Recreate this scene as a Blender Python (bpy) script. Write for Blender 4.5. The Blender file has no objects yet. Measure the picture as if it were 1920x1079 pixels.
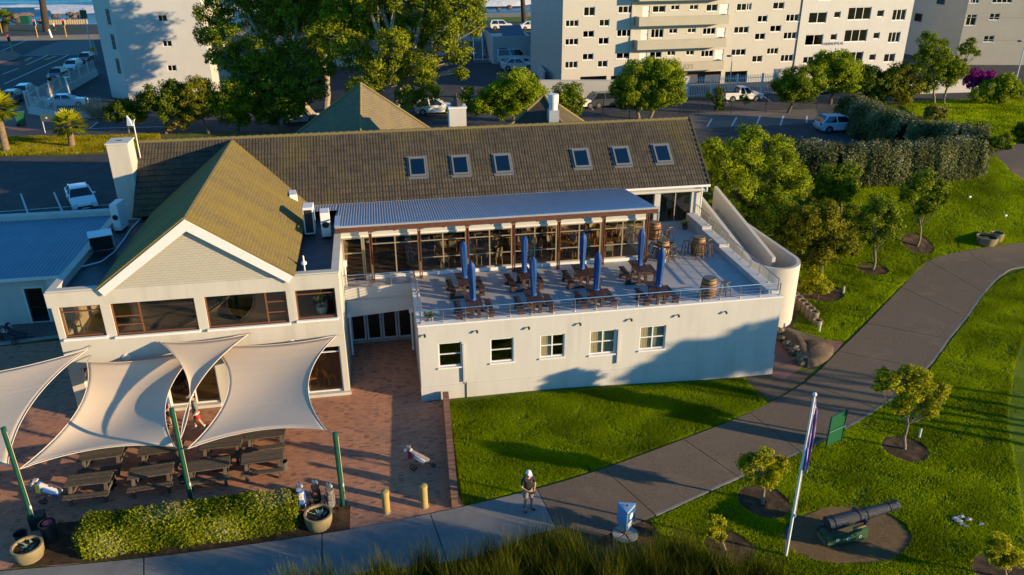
import bpy, bmesh, math, random
import numpy as np
from mathutils import Vector, Matrix
random.seed(7); rng = np.random.default_rng(7)
S = bpy.context.scene
COL = S.collection
rad = math.radians
# ---------------------------------------------------------------- camera, sky, sun, exposure
H = 19.5; FPX = 1480.0; CX, CY = 960.0, 539.5
PITCH, YAW, ROLL = rad(24.305), rad(9.853), rad(0.226)
def _axes():
    cp, sp, c, s = math.cos(PITCH), math.sin(PITCH), math.cos(YAW), math.sin(YAW)
    f = Vector((s*cp, c*cp, -sp)); r = Vector((c, -s, 0)); d = f.cross(r)
    cr, sr = math.cos(ROLL), math.sin(ROLL)
    return cr*r+sr*d, -sr*r+cr*d, f
RGT, DWN, FWD = _axes()
CAM = Vector((0, 0, H))
cam = bpy.data.cameras.new('camera'); camo = bpy.data.objects.new('camera', cam); COL.objects.link(camo)
cam.sensor_width = 36; cam.lens = 36*FPX/1920; cam.clip_start = .5; cam.clip_end = 6000
camo.matrix_world = Matrix(((RGT.x, -DWN.x, -FWD.x, 0), (RGT.y, -DWN.y, -FWD.y, 0), (RGT.z, -DWN.z, -FWD.z, H), (0, 0, 0, 1)))
S.camera = camo
SUN_AZ = rad(-28.4); SUN_EL = rad(11.0)           # direction towards the sun, angle from +X
SUND = Vector((math.cos(SUN_AZ)*math.cos(SUN_EL), math.sin(SUN_AZ)*math.cos(SUN_EL), math.sin(SUN_EL)))
W = bpy.data.worlds.new('World'); S.world = W; W.use_nodes = True
nt = W.node_tree; nt.nodes.clear()
sky = nt.nodes.new('ShaderNodeTexSky'); sky.sky_type = 'NISHITA'; sky.sun_disc = False
sky.sun_elevation = SUN_EL; sky.sun_rotation = math.pi/2-SUN_AZ
sky.air_density = 1.0; sky.dust_density = .0; sky.ozone_density = 6.0
bg = nt.nodes.new('ShaderNodeBackground'); bg.inputs[1].default_value = .15
wo = nt.nodes.new('ShaderNodeOutputWorld')
tm = nt.nodes.new('ShaderNodeMix'); tm.data_type = 'RGBA'; tm.blend_type = 'MULTIPLY'; tm.inputs[0].default_value = 1; tm.inputs[7].default_value = (.64, 1.04, 1.0, 1)   # white balance of the sky light
nt.links.new(sky.outputs[0], tm.inputs[6]); nt.links.new(tm.outputs[2], bg.inputs[0]); nt.links.new(bg.outputs[0], wo.inputs[0])
sl = bpy.data.lights.new('sun', 'SUN'); sl.energy = 5.0; sl.angle = rad(.55); sl.color = (1, .742, .42)
so = bpy.data.objects.new('sun', sl); COL.objects.link(so)
so.rotation_euler = SUND.to_track_quat('Z', 'Y').to_euler(); so.location = (60, -40, 60)
vs = S.view_settings; vs.view_transform = 'Standard'; vs.look = 'None'; vs.gamma = 1; vs.use_curve_mapping = False
vs.exposure = 0.9
S.render.engine = 'CYCLES'
S.cycles.max_bounces = 6; S.cycles.transparent_max_bounces = 12
# ---------------------------------------------------------------- pixel -> place
def sst(a, b, x):
    t = min(1, max(0, (x-a)/(b-a))); return t*t*(3-2*t)
ZR = 3.0
def hgt(x, y):                                     # the ground dips a little towards the golf course
    z = -.38*sst(6, 18, x)*(1-sst(42, 52, y))
    Zr = .5+(ZR-.5)*sst(-14, 8, x)                 # the street behind climbs from left to right
    r = Zr*sst(51.45, 51.95, y) if x < -13.95 else Zr*sst(46.5, 48.5, y)
    if x > 18.9: r += (ZR*sst(42, 52, y)-r)*sst(18.9, 19.9, x)
    return z+r
def ray(px, py): return RGT*((px-CX)/FPX)+DWN*((py-CY)/FPX)+FWD
def at(px, py, z=0.):
    v = ray(px, py); return CAM+v*((z-H)/v.z)
def atY(px, py, Y): v = ray(px, py); return CAM+v*(Y/v.y)
def atX(px, py, X): v = ray(px, py); return CAM+v*(X/v.x)
def G(px, py, dz=0.):
    v = ray(px, py); h = math.hypot(v.x, v.y); s = 8.; lo = s
    while s < 900:
        p = CAM+v*(s/h)
        if p.z < hgt(p.x, p.y): break
        lo = s; s += .5+s*.004
    hi = s
    for i in range(24):
        m = (lo+hi)/2; p = CAM+v*(m/h)
        if p.z < hgt(p.x, p.y): hi = m
        else: lo = m
    return Vector((p.x, p.y, hgt(p.x, p.y)+dz))
FH = Vector((FWD.x, FWD.y, 0)).normalized()
def over(px, py, b):                               # point of the upright plane through b that faces the viewer
    v = ray(px, py); t = (b-CAM).dot(FH)/v.dot(FH); return CAM+v*t
def dist(p): return (p-CAM).dot(FWD)
# ---------------------------------------------------------------- objects
XF = {}
def thing(name, label, cat, loc=(0, 0, 0), rz=0, group=None):
    o = bpy.data.objects.new(name, None); COL.objects.link(o); o.empty_display_size = .2
    o.location = loc; o.rotation_euler = (0, 0, rz); o['label'] = label; o['category'] = cat
    if group: o['group'] = group
    XF[o.name] = Matrix.Translation(Vector(loc)) @ Matrix.Rotation(rz, 4, 'Z')
    return o
def tag(o, label, cat, group=None):
    o['label'] = label; o['category'] = cat
    if group: o['group'] = group
    return o
def kind(o, k): o['kind'] = k; return o
def ctree(o, parent=None):
    c = o.copy(); COL.objects.link(c); c.parent = parent
    for ch in o.children: ctree(ch, c)
    return c
def place(proto, used, loc, rz=0, label=None, group=None, scale=1):
    o = proto if not used else ctree(proto)
    used.append(o); o.location = loc; o.rotation_euler = (0, 0, rz); o.scale = (scale,)*3
    if label: o['label'] = label
    if group: o['group'] = group
    return o
def setmesh(me, V, F):                             # V (n,3), F (m,k) numpy
    V = np.asarray(V, dtype=np.float32); F = np.asarray(F, dtype=np.int32); m, k = F.shape
    me.vertices.add(len(V)); me.vertices.foreach_set('co', V.ravel())
    me.loops.add(m*k); me.loops.foreach_set('vertex_index', F.ravel())
    me.polygons.add(m); me.polygons.foreach_set('loop_start', np.arange(0, m*k, k, dtype=np.int32))
    me.polygons.foreach_set('loop_total', np.full(m, k, dtype=np.int32))
    me.update(calc_edges=True)
def fin(me, name, mat, parent):
    o = bpy.data.objects.new(name, me); COL.objects.link(o)
    for m in (mat if isinstance(mat, (list, tuple)) else [mat]): me.materials.append(m)
    if parent is not None:
        o.parent = parent; X = XF.get(parent.name)
        if X is not None:
            me.transform(X.inverted()); XF[o.name] = X
    return o
class MB:
    def __init__(s): s.v = []; s.f = []; s.m = []; s.mi = 0
    def add(s, V, F):
        n = len(s.v); s.v += [tuple(p) for p in V]; s.f += [tuple(i+n for i in f) for f in F]; s.m += [s.mi]*len(F); return s
    def hexa(s, P): return s.add(P, [(3, 2, 1, 0), (4, 5, 6, 7), (0, 1, 5, 4), (1, 2, 6, 5), (2, 3, 7, 6), (3, 0, 4, 7)])
    def box(s, x0, x1, y0, y1, z0, z1):
        return s.hexa([(x0, y0, z0), (x1, y0, z0), (x1, y1, z0), (x0, y1, z0), (x0, y0, z1), (x1, y0, z1), (x1, y1, z1), (x0, y1, z1)])
    def ob(s, c, sx, sy, sz, rz=0, M=None):        # box centred in plan, standing on c.z
        R = M or Matrix.Rotation(rz, 3, 'Z'); c = Vector(c); P = []
        for z in (0, sz):
            for a, b in ((-1, -1), (1, -1), (1, 1), (-1, 1)): P.append(c+R @ Vector((a*sx/2, b*sy/2, z)))
        return s.hexa(P)
    def beam(s, p, q, w, h, up=(0, 0, 1)):
        p, q = Vector(p), Vector(q); d = (q-p).normalized(); u = Vector(up)
        if abs(d.dot(u)) > .99: u = Vector((0, 1, 0))
        a = d.cross(u).normalized()*(w/2); b = a.cross(d).normalized()*(h/2)
        return s.hexa([p-a-b, p+a-b, p+a+b, p-a+b, q-a-b, q+a-b, q+a+b, q-a+b])
    def prism(s, poly, z0, z1):
        n = len(poly); P = [(x, y, z0) for x, y in poly]+[(x, y, z1) for x, y in poly]
        return s.add(P, [tuple(range(n-1, -1, -1)), tuple(range(n, 2*n))]+[(i, (i+1) % n, n+(i+1) % n, n+i) for i in range(n)])
    def poly(s, P): return s.add(P, [tuple(range(len(P)))])
    def slab(s, P, th):                            # polygon P (3D, planar) thickened along its normal by -th
        P = [Vector(p) for p in P]; nrm = Vector((0, 0, 0))
        for i in range(len(P)): nrm += P[i].cross(P[(i+1) % len(P)])
        nrm.normalize(); n = len(P)
        return s.add(P+[p-nrm*th for p in P], [tuple(range(n)), tuple(range(2*n-1, n-1, -1))]+[(i, n+i, n+(i+1) % n, (i+1) % n) for i in range(n)])
    def tube(s, pts, r, n=8, cap=True):
        pts = [Vector(p) for p in pts]; k = len(pts)
        if not hasattr(r, '__len__'): r = [r]*k
        V = []; F = []; prev = None
        for i, p in enumerate(pts):
            d = (pts[min(i+1, k-1)]-pts[max(i-1, 0)]).normalized()
            a = (prev-d*prev.dot(d)) if prev is not None else d.orthogonal()
            if a.length < 1e-5: a = d.orthogonal()
            a.normalize(); prev = a; b = d.cross(a)
            for j in range(n):
                t = 2*math.pi*j/n; V.append(p+(a*math.cos(t)+b*math.sin(t))*r[i])
        for i in range(k-1):
            for j in range(n): F.append((i*n+j, i*n+(j+1) % n, (i+1)*n+(j+1) % n, (i+1)*n+j))
        if cap: F += [tuple(range(n-1, -1, -1)), tuple(range((k-1)*n, k*n))]
        return s.add(V, F)
    def lathe(s, prof, c=(0, 0, 0), n=16, M=None, cap=True):
        c = Vector(c); V = []; F = []; k = len(prof)
        for r, z in prof:
            for j in range(n):
                t = 2*math.pi*j/n; q = Vector((r*math.cos(t), r*math.sin(t), z)); V.append(c+(M @ q if M else q))
        for i in range(k-1):
            for j in range(n): F.append((i*n+j, i*n+(j+1) % n, (i+1)*n+(j+1) % n, (i+1)*n+j))
        if cap: F += [tuple(range(n-1, -1, -1)), tuple(range((k-1)*n, k*n))]
        return s.add(V, F)
    def ball(s, c, r, n=10, m=6, sc=(1, 1, 1)):
        c = Vector(c); V = []; F = []
        for i in range(m+1):
            a = math.pi*i/m
            for j in range(n):
                t = 2*math.pi*j/n; V.append(c+Vector((r*sc[0]*math.sin(a)*math.cos(t), r*sc[1]*math.sin(a)*math.sin(t), -r*sc[2]*math.cos(a))))
        for i in range(m):
            for j in range(n): F.append((i*n+j, i*n+(j+1) % n, (i+1)*n+(j+1) % n, (i+1)*n+j))
        return s.add(V, F)
    def wall(s, ax, a0, a1, u0, u1, z0, z1, holes=()):
        # wall slab: ax 'y' = runs along x between y=a0 (outer) and y=a1; ax 'x' = runs along y between x=a0 and x=a1
        us = sorted({u0, u1, *[h[0] for h in holes], *[h[1] for h in holes]}); us = [u for u in us if u0 <= u <= u1]
        zs = sorted({z0, z1, *[h[2] for h in holes], *[h[3] for h in holes]}); zs = [z for z in zs if z0 <= z <= z1]
        P = (lambda u, a, z: (u, a, z)) if ax == 'y' else (lambda u, a, z: (a, u, z))
        solid = {}
        for i in range(len(us)-1):
            for j in range(len(zs)-1):
                uc, zc = (us[i]+us[i+1])/2, (zs[j]+zs[j+1])/2
                solid[i, j] = not any(h[0] < uc < h[1] and h[2] < zc < h[3] for h in holes)
        for (i, j), ok in solid.items():
            if not ok: continue
            ua, ub, za, zb = us[i], us[i+1], zs[j], zs[j+1]
            for a in (a0, a1): s.add([P(ua, a, za), P(ub, a, za), P(ub, a, zb), P(ua, a, zb)], [(0, 1, 2, 3)])
            for di, dj, e in ((-1, 0, (ua, za, ua, zb)), (1, 0, (ub, za, ub, zb)), (0, -1, (ua, za, ub, za)), (0, 1, (ua, zb, ub, zb))):
                if not solid.get((i+di, j+dj), False):
                    s.add([P(e[0], a0, e[1]), P(e[2], a0, e[3]), P(e[2], a1, e[3]), P(e[0], a1, e[1])], [(0, 1, 2, 3)])
        return s
    def build(s, name, mat, parent=None, smooth=False, bev=0, solid=0, sub=0):
        me = bpy.data.meshes.new(name); me.from_pydata(s.v, [], s.f)
        if any(s.m): me.polygons.foreach_set('material_index', s.m)
        o = fin(me, name, mat, parent)
        bm = bmesh.new(); bm.from_mesh(me); bmesh.ops.recalc_face_normals(bm, faces=bm.faces)
        bm.to_mesh(me); bm.free()
        if smooth:
            for p in me.polygons: p.use_smooth = True
            try: me.set_sharp_from_angle(angle=rad(38))
            except Exception: pass
        if bev:
            b = o.modifiers.new('bevel', 'BEVEL'); b.width = bev; b.segments = 2; b.limit_method = 'ANGLE'
        if solid:
            b = o.modifiers.new('solid', 'SOLIDIFY'); b.thickness = solid; b.offset = 0
        if sub:
            b = o.modifiers.new('sub', 'SUBSURF'); b.levels = b.render_levels = sub
        return o
def clone(o, name, parent=None, loc=None, label=None):   # another object that shares o's mesh
    c = bpy.data.objects.new(name, o.data); COL.objects.link(c); c.parent = parent
    if loc is not None: c.location = loc
    return c
# ---------------------------------------------------------------- materials
MATS = {}
def ramp(nt, a, b, fac):
    m = nt.nodes.new('ShaderNodeMix'); m.data_type = 'RGBA'
    m.inputs[6].default_value = (*a, 1); m.inputs[7].default_value = (*b, 1); nt.links.new(fac, m.inputs[0]); return m.outputs[2]
def noise(nt, scale, detail=4, rough=.6, vec=None):
    n = nt.nodes.new('ShaderNodeTexNoise'); n.inputs['Scale'].default_value = scale; n.inputs['Detail'].default_value = detail; n.inputs['Roughness'].default_value = rough
    if vec is not None: nt.links.new(vec, n.inputs['Vector'])
    return n.outputs[0]
def sharp(nt, fac, a, b):
    r = nt.nodes.new('ShaderNodeMapRange'); r.inputs[1].default_value = a; r.inputs[2].default_value = b; nt.links.new(fac, r.inputs[0]); return r.outputs[0]
def mat(name, c, rough=.7, c2=None, sc=3, metal=0, bump=0, bsc=40, spec=.4, stretch=None, lo=.35, hi=.65, emit=None, coat=0, c3=None, sc3=.4, lo3=.45, hi3=.75, objvar=0):
    if name in MATS: return MATS[name]
    m = bpy.data.materials.new(name); m.use_nodes = True; nt = m.node_tree; b = nt.nodes['Principled BSDF']
    b.inputs['Base Color'].default_value = (*c, 1); b.inputs['Roughness'].default_value = rough; b.inputs['Metallic'].default_value = metal
    b.inputs['Specular IOR Level'].default_value = spec; b.inputs['Coat Weight'].default_value = coat
    tc = nt.nodes.new('ShaderNodeTexCoord'); vec = tc.outputs['Object']
    if stretch:
        mp = nt.nodes.new('ShaderNodeMapping'); mp.inputs['Scale'].default_value = stretch; nt.links.new(vec, mp.inputs[0]); vec = mp.outputs[0]
    if c2:
        o = ramp(nt, c, c2, sharp(nt, noise(nt, sc, 6, .65, vec), lo, hi))
        if c3:
            mm = nt.nodes.new('ShaderNodeMix'); mm.data_type = 'RGBA'; mm.inputs[7].default_value = (*c3, 1)
            nt.links.new(sharp(nt, noise(nt, sc3, 5, .6, vec), lo3, hi3), mm.inputs[0]); nt.links.new(o, mm.inputs[6]); o = mm.outputs[2]
        if objvar:
            oi = nt.nodes.new('ShaderNodeObjectInfo'); hv = nt.nodes.new('ShaderNodeHueSaturation')
            nt.links.new(o, hv.inputs['Color']); mr = nt.nodes.new('ShaderNodeMapRange'); mr.inputs[3].default_value = 1-objvar; mr.inputs[4].default_value = 1+objvar
            nt.links.new(oi.outputs['Random'], mr.inputs[0]); nt.links.new(mr.outputs[0], hv.inputs['Value']); o = hv.outputs[0]
        nt.links.new(o, b.inputs['Base Color'])
    if bump:
        bp = nt.nodes.new('ShaderNodeBump'); bp.inputs['Strength'].default_value = bump; bp.inputs['Distance'].default_value = .05
        nt.links.new(noise(nt, bsc, 5, .7, vec), bp.inputs['Height']); nt.links.new(bp.outputs[0], b.inputs['Normal'])
    if emit:
        b.inputs['Emission Color'].default_value = (*emit[:3], 1); b.inputs['Emission Strength'].default_value = emit[3]
    MATS[name] = m; return m
def glass(name, tint=(.5, .5, .48), refl=.1, rough=.02):
    if name in MATS: return MATS[name]
    m = bpy.data.materials.new(name); m.use_nodes = True; nt = m.node_tree; nt.nodes.clear()
    t = nt.nodes.new('ShaderNodeBsdfTransparent'); t.inputs[0].default_value = (*tint, 1)
    g = nt.nodes.new('ShaderNodeBsdfGlossy'); g.inputs['Roughness'].default_value = rough; g.inputs[0].default_value = (.9, .9, .9, 1)
    lw = nt.nodes.new('ShaderNodeLayerWeight'); lw.inputs[0].default_value = .5; pw = nt.nodes.new('ShaderNodeMath'); pw.operation = 'POWER'; pw.inputs[1].default_value = 4.5; nt.links.new(lw.outputs['Facing'], pw.inputs[0])
    ma = nt.nodes.new('ShaderNodeMath'); ma.operation = 'ADD'; ma.inputs[1].default_value = refl; nt.links.new(pw.outputs[0], ma.inputs[0])
    x = nt.nodes.new('ShaderNodeMixShader'); o = nt.nodes.new('ShaderNodeOutputMaterial')
    nt.links.new(ma.outputs[0], x.inputs[0]); nt.links.new(t.outputs[0], x.inputs[1]); nt.links.new(g.outputs[0], x.inputs[2]); nt.links.new(x.outputs[0], o.inputs[0])
    MATS[name] = m; return m
def leafmat(name, ca, cb, transl=.3, cc=None, rough=.7):
    if name in MATS: return MATS[name]
    m = bpy.data.materials.new(name); m.use_nodes = True; nt = m.node_tree; nt.nodes.clear()
    a = nt.nodes.new('ShaderNodeAttribute'); a.attribute_name = 'tint'
    cr = nt.nodes.new('ShaderNodeValToRGB'); e = cr.color_ramp.elements; ca = (ca[0]*1.35, ca[1]*1.35, ca[2]*.6); cb = (cb[0]*2.15, cb[1]*2.0, cb[2]*.7); e[0].color = (*ca, 1); e[1].color = (*cb, 1); e[0].position = .15; e[1].position = .8 if cc is None else .75
    if cc: n = e.new(.93); n.color = (*cc, 1)
    nt.links.new(a.outputs['Fac'], cr.inputs[0])
    b = nt.nodes.new('ShaderNodeBsdfPrincipled'); b.inputs['Roughness'].default_value = rough; b.inputs['Specular IOR Level'].default_value = .08
    t = nt.nodes.new('ShaderNodeBsdfTranslucent'); x = nt.nodes.new('ShaderNodeMixShader'); x.inputs[0].default_value = transl
    o = nt.nodes.new('ShaderNodeOutputMaterial')
    nt.links.new(cr.outputs[0], b.inputs['Base Color']); nt.links.new(cr.outputs[0], t.inputs[0])
    nt.links.new(b.outputs[0], x.inputs[1]); nt.links.new(t.outputs[0], x.inputs[2]); nt.links.new(x.outputs[0], o.inputs[0])
    MATS[name] = m; return m
# plaster, roof, timber, metal ...
CREAM = mat('plaster_cream', (.46, .43, .375), .85, (.49, .46, .40), 1.1, bump=.12, bsc=60, c3=(.35, .31, .25), sc3=.9, lo3=.52, hi3=.95, stretch=(1.6, 1.6, .22))
WHITE = mat('plaster_white', (.51, .495, .46), .8, (.475, .46, .425), 1.3, bump=.1, bsc=60, c3=(.37, .345, .295), sc3=.9, lo3=.52, hi3=.95, stretch=(1.6, 1.6, .22))
TRIM = mat('trim_white', (.70, .69, .67), .55, (.65, .64, .62), 4)
ALU = mat('aluminium_tan', (.34, .29, .20), .45, metal=.3)
STEEL = mat('steel_rail', (.62, .6, .56), .28, metal=1)
GALV = mat('galvanised', (.50, .55, .60), .42, (.42, .47, .53), 2, metal=.55)
MOD_ = 0
DTIM = mat('timber_dark', (.075, .030, .017), .6, (.045, .020, .012), 6, stretch=(1, 1, 9))
RTIM = mat('timber_red', (.13, .042, .02), .55, (.085, .03, .016), 5)
WTIM = mat('timber_weathered', (.105, .083, .056), .85, (.060, .048, .036), 7, c3=(.17, .14, .10), sc3=9, lo3=.62, hi3=.8, bump=.3, bsc=30, objvar=.25)
PTIM = mat('timber_oiled', (.072, .034, .022), .5, (.045, .022, .016), 9, bump=.2, bsc=30, objvar=.25)
BLACK = mat('black_metal', (.018, .018, .02), .5)
RUBBER = mat('rubber', (.016, .016, .017), .85)
GREENP = mat('green_paint', (.006, .062, .036), .4, (.008, .075, .044), 5)
BLUECL = mat('umbrella_blue', (.002, .050, .20), .6, (.002, .040, .16), 5, bump=.35, bsc=9, stretch=(1, 1, .25))
GLASSW = glass('glass_window', (.86, .83, .74), .05)
GLASSD = glass('glass_dark', (.30, .31, .30), .09)
CONC = mat('concrete', (.30, .29, .27), .85, (.24, .235, .22), 2, bump=.2, bsc=50)
# ================================================================ THE SETTING
def surf(name, cols, sc, bump=.4, bsc=30, rough=.9, patch=None, psc=.25, plo=.6, phi=.75, det=8, bd=.08):
    m = bpy.data.materials.new(name); m.use_nodes = True; nt = m.node_tree; b = nt.nodes['Principled BSDF']
    b.inputs['Roughness'].default_value = rough; b.inputs['Specular IOR Level'].default_value = .2
    g = nt.nodes.new('ShaderNodeNewGeometry'); vec = g.outputs['Position']
    o = ramp(nt, cols[0], cols[1], sharp(nt, noise(nt, sc, det, .7, vec), .38, .62))
    if len(cols) > 2:
        mm = nt.nodes.new('ShaderNodeMix'); mm.data_type = 'RGBA'; mm.inputs[7].default_value = (*cols[2], 1)
        nt.links.new(sharp(nt, noise(nt, sc*.13, 5, .6, vec), .45, .65), mm.inputs[0]); nt.links.new(o, mm.inputs[6]); o = mm.outputs[2]
    if patch:
        mm = nt.nodes.new('ShaderNodeMix'); mm.data_type = 'RGBA'; mm.inputs[7].default_value = (*patch, 1)
        nt.links.new(sharp(nt, noise(nt, psc, 7, .65, vec), plo, phi), mm.inputs[0]); nt.links.new(o, mm.inputs[6]); o = mm.outputs[2]
    nt.links.new(o, b.inputs['Base Color'])
    if bump:
        bp = nt.nodes.new('ShaderNodeBump'); bp.inputs['Strength'].default_value = bump; bp.inputs['Distance'].default_value = bd
        nt.links.new(noise(nt, bsc, 6, .7, vec), bp.inputs['Height']); nt.links.new(bp.outputs[0], b.inputs['Normal'])
    return m
def brickmat(name, c1, c2, mortar, bw=.22, rh=.11, rot=0, dirt=(.20, .125, .09)):
    m = bpy.data.materials.new(name); m.use_nodes = True; nt = m.node_tree; b = nt.nodes['Principled BSDF']; b.inputs['Roughness'].default_value = .85
    g = nt.nodes.new('ShaderNodeNewGeometry'); mp = nt.nodes.new('ShaderNodeMapping'); mp.inputs['Rotation'].default_value = (0, 0, rot); nt.links.new(g.outputs['Position'], mp.inputs[0])
    t = nt.nodes.new('ShaderNodeTexBrick'); nt.links.new(mp.outputs[0], t.inputs['Vector'])
    t.inputs['Scale'].default_value = 1; t.inputs['Brick Width'].default_value = bw; t.inputs['Row Height'].default_value = rh; t.inputs['Mortar Size'].default_value = .007
    t.inputs['Color1'].default_value = (*c1, 1); t.inputs['Color2'].default_value = (*c2, 1); t.inputs['Mortar'].default_value = (*mortar, 1); t.inputs['Bias'].default_value = -.25
    mm = nt.nodes.new('ShaderNodeMix'); mm.data_type = 'RGBA'; mm.inputs[7].default_value = (*dirt, 1)
    nt.links.new(sharp(nt, noise(nt, .55, 7, .7, g.outputs['Position']), .5, .85), mm.inputs[0]); nt.links.new(t.outputs[0], mm.inputs[6])
    # odd dark bricks
    v = nt.nodes.new('ShaderNodeTexVoronoi'); v.distance = 'CHEBYCHEV'; v.inputs['Scale'].default_value = 1; v.inputs['Randomness'].default_value = 0; mv = nt.nodes.new('ShaderNodeMapping'); mv.inputs['Scale'].default_value = (1/bw, 1/rh, 0); nt.links.new(mp.outputs[0], mv.inputs[0]); nt.links.new(mv.outputs[0], v.inputs['Vector'])
    m2 = nt.nodes.new('ShaderNodeMix'); m2.data_type = 'RGBA'; m2.inputs[7].default_value = (.055, .045, .045, 1)
    s2 = nt.nodes.new('ShaderNodeSeparateColor'); nt.links.new(v.outputs['Color'], s2.inputs[0])
    r1 = sharp(nt, s2.outputs[0], .90, .93); r2 = sharp(nt, v.outputs['Distance'], .49, .45)
    mu = nt.nodes.new('ShaderNodeMath'); mu.operation = 'MULTIPLY'; nt.links.new(r1, mu.inputs[0]); nt.links.new(r2, mu.inputs[1])
    mu2 = nt.nodes.new('ShaderNodeMath'); mu2.operation = 'MULTIPLY'; mu2.inputs[1].default_value = .55; nt.links.new(mu.outputs[0], mu2.inputs[0])
    nt.links.new(mu2.outputs[0], m2.inputs[0]); nt.links.new(mm.outputs[2], m2.inputs[6]); nt.links.new(m2.outputs[2], b.inputs['Base Color'])
    bp = nt.nodes.new('ShaderNodeBump'); bp.inputs['Strength'].default_value = .5; bp.inputs['Distance'].default_value = .01; bp.invert = True
    nt.links.new(t.outputs['Fac'], bp.inputs['Height']); nt.links.new(bp.outputs[0], b.inputs['Normal'])
    return m
GRASS = surf('grass_ground', ((.125, .185, .006), (.060, .100, .005), (.145, .195, .008)), 5, 1., 9, patch=(.22, .15, .05), psc=.33, plo=.66, phi=.80, bd=.35)
VERGE = surf('grass_verge', ((.15, .15, .015), (.09, .10, .012), (.20, .15, .05)), 2.5, 1., 6, bd=.35)
GREEN = surf('grass_green', ((.17, .235, .010), (.15, .22, .010)), 3, 1., 25, bd=.12)
ASPH = surf('asphalt', ((.062, .062, .064), (.046, .046, .048), (.074, .072, .070)), 6, .25, 60, patch=(.095, .088, .075), psc=.12)
AGGR = surf('path_aggregate', ((.165, .130, .096), (.108, .086, .066), (.140, .112, .085)), 9, .8, 60, patch=(.22, .165, .115), psc=.4, plo=.55, phi=.8)
PALE = surf('path_concrete', ((.20, .195, .185), (.165, .16, .152), (.215, .208, .195)), 3, .3, 60)
DIRT = surf('bare_soil', ((.12, .085, .055), (.075, .055, .038), (.16, .115, .075)), 5, .8, 20)
MULCH = surf('mulch', ((.090, .055, .030), (.035, .023, .014), (.15, .095, .050)), 16, 1, 22, bd=.2)
BRICK = brickmat('brick_paving', (.47, .215, .115), (.29, .130, .085), (.22, .135, .085))
BRICKG = brickmat('brick_paving_grey', (.15, .12, .11), (.11, .09, .085), (.06, .05, .045))
BRICKR = brickmat('brick_sidewalk', (.23, .10, .065), (.16, .075, .055), (.12, .08, .06), .4, .2)
PAVER = brickmat('crossing_pavers', (.13, .115, .105), (.10, .09, .085), (.07, .06, .06), .5, .25)
LINE = mat('road_paint', (.62, .62, .60), .7, (.42, .42, .41), 6)
LINEY = mat('road_paint_yellow', (.55, .30, .03), .7)

def struct(o): return kind(o, 'structure')
# ground sheet out to the shore and beyond the frame
xs = [-900, -500, -300, -200, -120, -80, -50, -30]+list(np.arange(-20, 66, 1.0))+[80, 110, 160, 240, 360, 560, 900]
ys = [-160, -80, -40, -20]+list(np.arange(-8, 62, 1.0))+[66, 74, 90, 120, 160, 176, 181]
V = [(x, y, hgt(x, y)-.006) for y in ys for x in xs]+[(x, 184, -3.2) for x in xs]
nx = len(xs); F = [(j*nx+i, j*nx+i+1, (j+1)*nx+i+1, (j+1)*nx+i) for j in range(len(ys)) for i in range(nx-1)]
me = bpy.data.meshes.new('ground'); setmesh(me, V, F); g_ = struct(fin(me, 'ground', GRASS, None))
for p in me.polygons: p.use_smooth = True
def drape(name, P, m, dz, parent=None):             # flat outline cut into strips and laid on the ground
    bm = bmesh.new(); bm.faces.new([bm.verts.new((p[0], p[1], 0)) for p in P])
    lo = [min(p[k] for p in P) for k in (0, 1)]; hi = [max(p[k] for p in P) for k in (0, 1)]
    for k, cuts in ((0, list(np.arange(-16, 21, 1.5))), (1, list(np.arange(41, 55, 1.)))):
        for c in cuts:
            if lo[k] < c < hi[k]:
                n = (1, 0, 0) if k == 0 else (0, 1, 0); bmesh.ops.bisect_plane(bm, geom=bm.verts[:]+bm.edges[:]+bm.faces[:], plane_co=(c, 0, 0) if k == 0 else (0, c, 0), plane_no=n)
    for v in bm.verts: v.co.z = hgt(v.co.x, v.co.y)+dz
    bmesh.ops.recalc_face_normals(bm, faces=bm.faces); me = bpy.data.meshes.new(name); bm.to_mesh(me); bm.free()
    o = fin(me, name, m, parent); return struct(o) if parent is None else o
def sheet(name, px, m, dz, parent=None): return drape(name, [G(a, b) for a, b in px], m, dz, parent)
def zsheet(name, px, m, dz):
    Q = []                                          # follow the outline closely where the street climbs
    for (a, b), (c, d) in zip(px, px[1:]+px[:1]):
        n = max(1, int(abs(c-a)/60)) if abs(c-a) < 3000 else 1
        Q += [G(a+(c-a)*i/n, b+(d-b)*i/n) for i in range(n)]
    return drape(name, Q, m, dz)
def wsheet(name, pts, m, dz, parent=None): return drape(name, pts, m, dz, parent)
street = zsheet('street', [(-900, 264), (60, 256), (220, 253), (560, 247), (900, 241), (1280, 239), (1300, 300), (1520, 300), (1640, 262), (1600, 225), (1575, 192), (1700, 188), (2300, 172), (2600, 50), (1030, 41), (160, 46), (-900, 50)], ASPH, .012)
zsheet('car_park', [(-500, 296), (120, 293), (225, 287), (330, 292), (330, 430), (-500, 430)], ASPH, .012)
zsheet('grass_verge', [(-500, 258), (60, 256), (222, 254), (330, 250), (330, 291), (225, 285), (140, 291), (-500, 295)], VERGE, .006)
zsheet('promenade_lawn', [(-600, 64), (165, 60), (165, 51), (-600, 55)], surf('grass_dull', ((.05, .07, .03), (.04, .055, .03)), 2, .2), .02)
wsheet('promenade', [(-400, 172), (400, 172), (400, 181), (-400, 181)], surf('promenade_stone', ((.36, .27, .16), (.25, .19, .12)), 1), .02)
zsheet('crossing', [(45, 104), (70, 92), (110, 78), (175, 75), (185, 104)], PAVER, .018)
zsheet('sidewalk', [(-60, 96), (5, 97), (30, 99), (40, 104), (33, 112), (0, 121), (-60, 130)], BRICKR, .10)
zsheet('sidewalk', [(0, 240), (15, 215), (45, 188), (62, 212), (110, 222), (185, 221), (185, 232), (100, 242), (40, 246)], BRICKR, .018)
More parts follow.
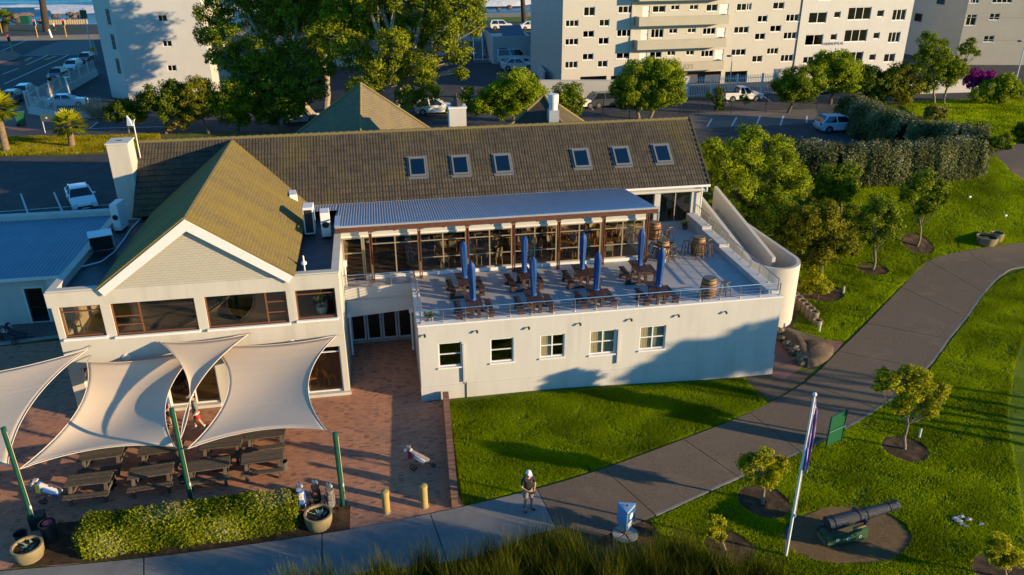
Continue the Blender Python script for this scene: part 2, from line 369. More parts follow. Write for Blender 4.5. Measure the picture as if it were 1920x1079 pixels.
zsheet('yard', [(98, 186), (185, 142), (245, 150), (245, 200)], ASPH, .022)
zsheet('parking_strip', [(1296, 212), (1400, 209), (1532, 205), (1534, 230), (1420, 238), (1296, 241)], surf('parking_concrete', ((.16, .135, .115), (.12, .105, .09), (.18, .15, .125)), 3, .3, 40), .018)
# painted lines
def pline(pts, w, m=LINE, dz=.026, name='marking', parent=None):
    mb = MB()
    for a, b in zip(pts[:-1], pts[1:]):
        p, q = G(*a, dz), G(*b, dz); n = (q-p).cross(Vector((0, 0, 1))).normalized()*w/2; mb.poly([p-n, q-n, q+n, p+n])
    o = mb.build(name, m, parent); return struct(o) if parent is None else o
for a in ([(8, 158), (128, 104)], [(50, 122), (90, 104)], [(40, 105), (130, 103)], [(3, 96), (50, 76)], [(5, 140), (36, 128)], [(-20, 85), (20, 85)]): pline(a, .22, parent=street)
for a in ([(48, 114), (60, 108)], [(84, 113), (104, 106)]): pline(a, .5, LINEY, parent=street)
for a in ([(166, 243), (183, 230)], [(140, 243), (230, 240), (330, 238)], [(20, 258), (80, 255)], [(955, 62), (1030, 58)], [(866, 165), (878, 182)], [(1105, 199), (1112, 207)],
          [(1326, 238), (1335, 223)], [(1372, 237), (1381, 221)], [(1418, 236), (1425, 219)], [(1463, 236), (1469, 218)], [(1512, 231), (1513, 218)], [(1433, 182), (1446, 192)], [(1358, 187), (1365, 194)]): pline(a, .16, parent=street)
cp_ = bpy.data.objects['car_park']
for a in ([(39, 364), (53, 403)], [(101, 361), (118, 400)], [(163, 359), (184, 396)], [(222, 356), (235, 380)], [(0, 398), (120, 389), (225, 384)]): pline(a, .13, parent=cp_)
# sea
m = bpy.data.materials.new('sea_water'); m.use_nodes = True; nt = m.node_tree; b = nt.nodes['Principled BSDF']
b.inputs['Base Color'].default_value = (.014, .055, .085, 1); b.inputs['Roughness'].default_value = .22
g = nt.nodes.new('ShaderNodeNewGeometry'); mp = nt.nodes.new('ShaderNodeMapping'); mp.inputs['Scale'].default_value = (.35, 1, 1); nt.links.new(g.outputs['Position'], mp.inputs[0])
n1 = noise(nt, .22, 8, .65, mp.outputs[0]); bp = nt.nodes.new('ShaderNodeBump'); bp.inputs['Distance'].default_value = 1.6; bp.inputs['Strength'].default_value = .9
nt.links.new(n1, bp.inputs['Height']); nt.links.new(bp.outputs[0], b.inputs['Normal'])
nt.links.new(ramp(nt, (.014, .060, .095), (.45, .50, .52), sharp(nt, noise(nt, .13, 9, .75, mp.outputs[0]), .60, .74)), b.inputs['Base Color'])
SEA = m; SY = at(80, 20, -1.).y
sx = np.linspace(-700, 900, 90); sy = np.concatenate([np.linspace(175, 420, 70), [500, 650, 900, 1400, 2500, 5000]])
V = []
for y in sy:
    for x in sx:
        z = -2.2+.25*math.sin(y*.31+.6*math.sin(x*.03))+.15*math.sin(x*.13+y*.2)
        c = SY+5*math.sin(x*.045)+3*math.sin(x*.11)
        z += 1.6*math.exp(-((y-c)/4.5)**2); V.append((x, y, z))
nx = len(sx); F = [(j*nx+i, j*nx+i+1, (j+1)*nx+i+1, (j+1)*nx+i) for j in range(len(sy)-1) for i in range(nx-1)]
me = bpy.data.meshes.new('sea'); setmesh(me, V, F); o = struct(fin(me, 'sea', SEA, None))
for p in me.polygons: p.use_smooth = True
FOAM = surf('sea_foam', ((.78, .76, .70), (.55, .55, .53)), .6, .8, 2)
V = []; F = []; sx2 = np.linspace(-500, 400, 240)
for i, x in enumerate(sx2):
    c = SY+5*math.sin(x*.045)+3*math.sin(x*.11); w = 3.4+1.6*random.random(); jz = .3*random.random()
    V += [(x, c-w-1.2, -1.95), (x, c-w*.5, -.75+jz), (x, c+w*.4, -.15+jz), (x, c+w+1, -1.5)]
    if i: F += [(4*i-4+k, 4*i+k, 4*i+k+1, 4*i-3+k) for k in range(3)]
me = bpy.data.meshes.new('breaker'); setmesh(me, V, F); o = struct(fin(me, 'breaker', FOAM, None))
ROCK = mat('shore_rock', (.16, .105, .07), .9, (.07, .05, .04), 1.2, bump=.8, bsc=3)
def rockmesh(mb, c, r, sc=(1, 1, .7)):
    n0 = len(mb.v); mb.ball(c, r, 9, 6, sc)
    for i in range(n0, len(mb.v)):
        v = Vector(mb.v[i]); k = 1+.45*(random.random()-.5); mb.v[i] = tuple(Vector(c)+(v-Vector(c))*k)
rk = [(28, 33, 2.6), (14, 36, 2), (50, 31, 2.4), (57, 29, 1.6), (105, 33, 2.2), (110, 30, 1.4), (132, 29, 2.2), (140, 33, 2.6), (147, 28, 1.8), (153, 33, 1.9), (75, 40, 1.5), (35, 40, 1.6), (90, 41, 1.3), (128, 37, 1.2),
      (1190/5.4+780-2, 13, 1.3), (955, 14, 1.6), (948, 36, 1.5), (1012, 36, 1.6), (925, 3, 2), (935, 18, 1.3), (1010, 29, 1.8), (1015, 24, 1.4)]
for a, b_, r in rk:
    mb = MB(); p = at(a, b_, -2.0); rockmesh(mb, p, r*.55); o = mb.build('shore_rock', ROCK)
    tag(o, 'brown wave-washed rock at the edge of the sea', 'rock', 'rocks along the shore')
# courtyard and lower paving
court = sheet('courtyard_paving', [(-420, 700), (-420, 1060), (-60, 1077), (60, 1062), (105, 1062), (600, 1004), (807, 966), (870, 951), (850, 905), (838, 752), (792, 752), (792, 620), (560, 620), (100, 640), (-100, 660)], BRICK, .004)
sheet('annex_pavement', [(-400, 660), (0, 648), (120, 634), (120, 590), (-400, 600)], BRICKG, .012)
sheet('hedge_bed', [(20, 1066), (110, 980), (560, 960), (657, 948), (656, 995), (560, 1010), (300, 1042), (110, 1060)], MULCH, .010)
mb = MB()
for a, b_ in zip([(-300, 688), (0, 647)], [(0, 647), (118, 632)]): mb.beam(G(*a, .05), G(*b_, .05), .15, .14)
struct(mb.build('kerb', CONC))
sheet('soil_bed', [(1385, 706), (1455, 700), (1500, 700), (1528, 690), (1505, 718), (1448, 752), (1430, 740)], DIRT, .008)
sheet('soil_bank', [(1462, 560), (1492, 556), (1530, 610), (1560, 650), (1462, 620)], DIRT, .010)
sheet('brick_path', [(1462, 612), (1500, 620), (1582, 642), (1566, 662), (1500, 652), (1505, 690), (1470, 712), (1446, 708), (1452, 655)], BRICKR, .016)
def disc(name, px, py, r, m, dz=.012, sq=1, rot=0):
    c = G(px, py); mb = MB(); P = []
    for i in range(28):
        t = 2*math.pi*i/28; k = r*(1+.07*math.sin(3*t+px)+.045*math.sin(7*t+px)+.03*math.sin(12*t)); x, y = k*math.cos(t), k*sq*math.sin(t)
        X, Y = c.x+x*math.cos(rot)-y*math.sin(rot), c.y+x*math.sin(rot)+y*math.cos(rot); P.append((X, Y, hgt(X, Y)+dz))
    return struct(mb.poly(P).build(name, m))
for a in ((1636, 506, 1.0), (1720, 459, 1.1), (1697, 842, .95), (1432, 941, 1.0), (1366, 1026, .85), (1885, 1075, 1.0), (1535, 548, 1.5), (1178, 997, 1.05)): disc('mulch_ring', *a, MULCH)
disc('cannon_bed', 1588, 1003, 2.45, surf('cannon_soil', ((.17, .112, .055), (.12, .080, .040), (.20, .13, .06)), 7, 1., 30, patch=(.07, .075, .02), psc=1.5), .010, .60, .05)
# putting green beyond the fringe
sheet('putting_green', [(1920, 1000), (1893, 850), (1888, 780), (1900, 700), (1925, 620), (2300, 520), (2500, 1100)], GREEN, .008)
# winding path, one slab between each pair of joints
CS = [((-60, 1078), (-60, 1260)), ((270, 1048), (270, 1180)), ((604, 1003), (604, 1130)), ((807, 965), (850, 1085)), ((1007, 918), (1062, 1030)), ((1132, 880), (1228, 967)), ((1282, 825), (1385, 896)), ((1405, 775), (1500, 848)), ((1510, 718), (1645, 768)),
      ((1572, 660), (1735, 693)), ((1626, 607), (1778, 637)), ((1690, 540), (1812, 596)), ((1742, 490), (1845, 550)), ((1815, 471), (1880, 515)), ((1925, 456), (1925, 500)), ((2120, 438), (2120, 478))]
U = [G(*c[0]) for c in CS]; L = [G(*c[1]) for c in CS]
def cr(P, i, t):
    p0, p1, p2, p3 = P[max(i-1, 0)], P[i], P[i+1], P[min(i+2, len(P)-1)]
    return .5*((2*p1)+(p2-p0)*t+(2*p0-5*p1+4*p2-p3)*t*t+(-p0+3*p1-3*p2+p3)*t**3)
path = bpy.data.objects.new('path', None); COL.objects.link(path); path['kind'] = 'structure'
for i in range(len(CS)-1):
    V = []; F = []; nu, nv = 10, 8
    for a in range(nu+1):
        t = .004+(a/nu)*.992; u, l = cr(U, i, t), cr(L, i, t)
        for b_ in range(nv+1):
            p = u.lerp(l, b_/nv); V.append((p.x, p.y, hgt(p.x, p.y)+.035))
    for a in range(nu):
        for b_ in range(nv): k = a*(nv+1)+b_; F.append((k, k+1, k+nv+2, k+nv+1))
    n = len(V); rim = [a*(nv+1) for a in range(nu+1)]+[nu*(nv+1)+b_ for b_ in range(1, nv+1)]+[a*(nv+1)+nv for a in range(nu-1, -1, -1)]+[b_ for b_ in range(nv-1, 0, -1)]
    V += [(V[q][0], V[q][1], V[q][2]-.12) for q in rim]; k = len(rim)
    F += [(rim[q], rim[(q+1) % k], n+(q+1) % k, n+q) for q in range(k)]
    MB().add(V, F).build('slab', PALE if i < 4 else AGGR, path)
# dark bed under the joints
mb = MB(); 
for i in range(len(CS)-1):
    for a in range(6 if i < 11 else 0):
        q = [cr(U, i, a/6), cr(U, i, (a+1)/6), cr(L, i, (a+1)/6), cr(L, i, a/6)]; mb.poly([(p.x, p.y, hgt(p.x, p.y)+.003) for p in q])
struct(mb.build('path_bed', MULCH))
# pale kerb along the lower edge of the aggregate path
for i in range(5, len(CS)-1):
    mb = MB()
    pts = [cr(L, i, .005+.99*a/6) for a in range(7)]; pts = [Vector((p.x, p.y, hgt(p.x, p.y)-.035)) for p in pts]
    for a, b_ in zip(pts[:-1], pts[1:]): mb.beam(a, b_, .10, .15)
    struct(mb.build('kerb', mat('kerb_concrete', (.21, .20, .18), .85, (.15, .145, .13), 4)))
# upper right curving path
sheet('garden_path', [(1860, 285), (1925, 262), (2100, 245), (2100, 330), (1925, 345), (1890, 318)], AGGR, .012)
# ================================================================ CLUB HOUSE
def shingle(name, c1, c2, axes, bw, rh, moss, mort, bump=.6, cs=(1, 1)):
    m = bpy.data.materials.new(name); m.use_nodes = True; nt = m.node_tree; b = nt.nodes['Principled BSDF']; b.inputs['Roughness'].default_value = .9; b.inputs['Specular IOR Level'].default_value = .15
    g = nt.nodes.new('ShaderNodeNewGeometry'); sp = nt.nodes.new('ShaderNodeSeparateXYZ'); nt.links.new(g.outputs['Position'], sp.inputs[0])
    cb = nt.nodes.new('ShaderNodeCombineXYZ')
    for k in (0, 1):
        mu = nt.nodes.new('ShaderNodeMath'); mu.operation = 'MULTIPLY'; mu.inputs[1].default_value = cs[k]; nt.links.new(sp.outputs['XYZ'.index(axes[k])], mu.inputs[0]); nt.links.new(mu.outputs[0], cb.inputs[k])
    t = nt.nodes.new('ShaderNodeTexBrick'); nt.links.new(cb.outputs[0], t.inputs['Vector']); t.inputs['Scale'].default_value = 1
    t.inputs['Brick Width'].default_value = bw; t.inputs['Row Height'].default_value = rh; t.inputs['Mortar Size'].default_value = rh*.07; t.inputs['Mortar Smooth'].default_value = .3
    t.inputs['Color1'].default_value = (*c1, 1); t.inputs['Color2'].default_value = (*c2, 1); t.inputs['Mortar'].default_value = (*mort, 1)
    mm = nt.nodes.new('ShaderNodeMix'); mm.data_type = 'RGBA'; mm.inputs[7].default_value = (*moss, 1)
    mp = nt.nodes.new('ShaderNodeMapping'); mp.inputs['Scale'].default_value = (1.6, .35, 1); nt.links.new(cb.outputs[0], mp.inputs[0])
    nt.links.new(sharp(nt, noise(nt, .9, 7, .65, mp.outputs[0]), .42, .75), mm.inputs[0]); nt.links.new(t.outputs[0], mm.inputs[6]); nt.links.new(mm.outputs[2], b.inputs['Base Color'])
    bp = nt.nodes.new('ShaderNodeBump'); bp.inputs['Strength'].default_value = bump; bp.inputs['Distance'].default_value = .02; bp.invert = True
    nt.links.new(t.outputs['Fac'], bp.inputs['Height']); nt.links.new(bp.outputs[0], b.inputs['Normal']); return m
SH_G = shingle('shingle_wing', (.200, .148, .058), (.158, .118, .050), 'YZ', .30, .085, (.235, .170, .030), (.085, .064, .032), cs=(1, 1))
SH_P = shingle('shingle_pavilion', (.20, .16, .10), (.165, .135, .085), 'XZ', .35, .13, (.22, .17, .075), (.10, .08, .055))
SID = shingle('gable_shingle', (.43, .40, .335), (.40, .37, .31), 'XZ', .22, .11, (.41, .38, .31), (.33, .30, .25), .8)
TILE = mat('roof_tile', (.078, .062, .040), .9, (.040, .033, .025), 2.2, c3=(.125, .098, .022), sc3=.22, lo3=.50, hi3=.80, bump=.4, bsc=25, objvar=.22)
TILEM = surf('roof_tile_main', ((.085, .066, .048), (.05, .04, .032), (.07, .055, .04)), 4, .4, 30, patch=(.125, .10, .035), psc=.28, plo=.45, phi=.72)
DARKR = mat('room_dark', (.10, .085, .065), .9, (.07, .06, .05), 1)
FLOORI = mat('dining_floor', (.13, .105, .08), .5, (.10, .085, .066), 3)
BITUM = mat('bitumen_roof', (.030, .032, .036), .5, (.055, .060, .068), 2.5, bump=.4, bsc=12, c3=(.10, .105, .11), sc3=1.3, lo3=.62, hi3=.8)
CURT = mat('curtain', (.70, .69, .66), .9)
BROWNF = mat('frame_brown', (.16, .062, .028), .5)
ORANGEF = mat('frame_orange', (.30, .095, .028), .5)
DECK = surf('deck_tiles', ((.37, .36, .35), (.31, .302, .295), (.40, .385, .37)), 2.2, .15, 40, rough=.4, patch=(.32, .31, .30), psc=.5, plo=.55, phi=.75)

club = thing('club_house', 'large cream club house with brown tiled roofs, gabled wing and roof terrace', 'building', (2.5, 36, 0))
WX0, WX1, WY = -13.7, -2.05, 32.16          # wing
TX0, TX1, TY = 1.2, 18.27, 30.92            # terrace block
DZ = 3.70                                    # deck level
GYF = 36.85                                  # glazed front
# ---- walls of the wing
mb = MB()
uw = [(-13.45, -11.83, 3.97, 5.40), (-11.45, -8.10, 3.90, 5.42), (-7.70, -4.32, 3.90, 5.42), (-3.95, -2.25, 3.97, 5.38)]
gw = [(-13.2, -10.3, .16, 2.5), (-9.9, -7.75, .16, 2.5), (-7.0, -2.3, .16, 2.52)]
mb.wall('y', WY, WY+.25, WX0, WX1, 0, 6.1, uw+gw)
mb.wall('x', WX0, WX0+.25, WY+.25, 42.2, 0, 6.1, [(WY+.4, WY+2.2, 3.97, 5.40)])
mb.wall('x', WX1-.25, WX1, WY+.25, 37.2, 0, 6.1, [])
mb.wall('x', WX1-.25, WX1, 37.2, 42.2, 5.86, 6.1, [])
mb.build('wall', CREAM, club)
mb = MB(); mb.box(WX0+.25, WX1-.25, WY+.25, 42, 3.35, 3.55); mb.build('floor', FLOORI, club)
mb = MB(); mb.box(WX0+.25, WX1-.25, WY+.25, 42, .02, .14); mb.build('floor', mat('lobby_floor', (.14, .11, .07), .5), club)
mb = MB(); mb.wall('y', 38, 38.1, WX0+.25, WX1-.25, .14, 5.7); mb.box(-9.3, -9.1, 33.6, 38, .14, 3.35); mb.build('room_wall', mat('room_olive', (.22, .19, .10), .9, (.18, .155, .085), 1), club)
for a in ((WX0+.25, -11.45, WY+.25, 42), (-4.2, WX1-.25, WY+.25, 41.6)): mb = MB(); mb.box(*a, 5.72, 5.80); mb.build('flat_roof', BITUM, club)
mb = MB(); mb.box(-11.46, -4.19, WY+.27, 41.6, 5.70, 5.78); mb.build('ceiling', WHITE, club)
for a in ((WX0-.05, WX0+.28, WY-.05, 42.2), (WX1-.28, WX1+.05, WY-.05, 41), (WX0+.281, -11.75, WY-.05, WY+.28), (-3.95, WX1-.281, WY-.05, WY+.28)): mb = MB(); mb.box(*a, 6.1, 6.16); mb.build('coping', CREAM, club)
mb = MB(); mb.box(WX0-.12, WX1+.02, WY-.06, WY-.002, 5.42, 6.08); mb.box(WX0-.12, WX0-.002, WY-.001, 36, 5.42, 6.08); mb.build('fascia_band', CREAM, club)
# sills
for (a, b_, z0, z1) in uw:
    mb = MB(); mb.box(a-.06, b_+.05, WY-.14, WY+.2, z0-.10, z0); mb.build('sill', TRIM, club, bev=.01)
# windows of the wing
def window(parent, ax, a, u0, u1, z0, z1, mull=(), trans=(), fm=BROWNF, gm=GLASSW, fw=.06, depth=.08, name='window', curtain=0, u_sign=1):
    # frame part with a pane per light as sub-parts; ax 'y': plane y=a
    P = (lambda mb, ua, ub, za, zb, d0, d1: mb.box(ua, ub, a+d0, a+d1, za, zb)) if ax == 'y' else (lambda mb, ua, ub, za, zb, d0, d1: mb.box(a+min(d0, d1)*u_sign, a+max(d0, d1)*u_sign, ua, ub, za, zb) if u_sign > 0 else mb.box(a-max(d0, d1), a-min(d0, d1), ua, ub, za, zb))
    mb = MB()
    P(mb, u0, u1, z0, z0+fw, 0, depth); P(mb, u0, u1, z1-fw, z1, 0, depth)
    P(mb, u0, u0+fw, z0+fw, z1-fw, 0, depth); P(mb, u1-fw, u1, z0+fw, z1-fw, 0, depth)
    ms = sorted(mull)
    for mu in ms: P(mb, mu-fw/2, mu+fw/2, z0+fw, z1-fw, .002, depth-.002)
    edges = [u0]+ms+[u1]
    for (c, t) in trans:
        P(mb, edges[c]+fw*.5, edges[c+1]-fw*.5, t-fw*.4, t+fw*.4, .004, depth-.004)
    w = mb.build(name, fm, parent)
    for c in range(len(edges)-1):
        zz = [z0]+sorted(t for k, t in trans if k == c)+[z1]
        for za, zb in zip(zz[:-1], zz[1:]):
            mb = MB(); P(mb, edges[c]+.02, edges[c+1]-.02, za+.02, zb-.02, depth*.45, depth*.6); mb.build('pane', gm, w)
    if curtain:
        mb = MB(); n = 10; ub = u0+(u1-u0)*curtain
        for i in range(n):
            ua, uc = u0+(ub-u0)*i/n, u0+(ub-u0)*(i+1)/n; P(mb, ua, uc-.01, z0+.03, z1-.03, .095+.012*(i % 2), .105+.012*(i % 2))
        mb.build('curtain', CURT, w)
    return w
window(club, 'y', WY+.08, *uw[0], mull=(), trans=((0, 5.12),), fm=BROWNF)
window(club, 'y', WY+.08, *uw[1], mull=(-10.35,), trans=((0, 4.75), (0, 4.35)), fm=BROWNF)
window(club, 'y', WY+.08, *uw[2], mull=(-5.2,), trans=((1, 4.9), (1, 4.4)), fm=BROWNF)
window(club, 'y', WY+.08, *uw[3], trans=((0, 5.14),), fm=BROWNF)
window(club, 'x', WX0+.08, WY+.4, WY+2.2, 3.97, 5.40, trans=((0, 5.12),), fm=BROWNF)
mb = MB(); mb.box(WX0+.005, WX0+.13, WY+.005, WY+.13, 3.97, 5.42); mb.build('corner_post', ORANGEF, club)
for (a, b_, z0, z1), mm_ in zip(gw, ((-11.7,), (-8.8,), (-5.4, -3.9))): window(club, 'y', WY+.1, a, b_, z0, z1, mull=mm_, trans=tuple((k, 2.2) for k in range(len(mm_)+1)), fm=TRIM, name='shopfront')
mb = MB(); mb.box(-7.1, WX1+.06, WY-.14, WY-.001, .012, .16); mb.box(-13.75, -7.75, WY-.14, WY-.001, .012, .16); mb.build('plinth', WHITE, club)
mb = MB()
for x, z in ((-11.28, 2.82), (-4.35, 2.83)):
    mb = MB(); mb.ball((x, WY, z), .20, 14, 8, (1, .5, 1)); mb.build('wall_lamp', mat('lamp_globe', (.62, .56, .42), .4), club, smooth=True)
# gable wall and wing roof
GX0, GX1, GXR, GZ, GE = -11.75, -3.85, -7.86, 8.82, 6.10
mb = MB(); mb.add([(GX0, WY+.02, 6.1), (GX1, WY+.02, 6.1), (GXR, WY+.02, GZ), (GX0, WY+.2, 6.1), (GX1, WY+.2, 6.1), (GXR, WY+.2, GZ)], [(0, 1, 2), (3, 5, 4), (0, 3, 4, 1), (1, 4, 5, 2), (2, 5, 3, 0)])
mb.build('gable', SID, club)
roofw = MB(); yf = WY-.16
roofw.slab([(GXR, yf, GZ+.12), (GX1-.02, yf, GE+.02), (GX1-.02, 41.9, GE+.02), (GXR, 45.3, GZ+.12)][::-1], .09)
roofw.slab([(GXR, yf, GZ+.12), (GX0+.02, yf, GE+.02), (GX0+.02, 41.9, GE+.02), (GXR, 45.3, GZ+.12)], .09)
wr = roofw.build('wing_roof', SH_G, club)
cap = MB()
for i in range(30):
    y0 = yf+i*.44; 
    if y0 > 45: break
    cap.tube([(GXR, y0, GZ+.11), (GXR, y0+.46, GZ+.13)], .085, 8)
cap.build('ridge_capping', mat('ridge_capping', (.18, .145, .07), .9, (.23, .18, .05), 3), club)
for sx, xe in ((1, GX1), (-1, GX0)):
    mb = MB(); a = Vector((GXR, 0, GZ+.125)); b_ = Vector((xe, 0, GE-.02)); d = (b_-a); b_ = a+d*.985; n = Vector((-d.z, 0, d.x)).normalized()
    if n.z > 0: n = -n
    P = [a+n*.0, b_+n*0, b_+n*.34, a+Vector((0, 0, -.40/abs(n.z)))]; mb.add([(p.x, yf-.05, p.z) for p in P]+[(p.x, yf+.005, p.z) for p in P], [(0, 1, 2, 3), (7, 6, 5, 4), (0, 4, 5, 1), (1, 5, 6, 2), (2, 6, 7, 3), (3, 7, 4, 0)])
    P2 = [a+n*.40+Vector((0, 0, 0)), b_+n*.34, b_+n*.36+Vector((0, 0, -.0)), a+n*.42]; mb.build('barge_board', TRIM, club)
    mb = MB(); q = [a+n*.11, b_+n*.11]; mb.add([(q[0].x, yf+.006, q[0].z), (q[1].x, yf+.006, q[1].z), (q[1].x, WY+.02, q[1].z), (q[0].x, WY+.02, q[0].z)], [(0, 1, 2, 3)]); mb.build('soffit', TRIM, club)
# ---- main roof
RX0, RX1, RY, RZ, EY, EZ = -12.75, 18.92, 45.44, 9.05, 41.74, 6.08
SLA = math.atan2(RZ-EZ, RY-EY); SL = math.hypot(RZ-EZ, RY-EY)
mb = MB()
mb.slab([(RX0, EY, EZ-.05), (RX1, EY, EZ-.05), (RX1, RY, RZ-.05), (RX0, RY, RZ-.05)], .12)
mb.slab([(RX1, 2*RY-EY, EZ-.05), (RX0, 2*RY-EY, EZ-.05), (RX0, RY, RZ-.05), (RX1, RY, RZ-.05)], .12)
mroof = mb.build('main_roof', TILEM, club)
def onroof(px, py):
    v = ray(px, py); n = Vector((0, -math.sin(SLA), math.cos(SLA))); p0 = Vector((0, EY, EZ)); return CAM+v*((p0-CAM).dot(n)/v.dot(n))
def rp(x, s, h=0): return Vector((x, EY+s*math.cos(SLA)-h*math.sin(SLA), EZ+s*math.sin(SLA)+h*math.cos(SLA)))
SKY = []
for a in ((783, 315), (863, 312), (942, 309), (1089, 299), (1165, 295), (1241, 290)):
    p = onroof(*a); SKY.append((p.x, math.hypot(p.y-EY, p.z-EZ)))
TW, TL = .33, .365
def tilemesh():
    V = []; F = []; n = 8
    for k in range(n+1):
        x = TW*k/n; z = .0135*(1-math.cos(4*math.pi*k/n))
        V += [(x, 0, z+.048), (x, TL+.05, z+.004), (x, 0, z-.006)]
    for k in range(n): a = 3*k; b_ = a+3; F += [(a, b_, b_+1, a+1), (a+2, b_+2, b_, a)]
    return V, F
tv, tf = tilemesh(); tv = np.array(tv)
R = np.array(Matrix.Rotation(SLA, 3, 'X'))
me_t = bpy.data.meshes.new('roof_tile'); me_t.from_pydata([tuple(R @ v) for v in tv], [], tf); me_t.materials.append(TILE)
for p in me_t.polygons: p.use_smooth = True
me_t.set_sharp_from_angle(angle=rad(50))
xfm = XF[mroof.name].inverted(); nT = 0; AV = []; AF = []
ncol = int((RX1-RX0)/TW); nrow = int(SL/TL)+1
for j in range(nrow):
    for i in range(ncol+1):
        x = RX0+i*TW; s = j*TL-.10
        if s+TL > SL+.06: continue
        c = rp(x+TW/2, s+TL/2)
        gz = GZ+.12-(GZ-GE+.1)*abs(c.x-GXR)/(GX1-GXR)
        if c.z < gz-.12 and GX0 < c.x < GX1: continue
        if any(abs(c.x-sx) < .50 and abs(s+TL/2-ss) < .66 for sx, ss in SKY): continue
        p = rp(x, s, .0)+Vector((random.uniform(-.006, .006), 0, random.uniform(-.006, .006)))
        if j < 4 and x > -2.4 and nT < 258:
            o = bpy.data.objects.new('roof_tile', me_t); COL.objects.link(o); o.parent = mroof; o.location = xfm @ p; nT += 1
        else:
            n = len(AV)*len(tv); AV.append(tv @ R.T+np.array(p)); AF.append(np.array(tf)+n)
me = bpy.data.meshes.new('roof_tiles'); setmesh(me, np.concatenate(AV), np.concatenate(AF))
for p in me.polygons: p.use_smooth = True
me.set_sharp_from_angle(angle=rad(50))
kind(fin(me, 'roof_tiles', TILE, mroof), 'stuff')
# ridge tiles
mb = MB(); mb.tube([(0, 0, -.02), (.43, 0, .015)], .10, 10); rt0 = mb.build('ridge_tile', mat('ridge_tile', (.125, .10, .05), .9, (.17, .135, .05), 4), mroof, smooth=True)
rt0.data.transform(XF[mroof.name]); x = RX0; first = True
while x < RX1-.3:
    loc = xfm @ Vector((x, RY, RZ+.03))
    if first: rt0.location = loc; first = False
    else: clone(rt0, 'ridge_tile', mroof, loc)
    x += .42
mb = MB()
for s in np.arange(0, SL-.1, .38):
    mb.beam(rp(RX1+.02, s, .05), rp(RX1+.02, s+.4, .03), .10, .09)
mb.build('verge_tiles', TILE, club)
# gable ends of the main roof
for x0, x1 in ((RX0+.15, RX0+.35), (RX1-.45, RX1-.25)):
    mb = MB(); mb.prism([(EY+.2, 3.7), (2*RY-EY-.2, 3.7), (2*RY-EY-.2, EZ-.2), (RY, RZ-.22), (EY+.2, EZ-.2)], x0, x1)
    mb.v = [(z, x, y) for x, y, z in mb.v]; mb.build('gable', WHITE, club)
mb = MB(); mb.box(RX0+.2, RX1-.3, 2*RY-EY-.3, 2*RY-EY-.1, 0, EZ-.15); mb.box(RX0+.16, RX0+.34, EY+.21, 2*RY-EY-.31, 0, 3.69); mb.box(RX1-.44, RX1-.26, EY+.21, 2*RY-EY-.31, -.5, 3.69); mb.build('wall', WHITE, club)
# roof windows
def skylight(x, s):
    e = MB(); w, h = .46, .64
    def bx(mb, u0, u1, v0, v1, h0, h1):
        P = [rp(x+u, s+v, hh) for hh in (h0, h1) for u, v in ((u0, v0), (u1, v0), (u1, v1), (u0, v1))]; mb.hexa(P)
    bx(e, -w-.10, w+.10, -h-.16, -h-.02, .03, .07); bx(e, -w-.12, -w-.03, -h-.02, h+.12, .03, .07); bx(e, w+.03, w+.12, -h-.02, h+.12, .03, .07); bx(e, -w-.03, w+.03, h+.02, h+.12, .03, .07)
    f_ = e.build('flashing', mat('lead_flashing', (.20, .205, .21), .5, (.15, .155, .16), 6, metal=.4), club)
    mb = MB(); bx(mb, -w, w, -h, -h+.1, .02, .16); bx(mb, -w, w, h-.1, h, .02, .16); bx(mb, -w, -w+.08, -h+.1, h-.1, .02, .16); bx(mb, w-.08, w, -h+.1, h-.1, .02, .16)
    o = mb.build('skylight', mat('skylight_frame', (.22, .22, .215), .4, metal=.4), club)
    mb = MB(); bx(mb, -w+.06, w-.06, -h+.08, h-.08, .09, .11); mb.build('pane', glass('glass_skylight', (.30, .29, .26), .16), o)
    mb = MB(); bx(mb, -w+.03, w-.03, -h+.04, h-.04, -.30, -.28); mb.build('shaft', mat('shaft', (.42, .37, .28), .9), o)
for a in SKY: skylight(*a)
# eave gutter
mb = MB(); mb.box(13.35, RX1+.05, EY-.16, EY-.02, EZ-.17, EZ-.03); mb.build('gutter', TRIM, club, bev=.02)
mb = MB(); mb.box(-3.6, 13.34, EY-.22, EY-.03, EZ-.06, EZ+.03); mb.build('flashing', mat('flashing_pale', (.60, .56, .48), .6, (.48, .45, .39), 6), club)
mb = MB(); mb.tube([(RX1-.15, EY-.1, EZ-.18), (RX1-.15, EY-.1, EZ-.42), (RX1-.45, EY+.05, EZ-.5)], .06, 8); mb.build('downpipe', TRIM, club)
# ---- upper front: wall behind the terrace (right part) with glazed doors
mb = MB(); mb.wall('y', EY+.12, EY+.36, 13.35, 18.62, DZ, EZ-.1, [(13.5, 15.72, DZ+.05, 5.62), (16.05, 17.98, DZ+.05, 5.62)]); mb.build('wall', WHITE, club)
mb = MB(); mb.tube([(13.5, EY-.02, EZ-.36), (18.7, EY-.02, EZ-.36)], .09, 10); mb.build('blind_box', WHITE, club, smooth=True)
mb = MB(); mb.tube([(18.5, EY-.05, EZ-.2), (18.5, EY-.05, DZ)], .04, 8); mb.build('downpipe', TRIM, club)
for a, b_ in ((13.5, 15.72), (16.05, 17.98)): window(club, 'y', EY+.2, a, b_, DZ+.05, 5.62, mull=((a+b_)/2,), fm=ALU, name='glazed_door')
